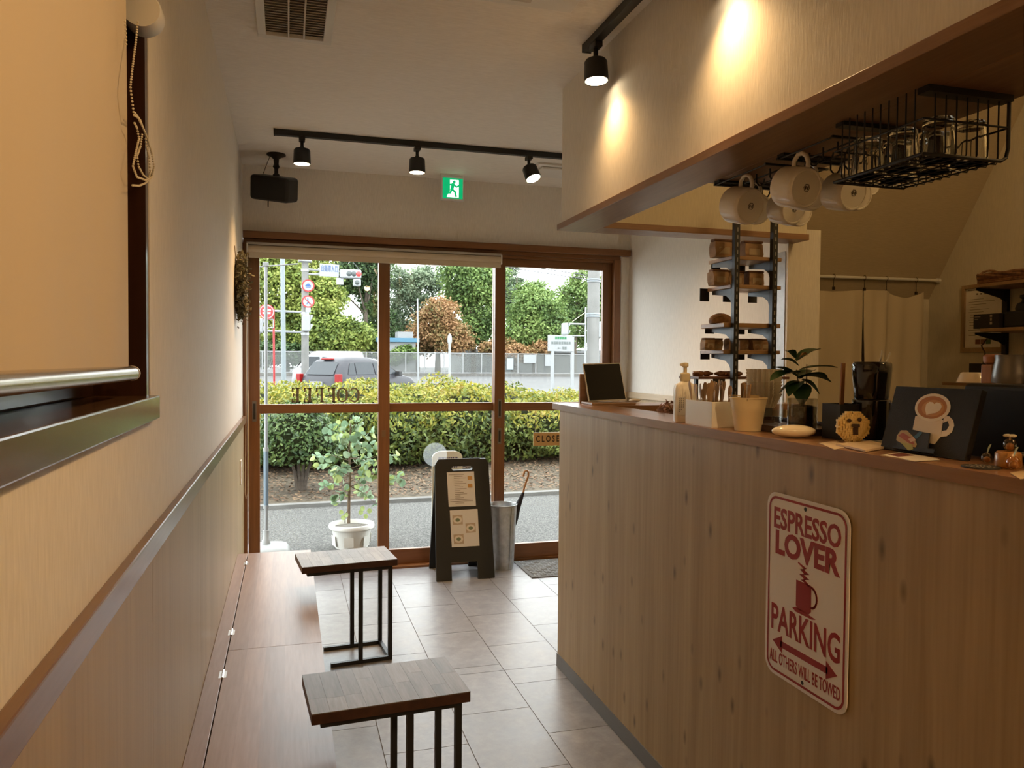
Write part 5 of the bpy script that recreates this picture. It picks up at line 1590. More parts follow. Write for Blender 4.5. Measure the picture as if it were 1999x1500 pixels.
MB().bx(3.79, 3.80, p.y - .07, p.y + .07, p.z - .06, p.z + .05).build('card', mat('card_black', (.025, .02, .016), .6), kb)
MB().path([(3.795, p.y - .02, p.z + .05), (3.795, p.y - .03, p.z + .11), (3.795, p.y - .005, p.z + .15), (3.795, p.y - .04, p.z + .19)], .004, 6).build('twig', mat('twig_dark', (.07, .045, .02), .8), kb)
MB().bx(3.62, XK - .002, p.y - .5, p.y + .09, p.z - .075, p.z - .06).build('ledge', mat('ledge_wood', (.22, .12, .05), .5), kb)

# ================================================================== MUG RACKS, MUGS, GLASS BASKET
m_mug = mat('mug_cream', (.84, .79, .70), .14, coat=.4)
m_logo = mat('mug_logo', (.05, .035, .025), .5)


def mug_rack(y0, y1, label):
    t = thing('mug_rack', label, 'rack', (1.44, (y0 + y1) / 2, ZS - .06), 'black mug racks under the board')
    z = ZS - .014
    for y in (y0, y1):
        MB().bx(1.338, 1.555, y - .004, y + .004, z, z + .006).build('cross_bar', m_black, t)
    for x in (1.345, 1.42, 1.48, 1.545):
        MB().tube((x, y0, z + .003), (x, y1, z + .003), .0026, 6).build('wire', m_black, t)
    MB().bx(1.338, 1.555, y1 - .03, y1, z + .006, ZS - .0005).build('clip_plate', m_black, t)
    k = MB()
    hooks = []
    for x in (1.385, 1.50):
        for f in (.15, .40, .65, .90):
            y = y0 + (y1 - y0) * f
            MB().path([(x, y, z + .003), (x, y, z - .022), (x + .004, y - .008, z - .034), (x + .006, y - .02, z - .036), (x + .006, y - .03, z - .028), (x + .006, y - .034, z - .018)], .0026, 6).build('hook', m_black, t)
            hooks.append(Vector((x + .005, y - .016, z - .034)))
    return t, hooks


r1, h1 = mug_rack(1.99, 2.27, 'black mug rack under the board, the farther of two')
r2, h2 = mug_rack(1.70, 1.93, 'black mug rack under the board, next to the glass basket')


def mug(px, py, Y, r_px, label):
    """mug hanging by its handle: base faces the camera, slightly right and down"""
    c = H(px, py, 'Y', Y)
    r = r_px / 1514 * math.hypot(c.x * math.sin(R(YAW)) + Y * math.cos(R(YAW)), 0)
    axis = Vector((.10, -.96, -.24)).normalized()      # from rim to base
    up = Vector((0, 0, 1)) - axis * axis.z; up.normalize()
    M = frame(c, up.cross(axis) * -1, up)
    M = Matrix((( *(axis.cross(up)), 0), (*up, 0), (*axis, 0), (0, 0, 0, 1))).transposed(); M.translation = c
    hgt = r * 1.5
    t = thing('mug', label, 'mug', c - Vector((0, 0, r)), 'cream mugs hanging on hooks')
    MB().lathe([(r * .94, -hgt), (r * 1.0, -hgt + .001), (r * 1.0, -.3 * r), (r * .97, -.1 * r), (r * .90, 0), (r * .82, 0), (r * .80, -.03 * r), (1e-5, -.03 * r)], 36, M).build('cup', m_mug, t, smooth=True)
    MB().lathe([(r * .94, -hgt + .0002), (r * .9, -hgt * .5), (r * .6, -.18 * r), (1e-5, -.18 * r)], 30, M).build('inside', m_mug, t, smooth=True)
    hp = [M @ Vector((0, r * a, -hgt + r * b)) for a, b in ((.93, .30), (1.25, .26), (1.55, .45), (1.62, .75), (1.5, 1.05), (1.22, 1.25), (.95, 1.28))]
    MB().path(hp, r * .115, 10).build('handle', m_mug, t, smooth=True)
    lg = MB()
    poly = [(r * .2 * math.cos(a) , r * .2 * math.sin(a)) for a in np.linspace(0, 6.283, 6, endpoint=False)]
    n = 6; inn = [(x * .8, y * .8) for x, y in poly]
    lg.add([(x, y, -.02 * r) for x, y in poly] + [(x, y, -.02 * r) for x, y in inn], [(i, (i + 1) % n, n + (i + 1) % n, n + i) for i in range(n)], M)
    for s in (-1, 1): lg.add([(r * .07 * s + r * .05 * math.cos(a) * 1.0, r * .10 * math.sin(a), -.02 * r) for a in np.linspace(0, 6.283, 10, endpoint=False)], [tuple(range(10))], M)
    o = lg.build('stamp', m_logo, t); o['kind'] = 'stuff'
    return t


for (px, py, Y, rp, lab) in ((1467, 403, 2.10, 36, 'cream mug hanging lowest at the left of the racks'),
                             (1484, 409, 2.22, 30, 'cream mug half hidden behind the leftmost mug'),
                             (1552, 409, 2.12, 31, 'cream mug hanging between the leftmost and the largest mug'),
                             (1566, 415, 2.24, 28, 'cream mug at the back below the largest mug'),
                             (1576, 367, 1.80, 40, 'largest cream mug hanging at the centre of the racks'),
                             (1592, 378, 1.93, 34, 'cream mug right behind the largest mug'),
                             (1668, 377, 1.83, 36, 'cream mug hanging at the right beside the glass basket'),
                             (1682, 382, 1.95, 30, 'cream mug at the far right, mostly behind another'),
                             (1705, 362, 2.02, 20, 'small cream mug showing under the glass basket')):
    mug(px, py, Y, rp, lab)

# wire basket with upturned glasses
bk = thing('wire_basket', 'black wire basket hanging under the board and holding glasses', 'basket', (1.45, 1.5, ZS - .15))
gx0, gx1, gy0_, gy1_ = 1.302, 1.532, 1.36, 1.64
gz0, gz1 = 1.842, ZS - .0005
MB().bx(gx0 + .0, gx1, gy0_ - .012, gy0_ + .02, gz1 - .014, gz1).build('hanger_plate', m_black, bk)
MB().bx(gx0 + .0, gx1, gy1_ - .03, gy1_, gz1 - .010, gz1).build('hanger_plate', m_black, bk)
rw = .0019
MB().path([(gx1, gy0_, gz1), (gx1, gy0_, gz0 + .03), (gx1 - .006, gy0_, gz0 + .008), (gx1 - .02, gy0_, gz0), (gx0, gy0_ + .001, gz0), (gx0, gy1_, gz0), (gx1 - .02, gy1_, gz0), (gx1, gy1_, gz0 + .02), (gx1, gy1_, gz1)], .0042, 8).build('heavy_frame', m_black, bk)
ring = [(gx0, gy0_, gz0 + .075), (gx1, gy0_, gz0 + .075), (gx1, gy1_, gz0 + .075), (gx0, gy1_, gz0 + .075)]
for a, b in zip(ring, ring[1:] + ring[:1]): MB().tube(a, b, .0024, 6).build('rim_wire', m_black, bk)
for k in range(1, 11):                       # U wires across
    y = gy0_ + (gy1_ - gy0_) * k / 11
    MB().path([(gx0, y, gz1), (gx0, y, gz0 + .008), (gx0 + .006, y, gz0), (gx1 - .006, y, gz0), (gx1, y, gz0 + .008), (gx1, y, gz0 + .075)], rw, 5).build('wire', m_black, bk)
for k in range(1, 8):                        # U wires along
    x = gx0 + (gx1 - gx0) * k / 8
    MB().path([(x, gy0_, gz1), (x, gy0_, gz0 + .008), (x, gy0_ + .006, gz0 - .002), (x, gy1_ - .006, gz0 - .002), (x, gy1_, gz0 + .008), (x, gy1_, gz0 + .075)], rw, 5).build('wire', m_black, bk)
m_tum = mat('tumbler_glass', (.97, .97, .95), .0, trans=1, ior=1.45)
for i, (x, y, lab) in enumerate(((1.352, 1.585, 'upturned clear tumbler at the far left of the basket'), (1.375, 1.50, 'second upturned tumbler from the left in the basket'), (1.44, 1.585, 'upturned tumbler at the back of the basket'), (1.39, 1.41, 'tallest-looking upturned tumbler in the middle of the basket'), (1.478, 1.41, 'upturned tumbler at the right of the basket'), (1.465, 1.497, 'upturned tumbler in the middle back of the basket'))):
    T = Matrix.Translation((x, y, gz0 + .0035))
    t = thing('tumbler', lab, 'glass', (x, y, gz0 + .0035), 'upturned tumblers in the wire basket')
    fl = lambda q_, i_: 1 + (.022 * math.cos(q_ * 10) if i_ in (1, 2, 6, 7) else 0)
    MB().lathe([(.0385, 0), (.0375, .012), (.034, .055), (.0325, .064), (.0325, .088), (.029, .092), (1e-5, .090), (1e-5, .078), (.028, .078), (.030, .06), (.036, .0)], 40, T, wave=fl).build('glass_wall', m_tum, t, smooth=True)

# ================================================================== CURTAIN, POSTER, WALL SHELF
ry_, rzc = 3.87, H(1835, 548, 'X', XK).z
rod = thing('curtain_rod', 'thin white tension rod across the kitchen alcove', 'rod', (3.2, ry_, rzc))
MB().tube((2.557, ry_, rzc - .01), (XK - .02, ry_, rzc), .009, 12).build('pole', m_white, rod, smooth=True)
MB().tube((XK - .022, ry_, rzc), (XK - .001, ry_, rzc), .014, 12).build('end_cap', m_white, rod, smooth=True)


def curtain(x0, x1, ztop, sagf, label, seed, fold):
    cu = thing('curtain', label, 'curtain', ((x0 + x1) / 2, ry_, .9), 'linen cafe curtains')
    mb = MB(); nu, nv = 70, 30; zb = .9
    for j in range(nv + 1):
        for i in range(nu + 1):
            s, t = i / nu, j / nv
            x = x0 + (x1 - x0) * s
            top = ztop - sagf(s)
            z = top + (zb - top) * t
            y = ry_ + .022 * math.sin(s * fold + seed) * (.5 + .7 * t) + .012 * math.sin(s * fold * 2.3 + 1.3 * seed + t * 1.5) + .004 * math.sin(t * 9 + s * 4)
            mb.v.append((x + .01 * math.sin(t * 2 + s * 7), y, z))
    for j in range(nv):
        for i in range(nu):
            k = j * (nu + 1) + i; mb.f.append((k, k + 1, k + nu + 2, k + nu + 1))
    mb.build('cloth', mat('linen', (.62, .54, .40), .9, bump=.4, bscale=300), cu, smooth=True)
    return cu


xs_ = [H(px, 560, 'Y', ry_).x for px in (1600, 1684, 1797)]
zt_ = H(1690, 563, 'Y', ry_).z
c1 = curtain(2.575, xs_[1] - .002, zt_ + .005, lambda s: .03 * abs(math.sin(s * 3.1 + 2.6)), 'left linen curtain hanging from the white rod', 1.0, 11)
c2_ = curtain(xs_[1] + .012, xs_[2], zt_ - .004, lambda s: .045 * max(0, math.sin((s - .45) * 5.5)) if s > .45 else .006, 'right linen curtain hanging from the white rod', 2.7, 9)
for i, (px, py) in enumerate(((1628, 556), (1688, 558), (1731, 562), (1789, 566))):
    p = H(px, py, 'Y', ry_)
    cl_ = MB()
    cl_.path([(p.x, ry_ + .012 * math.cos(a), rzc - .003 + .013 * math.sin(a)) for a in np.linspace(0, 6.283, 12, endpoint=False)], .0018, 5, closed=True)
    cl_.tube((p.x, ry_, rzc - .016), (p.x, ry_, p.z - .012), .002, 5).bx(p.x - .006, p.x + .006, ry_ - .006, ry_ + .006, p.z - .03, p.z - .012)
    cl_.build('curtain_clip', mat('clip_dark', (.06, .045, .03), .4, .6), c1 if i < 2 else c2_)

# framed notice on the right kitchen wall
wx = XK - .001
q = [H(px, py, 'X', wx - .012) for px, py in ((1876, 558), (1963, 550), (1963, 686), (1878, 690))]
fy1, fy0 = (q[0].y + q[3].y) / 2, (q[1].y + q[2].y) / 2
fz1, fz0 = (q[0].z + q[1].z) / 2, (q[2].z + q[3].z) / 2
pf_ = thing('framed_notice', 'white printed notice in a pale wooden frame on the kitchen wall', 'poster', (wx, (fy0 + fy1) / 2, fz0))
WM = frame((wx, fy1, fz0), (0, -1, 0), (0, 0, 1)); fw_, fh_ = fy1 - fy0, fz1 - fz0
m_pfw = wood('notice_frame', (.34, .22, .10), (.46, .32, .17), 'Z', 20, .1, .5)
for (a0, a1, c0, c1_) in ((0, .022, 0, fh_), (fw_ - .022, fw_, 0, fh_), (.022, fw_ - .022, 0, .028), (.022, fw_ - .022, fh_ - .022, fh_)):
    MB().bx(a0, a1, c0, c1_, 0, .016, WM).build('frame_bar', m_pfw, pf_, bevel=.001)
sheet = MB().bx(.022, fw_ - .022, .028, fh_ - .022, .002, .004, WM).build('sheet', mat('notice_paper', (.90, .86, .78), .5), pf_)
ln = MB(); r_ = random.Random(9)
for k in range(5): ln.bx(fw_ * (.32 + .09 * k), fw_ * (.36 + .09 * k), fh_ * .845, fh_ * .87, .004, .0045, WM)
for k in range(15):
    y = fh_ * (.78 - k * .038); s0 = fw_ * r_.uniform(.14, .2); s1 = fw_ * r_.uniform(.3, .8)
    ln.bx(s0, s1, y, y + .0025, .004, .0045, WM)
ln.bx(fw_ * .12, fw_ * .3, fh_ * .915, fh_ * .925, .004, .0045, WM)
o = ln.build('print', mat('ink_grey2', (.25, .2, .15), .8), sheet); o['kind'] = 'stuff'
for k, colr in enumerate(((.25, .1, .05), (.30, .16, .09), (.09, .17, .06))):
    MB().bx(fw_ * (.32 + .12 * k), fw_ * (.43 + .12 * k), fh_ * .12, fh_ * .19, .004, .0046, WM).build('package_print', mat('pack_print_%d' % k, colr, .6), sheet)

# bracket shelf with basket, box and camera-like black things
pA = H(1957, 560, 'X', 3.74)
ws = thing('wall_shelf', 'two-tier wooden wall shelf on a black upright at the right edge', 'shelf', (3.7, 3.2, 1.5))
sy_top = H(1915, 556, 'X', 3.66).y
zsh = H(1960, 552, 'X', 3.66).z
zsl = H(1960, 641, 'X', 3.66).z
MB().bx(3.60, XK - .001, 2.55, sy_top, zsh - .018, zsh).build('shelf_board', m_shelf, ws, bevel=.002)
sy_low = H(1930, 643, 'X', 3.66).y
MB().bx(3.60, XK - .001, 2.55, sy_low, zsl - .018, zsl).build('shelf_board', m_shelf, ws, bevel=.002)
yu = H(1962, 600, 'X', XK - .02).y
MB().bx(XK - .022, XK - .001, yu - .014, yu + .014, zsl - .2, zsh - .018).build('upright', m_black, ws)
for z in (zsh - .018, zsl - .018):
    MB().prism([(0, 0), (-.2, 0), (-.2, -.012), (-.03, -.05), (0, -.07)], yu - .003, yu + .003, Matrix(((1, 0, 0, XK - .022), (0, 0, 1, 0), (0, 1, 0, z), (0, 0, 0, 1)))).build('bracket', m_black, ws)
wb = thing('wicker_tray', 'braided wicker basket tray on the upper wall shelf', 'basket', (3.72, 2.95, zsh))
m_wick = mat('wicker', (.22, .105, .045), .55, noise=.4, nscale=60)
by0, by1w = 2.62, sy_top - .012
MB().bx(3.63, 3.82, by0, by1w, zsh + .0006, zsh + .006).build('bottom', m_wick, wb)
for ph in (0, 2.1, 4.2):
    pts = []
    per = [(3.625, by1w), (3.625, by0), (3.825, by0), (3.825, by1w)]
    for (xa_, ya_), (xb_, yb2) in zip(per, per[1:] + per[:1]):
        for k in range(14):
            t = k / 14; pts.append((xa_ + (xb_ - xa_) * t, ya_ + (yb2 - ya_) * t))
    P = [Vector((x + .009 * math.cos(i * .9 + ph), y + .009 * math.cos(i * .9 + ph), zsh + .042 + .010 * math.sin(i * .9 + ph))) for i, (x, y) in enumerate(pts)]
    MB().path(P, .009, 6, closed=True).build('braid', m_wick, wb, smooth=True)
for k in range(4):
    MB().path([(3.625 , by1w - .001, zsh + .008 + .008 * k), (3.622, by0, zsh + .008 + .008 * k), (3.825, by0, zsh + .008 + .008 * k), (3.825, by1w, zsh + .008 + .008 * k)], .0045, 6, closed=True).build('weave', m_wick, wb)
MB().path([(3.64 + .08 * (1 - math.cos(a)) , by1w, zsh + .045 + .035 * math.sin(a)) for a in np.linspace(0, 3.1416, 10)], .006, 6).build('loop_handle', m_wick, wb, smooth=True)
p = H(1905, 625, 'X', 3.62)
bxk = thing('black_box', 'black printed carton on the lower wall shelf', 'box', (3.66, p.y - .1, zsl))
yb0 = p.y - .16
MB().bx(3.605, 3.69, yb0, p.y, zsl + .0006, zsl + .078).build('carton', mat('carton_black', (.014, .011, .012), .4), bxk, bevel=.001)
BM_ = frame((3.6045, p.y, zsl), (0, -1, 0), (0, 0, 1))
pr_ = MB()
for (a0, a1, c0, c1_) in ((.008, .045, .062, .067), (.008, .03, .05, .053), (.104, .118, .06, .072), (.106, .116, .04, .056), (.104, .118, .02, .034)):
    pr_.bx(a0, a1, c0, c1_, 0, .0006, BM_)
o = pr_.build('print', mat('carton_print', (.34, .28, .22), .5), bxk); o['kind'] = 'stuff'
cm = thing('grinder', 'black rounded appliance on the lower wall shelf', 'appliance', (3.7, yb0 - .15, zsl))
MB().bx(3.62, 3.78, yb0 - .36, yb0 - .012, zsl + .0006, zsl + .085).build('case', m_black, cm, bevel=.01)
MB().lathe([(.055, .085), (.058, .1), (.05, .125), (.03, .135), (.028, .15), (.038, .155), (.038, .17), (1e-5, .172)], 24, Matrix.Translation((3.70, yb0 - .085, zsl))).build('hopper', m_black, cm, smooth=True)

# ================================================================== OUTSIDE
def gz(y):
    return 0 if y < 39 else .5 * min(1, (y - 39) / 7)


m_asph = mottled('asphalt', [(.40, (.04, .038, .034)), (.5, (.12, .115, .105)), (.60, (.30, .29, .265))], 75, rough=.9, bump=.8, bdist=.004, detail=6, nrough=.75)
m_soil = mottled('soil_litter', [(.3, (.055, .038, .02)), (.5, (.125, .092, .052)), (.7, (.22, .17, .10))], 9, rough=.95, bump=.8, bdist=.01, nrough=.75)
m_road = mottled('road_asphalt', [(.3, (.17, .17, .168)), (.7, (.215, .215, .213))], 3, rough=.9, bump=.2)
m_conc = mottled('concrete', [(.25, (.17, .16, .145)), (.75, (.29, .28, .26))], 4, rough=.9, bump=.3)
g1 = MB().add([(-6, YD + .131, -.02), (16, YD + .131, -.02), (16, 8.42, 0), (-6, 7.30, 0)], [(0, 1, 2, 3)]).build('ground_path', m_asph)
struct(g1, 'speckled grey asphalt path just outside the doors')
g2 = MB().add([(-6, 7.30, .0), (16, 8.42, .0), (16, 15.5, .0), (-6, 15.5, .0)], [(0, 1, 2, 3)]).build('ground_soil', m_soil)
struct(g2, 'brown soil strip with dry leaves under the hedge')
k_ = MB().add([(-6, 7.24, .035), (16, 8.36, .035), (16, 8.46, .035), (-6, 7.34, .035), (-6, 7.24, -.02), (16, 8.36, -.02), (16, 8.46, -.02), (-6, 7.34, -.02)], [(0, 1, 2, 3), (0, 4, 5, 1), (2, 6, 7, 3), (1, 5, 6, 2), (3, 7, 4, 0)]).build('ground_kerb', m_conc)
struct(k_, 'low concrete kerb between asphalt path and soil')
rd = MB()
prof = [(15.5, 0), (39, 0), (46, .5), (110, .6)]
for (ya1, za1), (yb1, zb1) in zip(prof[:-1], prof[1:]):
    rd.add([(-60, ya1, za1), (90, ya1, za1), (90, yb1, zb1), (-60, yb1, zb1)], [(0, 1, 2, 3)])
struct(rd.build('ground_road', m_road), 'pale grey road beyond the hedge')

# dry leaves on the soil
N = 9000
xx = rng.uniform(-1.2, 5.5, N); y_ = rng.uniform(7.9, 10.6, N)
P = np.stack([xx, y_ + xx * .05, np.full(N, .008) + rng.uniform(0, .012, N)], 1)
up = np.tile(np.array([[0, 0, 1.]]), (N, 1))
U, V = leaf_axes(N, up, .022, .012, .45)
dl = quads_mesh('fallen_leaves', P, U, V, leaf_mat('dry_leaf', [(.13, .065, .035), (.25, .14, .08), (.36, .24, .14), (.2, .12, .08)], 3, .8, .1))
tag(dl, 'dry brown leaves scattered on the soil under the hedge', 'leaves', None, 'stuff')

# azalea hedge: rounded bushes side by side
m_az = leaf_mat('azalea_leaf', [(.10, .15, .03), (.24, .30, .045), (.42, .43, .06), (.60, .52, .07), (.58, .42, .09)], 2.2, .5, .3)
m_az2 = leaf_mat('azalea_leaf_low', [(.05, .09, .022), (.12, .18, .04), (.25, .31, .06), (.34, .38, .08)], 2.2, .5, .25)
m_twig_shade = mat('hedge_twig_shade', (.02, .026, .008), .95, spec=.1)  # for the stems and the added light-blocking core


def bush(name, label, cat, c, r, n, mtop, mlow, L, W, group=None, zmin=.05, stems=3, twig=m_twig_shade):
    cx, cy, cz = c; rx, ry, rz = r
    t = thing(name, label, cat, (cx, cy, gz(cy)), group)
    d = rand_dirs(n); d[:, 2] = np.where(d[:, 2] < -.92, -d[:, 2], d[:, 2])
    lump = 1 + .10 * np.sin(d[:, 0] * 5 + cx * 3) * np.sin(d[:, 1] * 6 + cy) + .07 * np.sin(d[:, 2] * 9 + cx * 5 + d[:, 0] * 7)
    s = (rng.uniform(.80, 1.03, n) * lump)[:, None]
    P = np.array([cx, cy, cz]) + d * s * np.array([rx, ry, rz])
    keep = P[:, 2] > gz(cy) + zmin
    P, d = P[keep], d[keep]
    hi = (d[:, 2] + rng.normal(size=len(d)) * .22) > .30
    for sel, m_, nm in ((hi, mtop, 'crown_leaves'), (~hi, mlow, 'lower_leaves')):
        if sel.sum() < 3: continue
        U, V = leaf_axes(int(sel.sum()), d[sel], L, W, 1.0)
        quads_mesh(nm, P[sel], U, V, m_, t, 'stuff')
    core = MB().ball((cx, cy, cz), (rx * .78, ry * .78, rz * .78), 14, 8)  # solid dark core added inside the leaves to block light
    core.v = [(a, b_, max(gz(cy) + zmin * 1.0, c_)) for a, b_, c_ in core.v]
    core.build('shade_core', twig, t)
    for k in range(stems):
        a = rng.uniform(0, 6.28); q0 = .25
        MB().path([(cx + rx * q0 * math.cos(a) * .5, cy + ry * q0 * math.sin(a) * .5, gz(cy) - .02), (cx + rx * q0 * math.cos(a), cy + ry * q0 * math.sin(a), cz - rz * .2)], .02, 6, .012).build('stem', twig, t)
    return t


hl = 'rounded yellow-green azalea bush in the hedge across the path'
hg = 'azalea bushes of the hedge'
xs0 = -1.6
row = 0
for (Y0, Zc, rz_, rxx, ryy, n) in ((10.45, .46, .50, .85, .85, 7000), (11.9, .50, .53, .95, .95, 4200), (13.3, .51, .52, 1.0, 1.0, 3200)):
    k = 0
    x = -2.0 + .45 * row
    while x < 7.2 + .8 * row:
        y = Y0 + .05 * x + rng.uniform(-.12, .12)
        sc_h = rng.uniform(.93, 1.06) * (1 - .05 * max(0, x - 2.6)) * (1 + .05 * math.exp(-((x - 2.3) / 1.0) ** 2))
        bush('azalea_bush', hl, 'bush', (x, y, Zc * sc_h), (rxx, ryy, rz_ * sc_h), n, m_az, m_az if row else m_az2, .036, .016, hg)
        x += 1.08 + .08 * row
        k += 1
    row += 1
# darker shrub with visible trunk at the left, before the hedge
bc_ = H(588, 958, 'Z', 0)
cc = H(588, 868, 'Y', bc_.y)
m_sg = leaf_mat('shrub_leaf', [(.035, .075, .025), (.08, .15, .045), (.16, .26, .075), (.27, .36, .10)], 5, .45, .25)
bs = bush('camellia_shrub', 'dark green leafy shrub with a forked trunk left of the potted tree', 'bush', (cc.x - .02, bc_.y, cc.z + .02), (.48, .42, .42), 4200, m_sg, m_sg, .026, .013, None, .32, 0)
for dx_, dz_ in ((-.16, .5), (.05, .55), (.16, .45), (-.05, .6)):
    MB().path([(bc_.x + dx_ * .18, bc_.y, -.02), (bc_.x + dx_ * .4, bc_.y, .2), (bc_.x + dx_, bc_.y, dz_)], [.026, .018, .010], 8).build('trunk', mat('bark_grey', (.13, .10, .075), .9, noise=.3, nscale=30), bs)

# ------------------------------------------------------------------ potted eucalyptus
PY = 5.95
pp = H(687, 1022, 'Y', PY)
prz = pp.z
eu = thing('potted_eucalyptus', 'round-leaved eucalyptus in a white pot outside the left door', 'plant', (pp.x, PY, -.015))
T = Matrix.Translation((pp.x, PY, -.015))
hpt = prz + .015
MB().lathe([(1e-5, .004), (.115, .004), (.118, 0), (.122, 0), (.145, hpt - .045), (.150, hpt - .04), (.168, hpt - .028), (.170, hpt - .012), (.166, hpt), (.155, hpt + .002), (.150, hpt - .02), (.147, hpt - .04), (1e-5, hpt - .04)], 40, T).build('pot', mat('pot_white', (.85, .85, .80), .4), eu, smooth=True)
for k in range(6):
    a = k * math.pi / 3 + .3
    MB().bx(-.002, .0, -.035, .035, .02, hpt - .08, T @ Matrix.Rotation(a, 4, 'Z') @ Matrix.Translation((.137, 0, 0)) @ Matrix.Rotation(R(5), 4, 'Y')).build('pot_facet', mat('pot_white2', (.74, .74, .69), .45), eu)
MB().lathe([(1e-5, .0), (.146, 0), (.146, .006), (1e-5, .012)], 24, T @ Matrix.Translation((0, 0, hpt - .036))).build('soil', mat('pot_soil', (.23, .20, .165), .95, noise=.4, nscale=60, bump=.8, bscale=100), eu)
m_bark = mat('euca_bark', (.36, .26, .18), .8, noise=.25, nscale=40)
tk = [H(px, py, 'Y', PY) for px, py in ((681, 1022), (682, 960), (684, 925), (682, 880), (684, 850), (686, 815))]
MB().path(tk, [.013, .011, .009, .008, .006, .004], 8).build('trunk', m_bark, eu, smooth=True)
MB().path([H(674, 1022, 'Y', PY + .01), H(674, 1005, 'Y', PY), H(681, 995, 'Y', PY)], .004, 6).build('side_shoot', mat('shoot_dark', (.06, .05, .04), .8), eu)
brs = []
for (x0_, y0_, x1_, y1_, dy) in ((683, 930, 630, 950, .1), (683, 930, 620, 910, -.1), (683, 900, 615, 890, .05), (683, 880, 640, 850, -.1), (684, 860, 650, 830, .08), (685, 940, 745, 925, -.05),
                                 (684, 915, 755, 900, .1), (683, 890, 735, 870, -.08), (684, 865, 725, 845, .1), (685, 845, 705, 820, 0), (684, 925, 785, 940, -.15), (684, 905, 778, 890, .12),
                                 (684, 950, 790, 925, 0), (683, 955, 648, 985, -.05), (684, 950, 735, 985, .05), (683, 910, 650, 930, -.2), (684, 895, 720, 905, -.22), (683, 875, 665, 855, -.15), (684, 860, 700, 868, .2)):
    a, b = H(x0_, y0_, 'Y', PY), H(x1_, y1_, 'Y', PY + dy)
    mid = a.lerp(b, .5) + Vector((0, 0, .02))
    MB().path([a, mid, b], [.0035, .0025, .0012], 5).build('branch', m_bark, eu)
    brs.append((a, mid, b))
lm = MB(); n = 9
lm.add([(0, 0, 0)] + [(.017 * math.cos(q_) + .017, .0175 * math.sin(q_), .003 * math.cos(q_ * 2)) for q_ in np.linspace(0, 6.283, n, endpoint=False)], [(0, 1 + i, 1 + (i + 1) % n) for i in range(n)])
leafs = []
m_eu = [leaf_mat('euca_leaf_%d' % i, [tuple(c_ * .85 for c_ in colr), colr], 8, .55, .35) for i, colr in enumerate(((.26, .38, .22), (.36, .47, .31), (.42, .52, .20), (.20, .31, .19)))]
for mm in m_eu:
    me = bpy.data.meshes.new('leaf'); me.from_pydata(lm.v, [], lm.f); me.update(); me.materials.append(mm); leafs.append(me)
cnt = 0
for bi, (a, mid, b) in enumerate(brs):
    for k in range(15):
        t = .2 + .8 * k / 14
        p = (a.lerp(mid, t * 2) if t < .5 else mid.lerp(b, t * 2 - 1)) + Vector((rng.normal() * .014, rng.normal() * .014, rng.normal() * .014))
        o = bpy.data.objects.new('leaf', leafs[int(rng.integers(0, 4))]); col.objects.link(o)
        o.parent = eu; o.matrix_parent_inverse = eu.matrix_basis.inverted()
        o.location = p; o.rotation_euler = (rng.uniform(-1.4, 1.4), rng.uniform(-1.2, 1.2), rng.uniform(0, 6.28)); s = rng.uniform(1.1, 1.9); o.scale = (s, s, s)
for (px, py) in ((666, 1010), (672, 1005), (700, 1000), (710, 1008), (717, 997), (662, 1000), (704, 992)):
    o = bpy.data.objects.new('leaf', leafs[2]); col.objects.link(o); o.parent = eu; o.matrix_parent_inverse = eu.matrix_basis.inverted()
    o.location = H(px, py, 'Y', PY - .05); o.rotation_euler = (1.3, .2, rng.uniform(-.6, .6)); o.scale = (1.1, 1.1, 1.1)

# ------------------------------------------------------------------ banner pole with weighted base
NY = 5.75
nb = thing('banner_pole', 'empty white banner pole in a white water base by the left jamb', 'banner stand', (H(516, 1070, 'Y', NY).x, NY, -.018))
bx_c = H(520, 1070, 'Y', NY).x
T = Matrix.Translation((bx_c, NY, -.018))
sq = rrect(.33, .33, .08, 5); n = len(sq); vs = []; fs = []
lv = [(0, .97), (.012, 1), (.06, .98), (.085, .86), (.10, .55), (.105, .2)]
for zz, k in lv: vs += [(x * k, y * k, zz) for x, y in sq]
for i in range(len(lv) - 1):
    for j in range(n): fs.append((i * n + j, i * n + (j + 1) % n, (i + 1) * n + (j + 1) % n, (i + 1) * n + j))
fs += [tuple(range(n))[::-1], tuple((len(lv) - 1) * n + j for j in range(n))]
MB().add(vs, fs, T).build('water_base', mat('base_white', (.50, .51, .50), .5), nb, smooth=True)
MB().lathe([(.03, .1), (.03, .13), (.022, .14), (.022, .2)], 16, T).build('socket', mat('base_white', (.50, .51, .50), .5), nb, smooth=True)
zA, zB, zT = H(515, 990, 'Y', NY).z, H(515, 878, 'Y', NY).z, H(515, 515, 'Y', NY).z
m_pol = mat('pole_white', (.42, .43, .43), .4)
MB().tube((bx_c, NY, .15), (bx_c, NY, zA), .013, 12).build('lower_tube', m_pol, nb, smooth=True)
MB().tube((bx_c, NY, zA), (bx_c, NY, zB), .0165, 12).build('sleeve', mat('sleeve_blue', (.20, .28, .35), .4), nb, smooth=True)
for z in (zA, zB): MB().tube((bx_c, NY, z - .012), (bx_c, NY, z + .012), .019, 12).build('collar', m_pol, nb, smooth=True)
MB().tube((bx_c, NY, zB), (bx_c, NY, zT), .0115, 12).build('upper_tube', m_pol, nb, smooth=True)
MB().tube((bx_c - .15, NY, zT - .035), (H(582, 513, 'Y', NY).x, NY, zT + .008), .005, 8).build('cross_arm', m_pol, nb, smooth=True)
MB().bx(bx_c - .02, bx_c + .02, NY - .015, NY + .015, zT - .02, zT + .01).build('joint', m_pol, nb, bevel=.004)
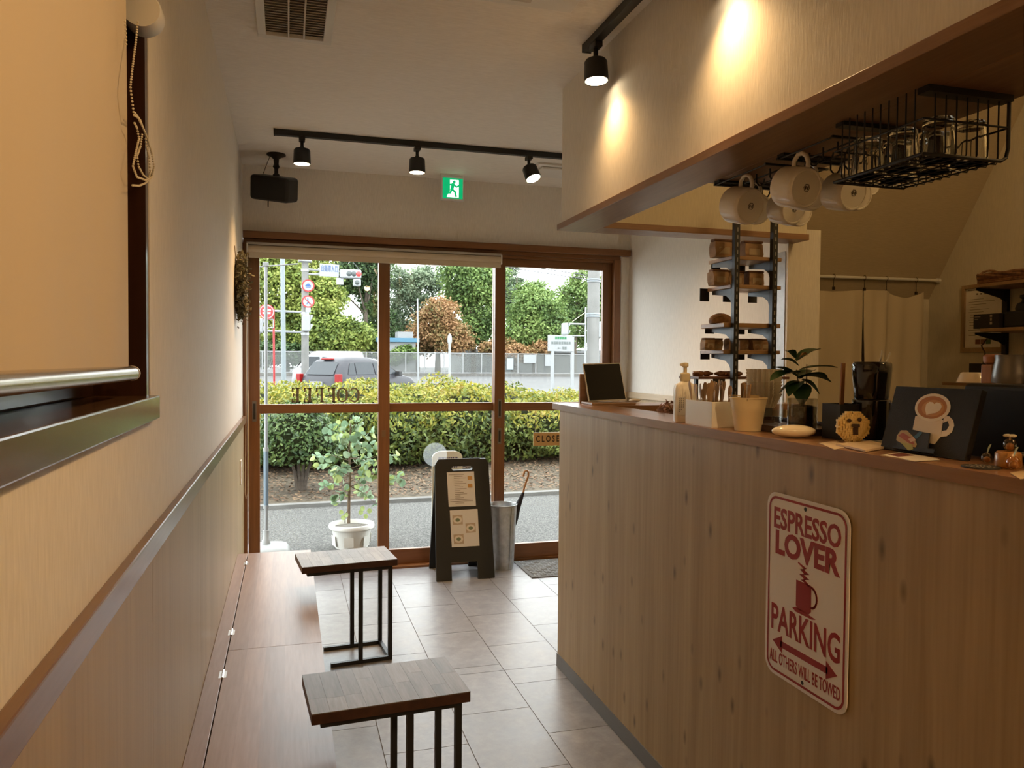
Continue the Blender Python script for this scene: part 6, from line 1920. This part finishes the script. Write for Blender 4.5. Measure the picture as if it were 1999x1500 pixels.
# cream rounded sign outside, behind the menu board
a = H(844, 900, 'Y', 5.62); b = H(903, 880, 'Y', 5.62)
os_ = thing('outdoor_sign', 'cream round-topped sign outside, peeping over the menu board', 'signboard', ((a.x + b.x) / 2, 5.62, -.018))
w_ = b.x - a.x; xm_ = (a.x + b.x) / 2; zt2 = b.z
pol = [(-w_ / 2, .25), (w_ / 2, .25), (w_ / 2, zt2 - .05)] + [(w_ / 2 - .07 + .07 * math.cos(q_), zt2 - .05 + .05 * math.sin(q_)) for q_ in np.linspace(.2, 1.57, 5)] + [(-w_ / 2 + .07 + .07 * math.cos(q_), zt2 - .05 + .05 * math.sin(q_)) for q_ in np.linspace(1.57, 2.9, 5)] + [(-w_ / 2, zt2 - .05)]
OM = frame((xm_, 5.62, 0), (1, 0, 0), (0, 0, 1))
MB().prism(pol, -.008, .008, OM).build('board', mat('sign_cream', (.80, .77, .60), .5), os_)
for s in (-1, 1): MB().tube((xm_ + s * w_ * .3, 5.635, -.018), (xm_ + s * w_ * .3, 5.635, .4), .008, 8).build('leg', m_black, os_)
wr_ = MB(); r_ = random.Random(4)
for j, zz in enumerate((zt2 - .055, zt2 - .078, zt2 - .105, zt2 - .125)):
    x = -w_ * .30 + .01 * j
    while x < w_ * .34:
        ww = r_.uniform(.006, .012); wr_.bx(x, x + ww, zz, zz + .010, .008, .0088, OM); x += ww + .005
o = wr_.build('print', mat('ink_blue', (.10, .10, .2), .6), os_); o['kind'] = 'stuff'

# ------------------------------------------------------------------ street furniture
def PXY(px, py, Y): return H(px, py, 'Y', Y)


m_polec = mottled('pole_concrete', [(.3, (.27, .265, .25)), (.7, (.37, .365, .35))], 3, rough=.85, bump=.2)
m_poles = mat('pole_steel', (.33, .38, .40), .45)
m_sw = mat('street_white', (.50, .52, .53), .5)
m_sr = mat('street_red', (.62, .03, .035), .4)
m_sb = mat('street_blue', (.03, .13, .42), .4)
QY = 27.0
c0 = PXY(596, 740, QY)
tp = thing('signal_pole', 'tall concrete pole carrying road signs and the traffic light arm', 'pole', (c0.x, QY, gz(QY)))
MB().path([(c0.x, QY, gz(QY) - .05), (c0.x, QY, 7.5)], .13, 14, .105).build('shaft', m_polec, tp, smooth=True)
for py in (528, 560, 612, 652): 
    z = PXY(596, py, QY).z; MB().tube((c0.x, QY, z - .04), (c0.x, QY, z + .04), .135, 14).build('band', mat('band_steel', (.6, .61, .62), .4, .5), tp, smooth=True)
for py0, px1, py1 in ((610, 512, 606), (649, 512, 646)):
    MB().tube(PXY(596, py0, QY), PXY(px1, py1, QY), .035, 8).build('side_arm', m_sw, tp, smooth=True)
for dz in (0, .16):
    a = PXY(600, 526, QY) - Vector((0, 0, dz)); b = PXY(705, 534, QY) - Vector((0, 0, dz * .6))
    MB().tube(a, b, .035, 8).build('signal_arm', m_sw, tp, smooth=True)
MB().bx(c0.x - .22, c0.x + .22, QY - .2, QY + .2, PXY(596, 512, QY).z, PXY(596, 500, QY).z).build('cable_box', mat('box_grey', (.62, .63, .64), .5), tp, bevel=.03)
# place-name board
a, b = PXY(624, 539, QY - .2), PXY(662, 516, QY - .2)
nbd = thing('place_name_board', 'white place-name board with blue characters on the signal arm', 'sign', ((a.x + b.x) / 2, QY - .2, a.z))
NM = frame((a.x, QY - .2, a.z), (1, 0, -.03), (0, 0, 1)); nw, nh = b.x - a.x, b.z - a.z
MB().bx(0, nw, 0, nh, -.03, 0, NM).build('plate', m_sw, nbd)
text('lettering', '自衛隊入口', .24, m_sb, NM @ Matrix.Translation((nw / 2, nh * .60, .005)), nbd, extrude=.003, width=nw * .84)
ul = MB()
for k in range(9): ul.bx(nw * (.10 + .09 * k), nw * (.165 + .09 * k), nh * .14, nh * .24, 0, .004, NM)
o = ul.build('small_print', mat('ink_slate', (.3, .34, .42), .6), nbd); o['kind'] = 'stuff'
# traffic light
a, b = PXY(664, 543, QY - .25), PXY(706, 527, QY - .25)
tl = thing('traffic_light', 'horizontal traffic light showing red at the end of the arm', 'traffic light', ((a.x + b.x) / 2, QY - .25, a.z))
MB().bx(a.x, b.x, QY - .3, QY - .15, a.z, b.z).build('housing', m_sw, tl, bevel=.05)
for k in range(3):
    xk = a.x + (b.x - a.x) * (.42 + .225 * k); r0 = (b.z - a.z) * .29
    MB().lathe([(r0, 0), (r0 * .7, .03), (1e-5, .04)], 20, frame((xk, QY - .30, (a.z + b.z) / 2), (1, 0, 0), (0, 0, 1))).build('lamp', mat('lamp_red', (.6, .03, .03), .4, emit=(1, .06, .05), estr=.6) if k == 2 else mat('lamp_off', (.06, .07, .07), .4), tl, smooth=True)
a, b = PXY(690, 559, QY - .25), PXY(705, 545, QY - .25)
MB().bx(a.x, b.x, QY - .3, QY - .15, a.z, b.z).build('arrow_housing', m_sw, tl, bevel=.04)
MB().lathe([((b.x - a.x) * .32, 0), ((b.x - a.x) * .2, .03), (1e-5, .04)], 20, frame(((a.x + b.x) / 2, QY - .30, (a.z + b.z) / 2), (1, 0, 0), (0, 0, 1))).build('arrow_lamp', mat('lamp_off', (.06, .07, .07), .4), tl, smooth=True)
a, b = PXY(657, 556, QY - .22), PXY(671, 543, QY - .22)
tag(MB().bx(a.x, b.x, QY - .24, QY - .2, a.z, b.z).build('sensor_plate', m_sw, bevel=.01), 'small square white plate hanging under the signal arm', 'plate')


def round_sign(px, py, r_px, Y, label, kind):
    c = PXY(px, py, Y); r = r_px / 1514 * Y * 1.02
    t = thing('road_sign', label, 'sign', (c.x, Y, c.z - r))
    M = frame(c, (1, 0, 0), (0, 0, 1))
    MB().lathe([(1e-5, -.02), (r, -.02), (r, 0), (1e-5, 0)], 32, M).build('plate', m_sr, t)
    if kind != 'red':
        MB().disc(r * .78, .004, 32, M).build('face', m_sw, t)
    s = r
    if kind == 'car':
        MB().prism([(-.42 * s, -.12 * s), (-.42 * s, .1 * s), (-.24 * s, .14 * s), (-.14 * s, .34 * s), (.16 * s, .34 * s), (.30 * s, .12 * s), (.44 * s, .08 * s), (.44 * s, -.12 * s)], .004, .008, M).bx(-.4 * s, .4 * s, -.30 * s, -.2 * s, .004, .008, M).build('pictogram', m_sb, t)
    if kind == 'walk':
        mb = MB(); limb(mb, [(-.05 * s, .25 * s), (0, -.05 * s), (.25 * s, -.38 * s)], .13 * s, .004, .008, M); limb(mb, [(0, -.05 * s), (-.2 * s, -.38 * s)], .13 * s, .004, .008, M)
        mb.disc(.1 * s, .008, 12, M, (-.05 * s, .42 * s)); mb.build('pictogram', m_sb, t)
        sl_ = MB(); limb(sl_, [(-.5 * s, .5 * s), (.5 * s, -.5 * s)], .12 * s, .008, .011, M); sl_.build('slash', m_sr, t)
    if kind == 'red':
        MB().tube(c + Vector((0, .03, 0)), PXY(535, py, Y + .2), .02, 6).build('bracket', m_sw, t)
        o1 = [(r * .9 * math.cos(q_), r * .9 * math.sin(q_)) for q_ in np.linspace(0, 6.283, 28, endpoint=False)]; o2 = [(x * .88, y * .88) for x, y in o1]; n = 28
        MB().add([(x, y, .004) for x, y in o1] + [(x, y, .004) for x, y in o2], [(i, (i + 1) % n, n + (i + 1) % n, n + i) for i in range(n)], M).build('ring', m_sw, t)
        MB().bx(-.5 * r, .55 * r, .12 * r, .34 * r, 0, .004, M).build('print', m_sw, t)
        MB().bx(-.5 * r, .5 * r, -.28 * r, -.02 * r, 0, .004, M).build('print', m_sw, t)
    return t


round_sign(602, 558, 11.5, QY - .2, 'round red-ringed sign with a blue car, upper on the pole', 'car')
round_sign(602, 589, 11.5, QY - .2, 'round red-ringed sign with a crossed figure, lower on the pole', 'walk')
a, b = PXY(597, 610, QY - .2), PXY(607, 601, QY - .2)
tag(MB().bx(a.x, b.x, QY - .22, QY - .2, a.z, b.z).build('sign_plate', m_sw), 'small white plate below the two round signs', 'sign')
# pedestrian signals
def ped(px0, py0, px1, py1, Y, label, face=1):
    a, b = PXY(px0, py1, Y), PXY(px1, py0, Y)
    t = thing('pedestrian_signal', label, 'signal', ((a.x + b.x) / 2, Y, a.z))
    zc = (a.z + b.z) / 2; w = b.x - a.x
    MB().bx(a.x, a.x + w * .72, Y - .15, Y + .15, a.z, b.z).build('housing', m_sw, t, bevel=.04)
    for z0_, z1_ in ((a.z, zc - .02), (zc + .02, b.z)):
        s0 = a.x + w * .72
        MB().add([(s0, Y - .15, z1_), (s0, Y + .15, z1_), (b.x, Y - .15, z1_ - .03), (b.x, Y + .15, z1_ - .03), (s0, Y - .15, z0_ + .05), (s0, Y + .15, z0_ + .05)], [(0, 1, 3, 2), (0, 2, 4), (1, 5, 3)]).build('hood', m_sw, t)
        MB().bx(s0 - .01, s0 + .012, Y - .12, Y + .12, z0_ + .05, z1_ - .05).build('lens', mat('ped_lens', (.05, .09, .12), .3), t)
    return t


ped(591, 615, 612, 647, QY - .3, 'white pedestrian signal on the concrete pole, hoods to the right')
ped(502, 622, 519, 650, QY - .1, 'pedestrian signal at the far left end of the white arms')
# steel pole, red pole
c0 = PXY(555, 740, 21)
tag(MB().path([(c0.x, 21, gz(21) - .05), (c0.x - .06, 21, 7)], .062, 12, .052).build('steel_pole', m_poles, smooth=True), 'pale blue-grey steel pole left of the concrete pole', 'pole')
c0 = PXY(536, 740, 26)
z0_ = PXY(535, 604, 26).z
tag(MB().path([(c0.x, 26, gz(26) - .05), (c0.x - .02, 26, z0_)], .034, 10).build('red_pole', m_sr, smooth=True), 'thin red pole beside the pale steel pole', 'pole')
round_sign(521, 609, 14, 25.8, 'round red sign with white bands at the left jamb', 'red')
a, b = PXY(523, 640, 25.9), PXY(534, 624, 25.9)
fr_ = thing('sign_bracket', 'small white rectangular bracket on the red pole', 'bracket', ((a.x + b.x) / 2, 25.9, a.z))
for p_, q_ in (((a.x, a.z), (b.x, a.z)), ((b.x, a.z), (b.x, b.z)), ((b.x, b.z), (a.x, b.z)), ((a.x, b.z), (a.x, a.z))):
    MB().tube((p_[0], 25.9, p_[1]), (q_[0], 25.9, q_[1]), .018, 6).build('bar', m_sw, fr_)

# right utility pole
UY = 19.0
c0 = PXY(1158, 700, UY)
up_ = thing('utility_pole', 'thick pale concrete utility pole seen in the right door', 'pole', (c0.x, UY, gz(UY)))
MB().path([(c0.x, UY, gz(UY) - .05), (c0.x, UY, 8)], .165, 16, .15).build('shaft', m_polec, up_, smooth=True)
for py in (546, 550, 613, 618):
    z = PXY(1158, py, UY).z; MB().tube((c0.x, UY, z - .018), (c0.x, UY, z + .018), .18, 14).build('band', mat('band_blue', (.42, .48, .53), .4, .4), up_, smooth=True)
cx_ = PXY(1143, 700, UY - .1).x
MB().tube((cx_, UY - .1, gz(UY)), (cx_, UY - .1, PXY(1143, 600, UY - .1).z), .024, 8).build('conduit', m_sw, up_, smooth=True)
a, b = PXY(1166, 660, UY - .05), PXY(1180, 628, UY - .05)
MB().bx(a.x, b.x + .1, UY - .12, UY + .05, a.z, b.z).build('meter_box', m_sw, up_, bevel=.04)
MB().tube(PXY(1107, 632, UY - .1), PXY(1143, 633, UY - .1), .022, 8).build('signal_arm', m_sw, up_, smooth=True)
MB().tube(PXY(1118, 656, UY - .1), PXY(1143, 656, UY - .1), .018, 8).build('lower_arm', m_sw, up_, smooth=True)
MB().tube(PXY(1118, 628, UY - .1), PXY(1143, 610, UY - .1), .008, 6).build('stay_wire', mat('wire_yellow', (.6, .58, .35), .5), up_)
ped(1099, 631, 1111, 655, UY - .2, 'white pedestrian signal on the arm of the right utility pole')
# overhead wires
m_wire = mat('wire_black', (.04, .04, .045), .6)
pole_top = bpy.data.objects['signal_pole'].location + Vector((0, 0, 7.0))
for k, (a, b) in enumerate(((PXY(1150, 546, UY), pole_top), (PXY(1150, 538, UY), pole_top + Vector((0, 0, .16))), (PXY(704, 530, QY - .2), pole_top - Vector((0, .1, .3))))):
    pts = [a.lerp(b, t / 10) - Vector((0, 0, (.5 if k < 2 else 0) * math.sin(math.pi * t / 10))) for t in range(11)]
    tag(MB().path(pts, .011, 5).build('overhead_wire', m_wire),
        ('lower overhead wire running to the right utility pole', 'upper overhead wire running to the right utility pole', 'stay wire rising from the traffic light arm')[k], 'wire', 'overhead wires')

# clinic-style signboard on two posts
SY_ = 30.0
a, b = PXY(1070, 686, SY_), PXY(1121, 655, SY_)
sb2 = thing('street_signboard', 'white signboard with green heading on two white posts', 'signboard', ((a.x + b.x) / 2, SY_, gz(SY_)))
MB().bx(a.x, b.x, SY_ - .05, SY_ + .05, a.z, b.z).build('board', m_sw, sb2, bevel=.01)
for px in (1079, 1118):
    x = PXY(px, 690, SY_).x; MB().bx(x - .06, x + .06, SY_ - .05, SY_ + .05, gz(SY_), a.z).build('post', m_sw, sb2)
BM2 = frame((a.x, SY_ - .051, a.z), (1, 0, 0), (0, 0, 1)); bw, bh_ = b.x - a.x, b.z - a.z
gm = MB()
for k in range(5): gm.bx(bw * (.26 + .09 * k), bw * (.33 + .09 * k), bh_ * .74, bh_ * .9, 0, .01, BM2)
gm.build('heading_print', mat('print_green', (.04, .28, .10), .6), sb2)['kind'] = 'stuff'
gm = MB()
for k in range(8): gm.bx(bw * (.12 + .095 * k), bw * (.19 + .095 * k), bh_ * .44, bh_ * .6, 0, .01, BM2)
gm.prism([(bw * .34, bh_ * .2), (bw * .40, bh_ * .26), (bw * .40, bh_ * .22), (bw * .48, bh_ * .22), (bw * .48, bh_ * .18), (bw * .40, bh_ * .18), (bw * .40, bh_ * .14)], 0, .01, BM2)
for k in range(2): gm.bx(bw * (.54 + .09 * k), bw * (.61 + .09 * k), bh_ * .12, bh_ * .28, 0, .01, BM2)
gm.build('print', mat('print_grey', (.22, .25, .24), .6), sb2)['kind'] = 'stuff'
# slim poles
c0 = PXY(817, 720, 40)
tag(MB().path([(c0.x, 40, gz(40)), (c0.x - .05, 40, PXY(816, 583, 40).z)], .05, 8, .035).build('flag_pole', m_sw, smooth=True), 'slim white pole before the grey-green tree', 'pole')
c0 = PXY(878, 730, 36); zt_ = PXY(878, 655, 36).z
mp2 = thing('marker_post', 'white post with an oval head in the middle door view', 'post', (c0.x, 36, gz(36)))
MB().tube((c0.x, 36, gz(36)), (c0.x, 36, zt_ - .3), .06, 8).build('post', m_sw, mp2, smooth=True)
MB().ball((c0.x, 36, zt_ - .2), (.11, .06, .28), 12, 8).build('head', mat('mirror_back', (.55, .58, .56), .4), mp2, smooth=True)

# fence on its low concrete wall
FY = 46.0
fx0, fx1 = PXY(470, 710, FY).x, PXY(1215, 710, FY).x
wall_top = PXY(1000, 730, FY).z; f_top = PXY(1000, 690, FY).z
cw = MB().bx(fx0, fx1, FY, FY + .3, gz(FY) - .2, wall_top).build('wall_street', m_conc)
struct(cw, 'stained low concrete wall across the road')
fe = thing('mesh_fence', 'white mesh fence with posts on the low concrete wall', 'fence', ((fx0 + fx1) / 2, FY + .1, wall_top))
m_fe = mat('fence_white', (.42, .43, .43), .5)
npst = 21
for k in range(npst):
    x = fx0 + (fx1 - fx0) * k / (npst - 1)
    MB().bx(x - .035, x + .035, FY + .08, FY + .15, wall_top, f_top).build('fence_post', m_fe, fe)
MB().bx(fx0, fx1, FY + .09, FY + .14, f_top - .05, f_top).build('top_rail', m_fe, fe)
MB().bx(fx0, fx1, FY + .09, FY + .14, wall_top + .02, wall_top + .07).build('bottom_rail', m_fe, fe)
MB().bx(fx0, fx1, FY + .11, FY + .115, wall_top + .07, f_top - .05).build('mesh', film_mat('fence_mesh', (.28, .29, .28), .34), fe)
for k, (x0_, y0_, x1_, y1_) in enumerate(((1023, 693, 1047, 709), (1065, 693, 1080, 715), (990, 700, 1003, 722))):
    a, b = PXY(x0_, y1_, FY), PXY(x1_, y0_, FY)
    tag(MB().bx(a.x, b.x, FY + .03, FY + .06, a.z, b.z).build('notice_board', m_sw if k < 2 else mat('notice_blue', (.55, .62, .68), .5)), ('wide white notice fixed to the mesh fence', 'tall white notice fixed to the mesh fence', 'pale blue notice fixed to the mesh fence')[k], 'notice')

# building behind the trees
bd = thing('low_building', 'low white building with a blue band behind the fence', 'building', (10, 49, 0))
a, b = PXY(742, 700, 48), PXY(812, 664, 48)
MB().bx(a.x, b.x, 48, 49.5, .5, b.z).build('wall', mat('plaster_white', (.42, .43, .43), .8), bd)
z0_, z1_ = PXY(780, 668, 48).z, PXY(780, 660, 48).z
MB().bx(a.x - .2, b.x + .2, 47.8, 49.7, z0_, z1_).build('blue_band', mat('band_blue2', (.10, .28, .42), .6), bd)
a2, b2 = PXY(778, 660, 48), PXY(808, 648, 48)
MB().bx(a2.x, b2.x, 48.2, 49.5, z1_, b2.z).build('roof_block', mat('plaster_white', (.42, .43, .43), .8), bd)
bd2 = thing('long_building', 'pale grey long building seen through the mesh fence', 'building', (22, 62, 0))
a, b = PXY(905, 735, 62), PXY(1175, 690, 62)
MB().bx(a.x, b.x, 62, 68, .4, b.z).build('wall', mat('plaster_grey', (.30, .31, .30), .8), bd2)
MB().bx(a.x - .3, b.x + .3, 61.7, 68.3, b.z, b.z + .25).build('roof', mat('roof_grey', (.35, .36, .37), .7), bd2)

# ------------------------------------------------------------------ trees
m_trunk = mat('tree_bark', (.20, .16, .12), .9, noise=.3, nscale=4)
PAL = {
    'yg': [(0.169, 0.255, 0.067), (0.341, 0.456, 0.096), (0.542, 0.629, 0.140), (0.686, 0.715, 0.198)],
    'g': [(0.111, 0.198, 0.067), (0.226, 0.370, 0.104), (0.370, 0.542, 0.154), (0.514, 0.671, 0.213)],
    'dk': [(0.075, 0.125, 0.061), (0.125, 0.226, 0.090), (0.213, 0.341, 0.119), (0.312, 0.456, 0.154)],
    'gg': [(0.169, 0.240, 0.154), (0.298, 0.414, 0.255), (0.441, 0.557, 0.341), (0.542, 0.629, 0.414)],
    'or': [(0.255, 0.270, 0.096), (0.485, 0.312, 0.125), (0.686, 0.384, 0.184), (0.772, 0.428, 0.213)],
}


def tree(label, Y, blobs, pal, n, L, trunk=None, sparse=1.0, name='tree', cat='tree'):
    """blobs: (px, py, rx_px, ry_px) crown lobes in picture pixels at distance Y"""
    k = Y / 1514 * 1.05; n = int(n * 1.75)
    lobes = [(PXY(px, py, Y + rng.uniform(-1, 1)), rx * k, ry * k) for px, py, rx, ry in blobs]
    c = lobes[0][0]
    bx0 = PXY(trunk[0], trunk[1], Y) if trunk else c
    t = thing(name, label, cat, (bx0.x, Y, gz(Y)), 'trees beyond the road')
    tot = sum(rx * ry for _, rx, ry in lobes); Ps = []; Ds = []
    for c_, rx, ry in lobes:
        m_ = int(n * rx * ry / tot)
        # twig clusters inside each lobe
        nc = max(10, m_ // 34)
        d = rand_dirs(nc); rad = rng.uniform(.35, 1, nc) ** .5
        cen = np.array(c_) + d * rad[:, None] * np.array([rx, min(rx, ry) * .9, ry])
        idx = rng.integers(0, nc, m_)
        sp = .22 * min(rx, ry) * sparse
        off = rng.normal(size=(m_, 3)) * sp * np.array([1.1, 1, .6])
        Ps.append(cen[idx] + off); Ds.append(d[idx] * .6 + np.array([0, 0, .6]))
    P = np.concatenate(Ps); Dd = np.concatenate(Ds)
    keep = P[:, 2] > gz(Y) + .3; P, Dd = P[keep], Dd[keep]
    U, V = leaf_axes(len(P), Dd, L * .68, L * .40, .9)
    quads_mesh('crown', P, U, V, leaf_mat('tree_leaf_' + pal, PAL[pal], .45, .6, .3), t, 'stuff')
    top = c
    MB().path([(bx0.x, Y, gz(Y) - .1), (bx0.x + (top.x - bx0.x) * .4, Y, gz(Y) + (top.z - gz(Y)) * .5), (top.x, Y, top.z)], [.22, .17, .07], 8).build('trunk', m_trunk, t, smooth=True)
    for c_, rx, ry in lobes[1:]:
        MB().path([(bx0.x + (top.x - bx0.x) * .5, Y, gz(Y) + (top.z - gz(Y)) * .6), tuple(c_)], [.09, .03], 6).build('branch', m_trunk, t)
    return t


tree('tall yellow-green tree filling the left of the left door', 52, [(548, 560, 62, 70), (520, 520, 45, 50), (590, 520, 50, 45), (540, 640, 60, 50), (600, 600, 40, 55)], 'yg', 15000, .19, (560, 720))
tree('lower yellow-green tree behind the dark car', 50, [(650, 655, 55, 36), (625, 615, 40, 40), (690, 660, 45, 30), (640, 575, 30, 30)], 'yg', 11000, .17, (650, 720))
tree('dark green tree with bare trunk behind the traffic light', 56, [(715, 540, 36, 40), (690, 520, 40, 28), (728, 585, 26, 32), (660, 560, 34, 26), (735, 500, 34, 30)], 'dk', 10000, .18, (712, 720), .8)
tree('dark low tree left of the low white building', 58, [(742, 640, 34, 40), (722, 680, 40, 18), (768, 690, 26, 14)], 'dk', 6000, .17, (742, 720))
tree('thin grey-green tree behind the slim white pole', 60, [(815, 560, 44, 34), (790, 600, 34, 46), (842, 545, 32, 26), (775, 545, 28, 24), (770, 630, 24, 38)], 'gg', 8500, .17, (815, 720), .85)
tree('orange-brown tree in the middle door view', 50, [(855, 640, 46, 36), (830, 665, 40, 26), (880, 660, 36, 28), (858, 608, 28, 26), (900, 670, 22, 18)], 'or', 12000, .15, (855, 720))
tree('tall green tree with drooping boughs right of the orange tree', 55, [(925, 560, 38, 46), (900, 540, 34, 36), (938, 615, 34, 50), (955, 545, 34, 40), (925, 650, 28, 30), (890, 585, 28, 26)], 'g', 13000, .18, (925, 720))
tree('slender tree rising at the left of the right door', 58, [(1003, 545, 16, 36), (1000, 600, 26, 40), (985, 570, 20, 50)], 'gg', 4200, .17, (1003, 720))
tree('broad bright green tree in the middle of the right door', 52, [(1045, 605, 44, 40), (1030, 650, 52, 36), (1070, 640, 44, 36), (1040, 575, 34, 26)], 'g', 13000, .17, (1045, 720))
tree('green tree beside the right utility pole', 56, [(1120, 585, 36, 34), (1100, 620, 36, 40), (1135, 640, 34, 40), (1140, 550, 28, 26), (1170, 590, 34, 60)], 'g', 11000, .18, (1120, 720))
tree('low reddish bush behind the notices on the fence', 49, [(1010, 690, 36, 16), (985, 675, 26, 14), (1060, 680, 26, 14), (955, 680, 20, 14)], 'or', 5200, .14, (1010, 722), name='low_bush', cat='bush')
tree('low green bush behind the fence near the low building', 49, [(790, 690, 22, 14), (770, 700, 22, 14)], 'g', 2600, .14, (785, 722), name='low_bush', cat='bush')
tree('dark hedge of bushes behind the white van', 50, [(560, 690, 40, 22), (520, 690, 34, 22), (615, 690, 34, 18)], 'dk', 5200, .15, (560, 722), name='low_bush', cat='bush')

# ------------------------------------------------------------------ vehicles
m_cg = mat('car_glass', (.035, .04, .045), .12, spec=.25)


def vehicle(name, label, cx, cy, rot, layers, paint, wins, wheels, extra):
    z = gz(cy)
    t = thing(name, label, 'car', (cx, cy, z), None, True, rot)
    mb = MB(); N = 32; vs = []; fs = []
    for (zz, xb_, xf_, hw, rad) in layers:
        poly = rrect(xf_ - xb_, 2 * hw, rad, 7); mid = (xb_ + xf_) / 2
        vs += [(x + mid, y, zz) for x, y in poly]
    n = len(poly)
    for i in range(len(layers) - 1):
        for j in range(n): fs.append((i * n + j, i * n + (j + 1) % n, (i + 1) * n + (j + 1) % n, (i + 1) * n + j))
    fs += [tuple(range(n))[::-1], tuple((len(layers) - 1) * n + j for j in range(n))]
    mb.add(vs, fs).build('body', paint, t, smooth=True)
    for w in wins:
        MB().add(w, [tuple(range(len(w)))]).build('window', m_cg, t)
    for (x, y) in wheels:
        s = 1 if y > 0 else -1
        wh = MB().lathe([(1e-5, -.09), (.24, -.09), (.30, -.07), (.30, .07), (.24, .09), (1e-5, .09)], 24, Matrix.Translation((x, y, .3)) @ Matrix.Rotation(R(90), 4, 'X')).build('wheel', mat('tyre', (.03, .03, .03), .8), t, smooth=True)
        MB().lathe([(1e-5, -.1), (.17, -.1), (.17, -.085), (1e-5, -.085)], 20, Matrix.Translation((x, y, .3)) @ Matrix.Rotation(R(90 * s), 4, 'X')).build('hub', m_steel, wh)
    for nm, verts, m_ in extra:
        MB().bx(*verts).build(nm, m_, t, bevel=.02)
    return t


CY = 24.0
cc = PXY(706, 720, CY)
# +x is forward
hatch = [(.18, -1.80, 1.80, .72, .2), (.42, -1.88, 1.88, .80, .3), (.70, -1.86, 1.86, .83, .34), (.88, -1.82, 1.62, .82, .34), (.97, -1.76, 1.18, .78, .3), (1.22, -1.60, .62, .69, .26), (1.40, -1.42, .22, .62, .26), (1.49, -1.20, -.12, .54, .24), (1.52, -1.0, -.35, .42, .2)]
wn = []
for s in (-1, 1):
    o_ = lambda x, z, hw: (x, s * (hw + .012), z)
    wn.append([o_(-1.42, 1.0, .775), o_(-1.10, 1.0, .775), o_(-1.08, 1.34, .655), o_(-1.24, 1.32, .662)])
    wn.append([o_(-1.06, 1.0, .775), o_(-.30, 1.0, .775), o_(-.30, 1.36, .645), o_(-1.02, 1.35, .65)])
    wn.append([o_(-.24, 1.0, .775), o_(.86, 1.0, .775), o_(.30, 1.33, .655), o_(-.24, 1.36, .645)])
wn.append([(-1.78, -.55, 1.0), (-1.78, .55, 1.0), (-1.50, .48, 1.36), (-1.50, -.48, 1.36)])
wn.append([(1.16, -.6, 1.0), (1.16, .6, 1.0), (.33, .5, 1.38), (.33, -.5, 1.38)])
m_tail = mat('tail_red', (.42, .015, .015), .3, spec=.3)
vehicle('hatchback', 'dark grey hatchback seen from behind on the road', cc.x, CY, R(43), hatch, mat('paint_grey', (.075, .075, .088), .4, spec=.35), wn,
        [(-1.2, -.72), (-1.2, .72), (1.2, -.72), (1.2, .72)],
        [('tail_light', (-1.87, -1.70, -.835, -.68, .74, 1.02), m_tail), ('tail_light', (-1.87, -1.70, .68, .835, .74, 1.02), m_tail), ('brake_light', (-1.50, -1.36, -.2, .2, 1.42, 1.47), m_tail),
         ('number_plate', (-1.93, -1.88, -.25, .25, .60, .80), m_sw), ('mirror', (.62, .76, -.98, -.80, .95, 1.1), m_blackp), ('mirror', (.62, .76, .80, .98, .95, 1.1), m_blackp)])
VY = 38.0
cv = PXY(645, 720, VY)
vanl = [(.2, -1.65, 1.65, .70, .15), (.5, -1.68, 1.70, .74, .2), (.95, -1.68, 1.66, .74, .2), (1.05, -1.66, 1.50, .73, .18), (1.55, -1.60, 1.05, .68, .18), (1.80, -1.52, .80, .62, .2), (1.86, -1.40, .60, .52, .2)]
wv = []
for s in (-1, 1):
    o_ = lambda x, z, hw: (x, s * (hw + .012), z)
    for x0_, x1_, xt in ((-1.5, -.7, -.7), (-.62, .3, .3), (.38, 1.30, .95)):
        wv.append([o_(x0_, 1.08, .728), o_(x1_, 1.08, .728), o_(xt, 1.58, .675), o_(x0_ + .04, 1.58, .675)])
wv.append([(1.50, -.6, 1.1), (1.50, .6, 1.1), (1.06, .55, 1.62), (1.06, -.55, 1.62)])
vehicle('white_van', 'white van partly hidden behind the concrete pole', cv.x, VY, R(172), vanl, mat('paint_white', (.46, .47, .48), .3, coat=.4), wv,
        [(-1.1, -.66), (-1.1, .66), (1.1, -.66), (1.1, .66)], [('door_handle', (-.1, .1, -.765, -.74, .98, 1.02), m_blackp), ('door_handle', (-.1, .1, .74, .765, .98, 1.02), m_blackp)])

# ------------------------------------------------------------------ outdoor surfaces: one common albedo factor
EXT = .475
for nm in ('asphalt', 'soil_litter', 'road_asphalt', 'concrete', 'dry_leaf', 'azalea_leaf', 'azalea_leaf_low', 'shrub_leaf', 'pot_soil', 'euca_bark',
           'base_white', 'pole_white', 'sleeve_blue', 'pole_concrete', 'pole_steel', 'street_white', 'street_red',
           'street_blue', 'fence_white', 'fence_mesh', 'plaster_white', 'plaster_grey', 'roof_grey', 'band_blue', 'band_blue2', 'band_steel', 'box_grey', 'paint_white', 'paint_grey', 'tree_bark',
           'bark_grey', 'tree_leaf_yg', 'tree_leaf_g', 'tree_leaf_dk', 'tree_leaf_gg', 'tree_leaf_or', 'print_green', 'print_grey', 'tail_red', 'notice_blue', 'mirror_back', 'hedge_twig_shade'):
    m_ = MATS.get(nm)
    if not m_: continue
    for nd in m_.node_tree.nodes:
        if nd.type == 'VALTORGB':
            for e_ in nd.color_ramp.elements: e_.color = (*[c_ * EXT for c_ in e_.color[:3]], 1)
        elif nd.type == 'BSDF_PRINCIPLED' and not nd.inputs['Base Color'].is_linked:
            nd.inputs['Base Color'].default_value = (*[c_ * EXT for c_ in nd.inputs['Base Color'].default_value[:3]], 1)
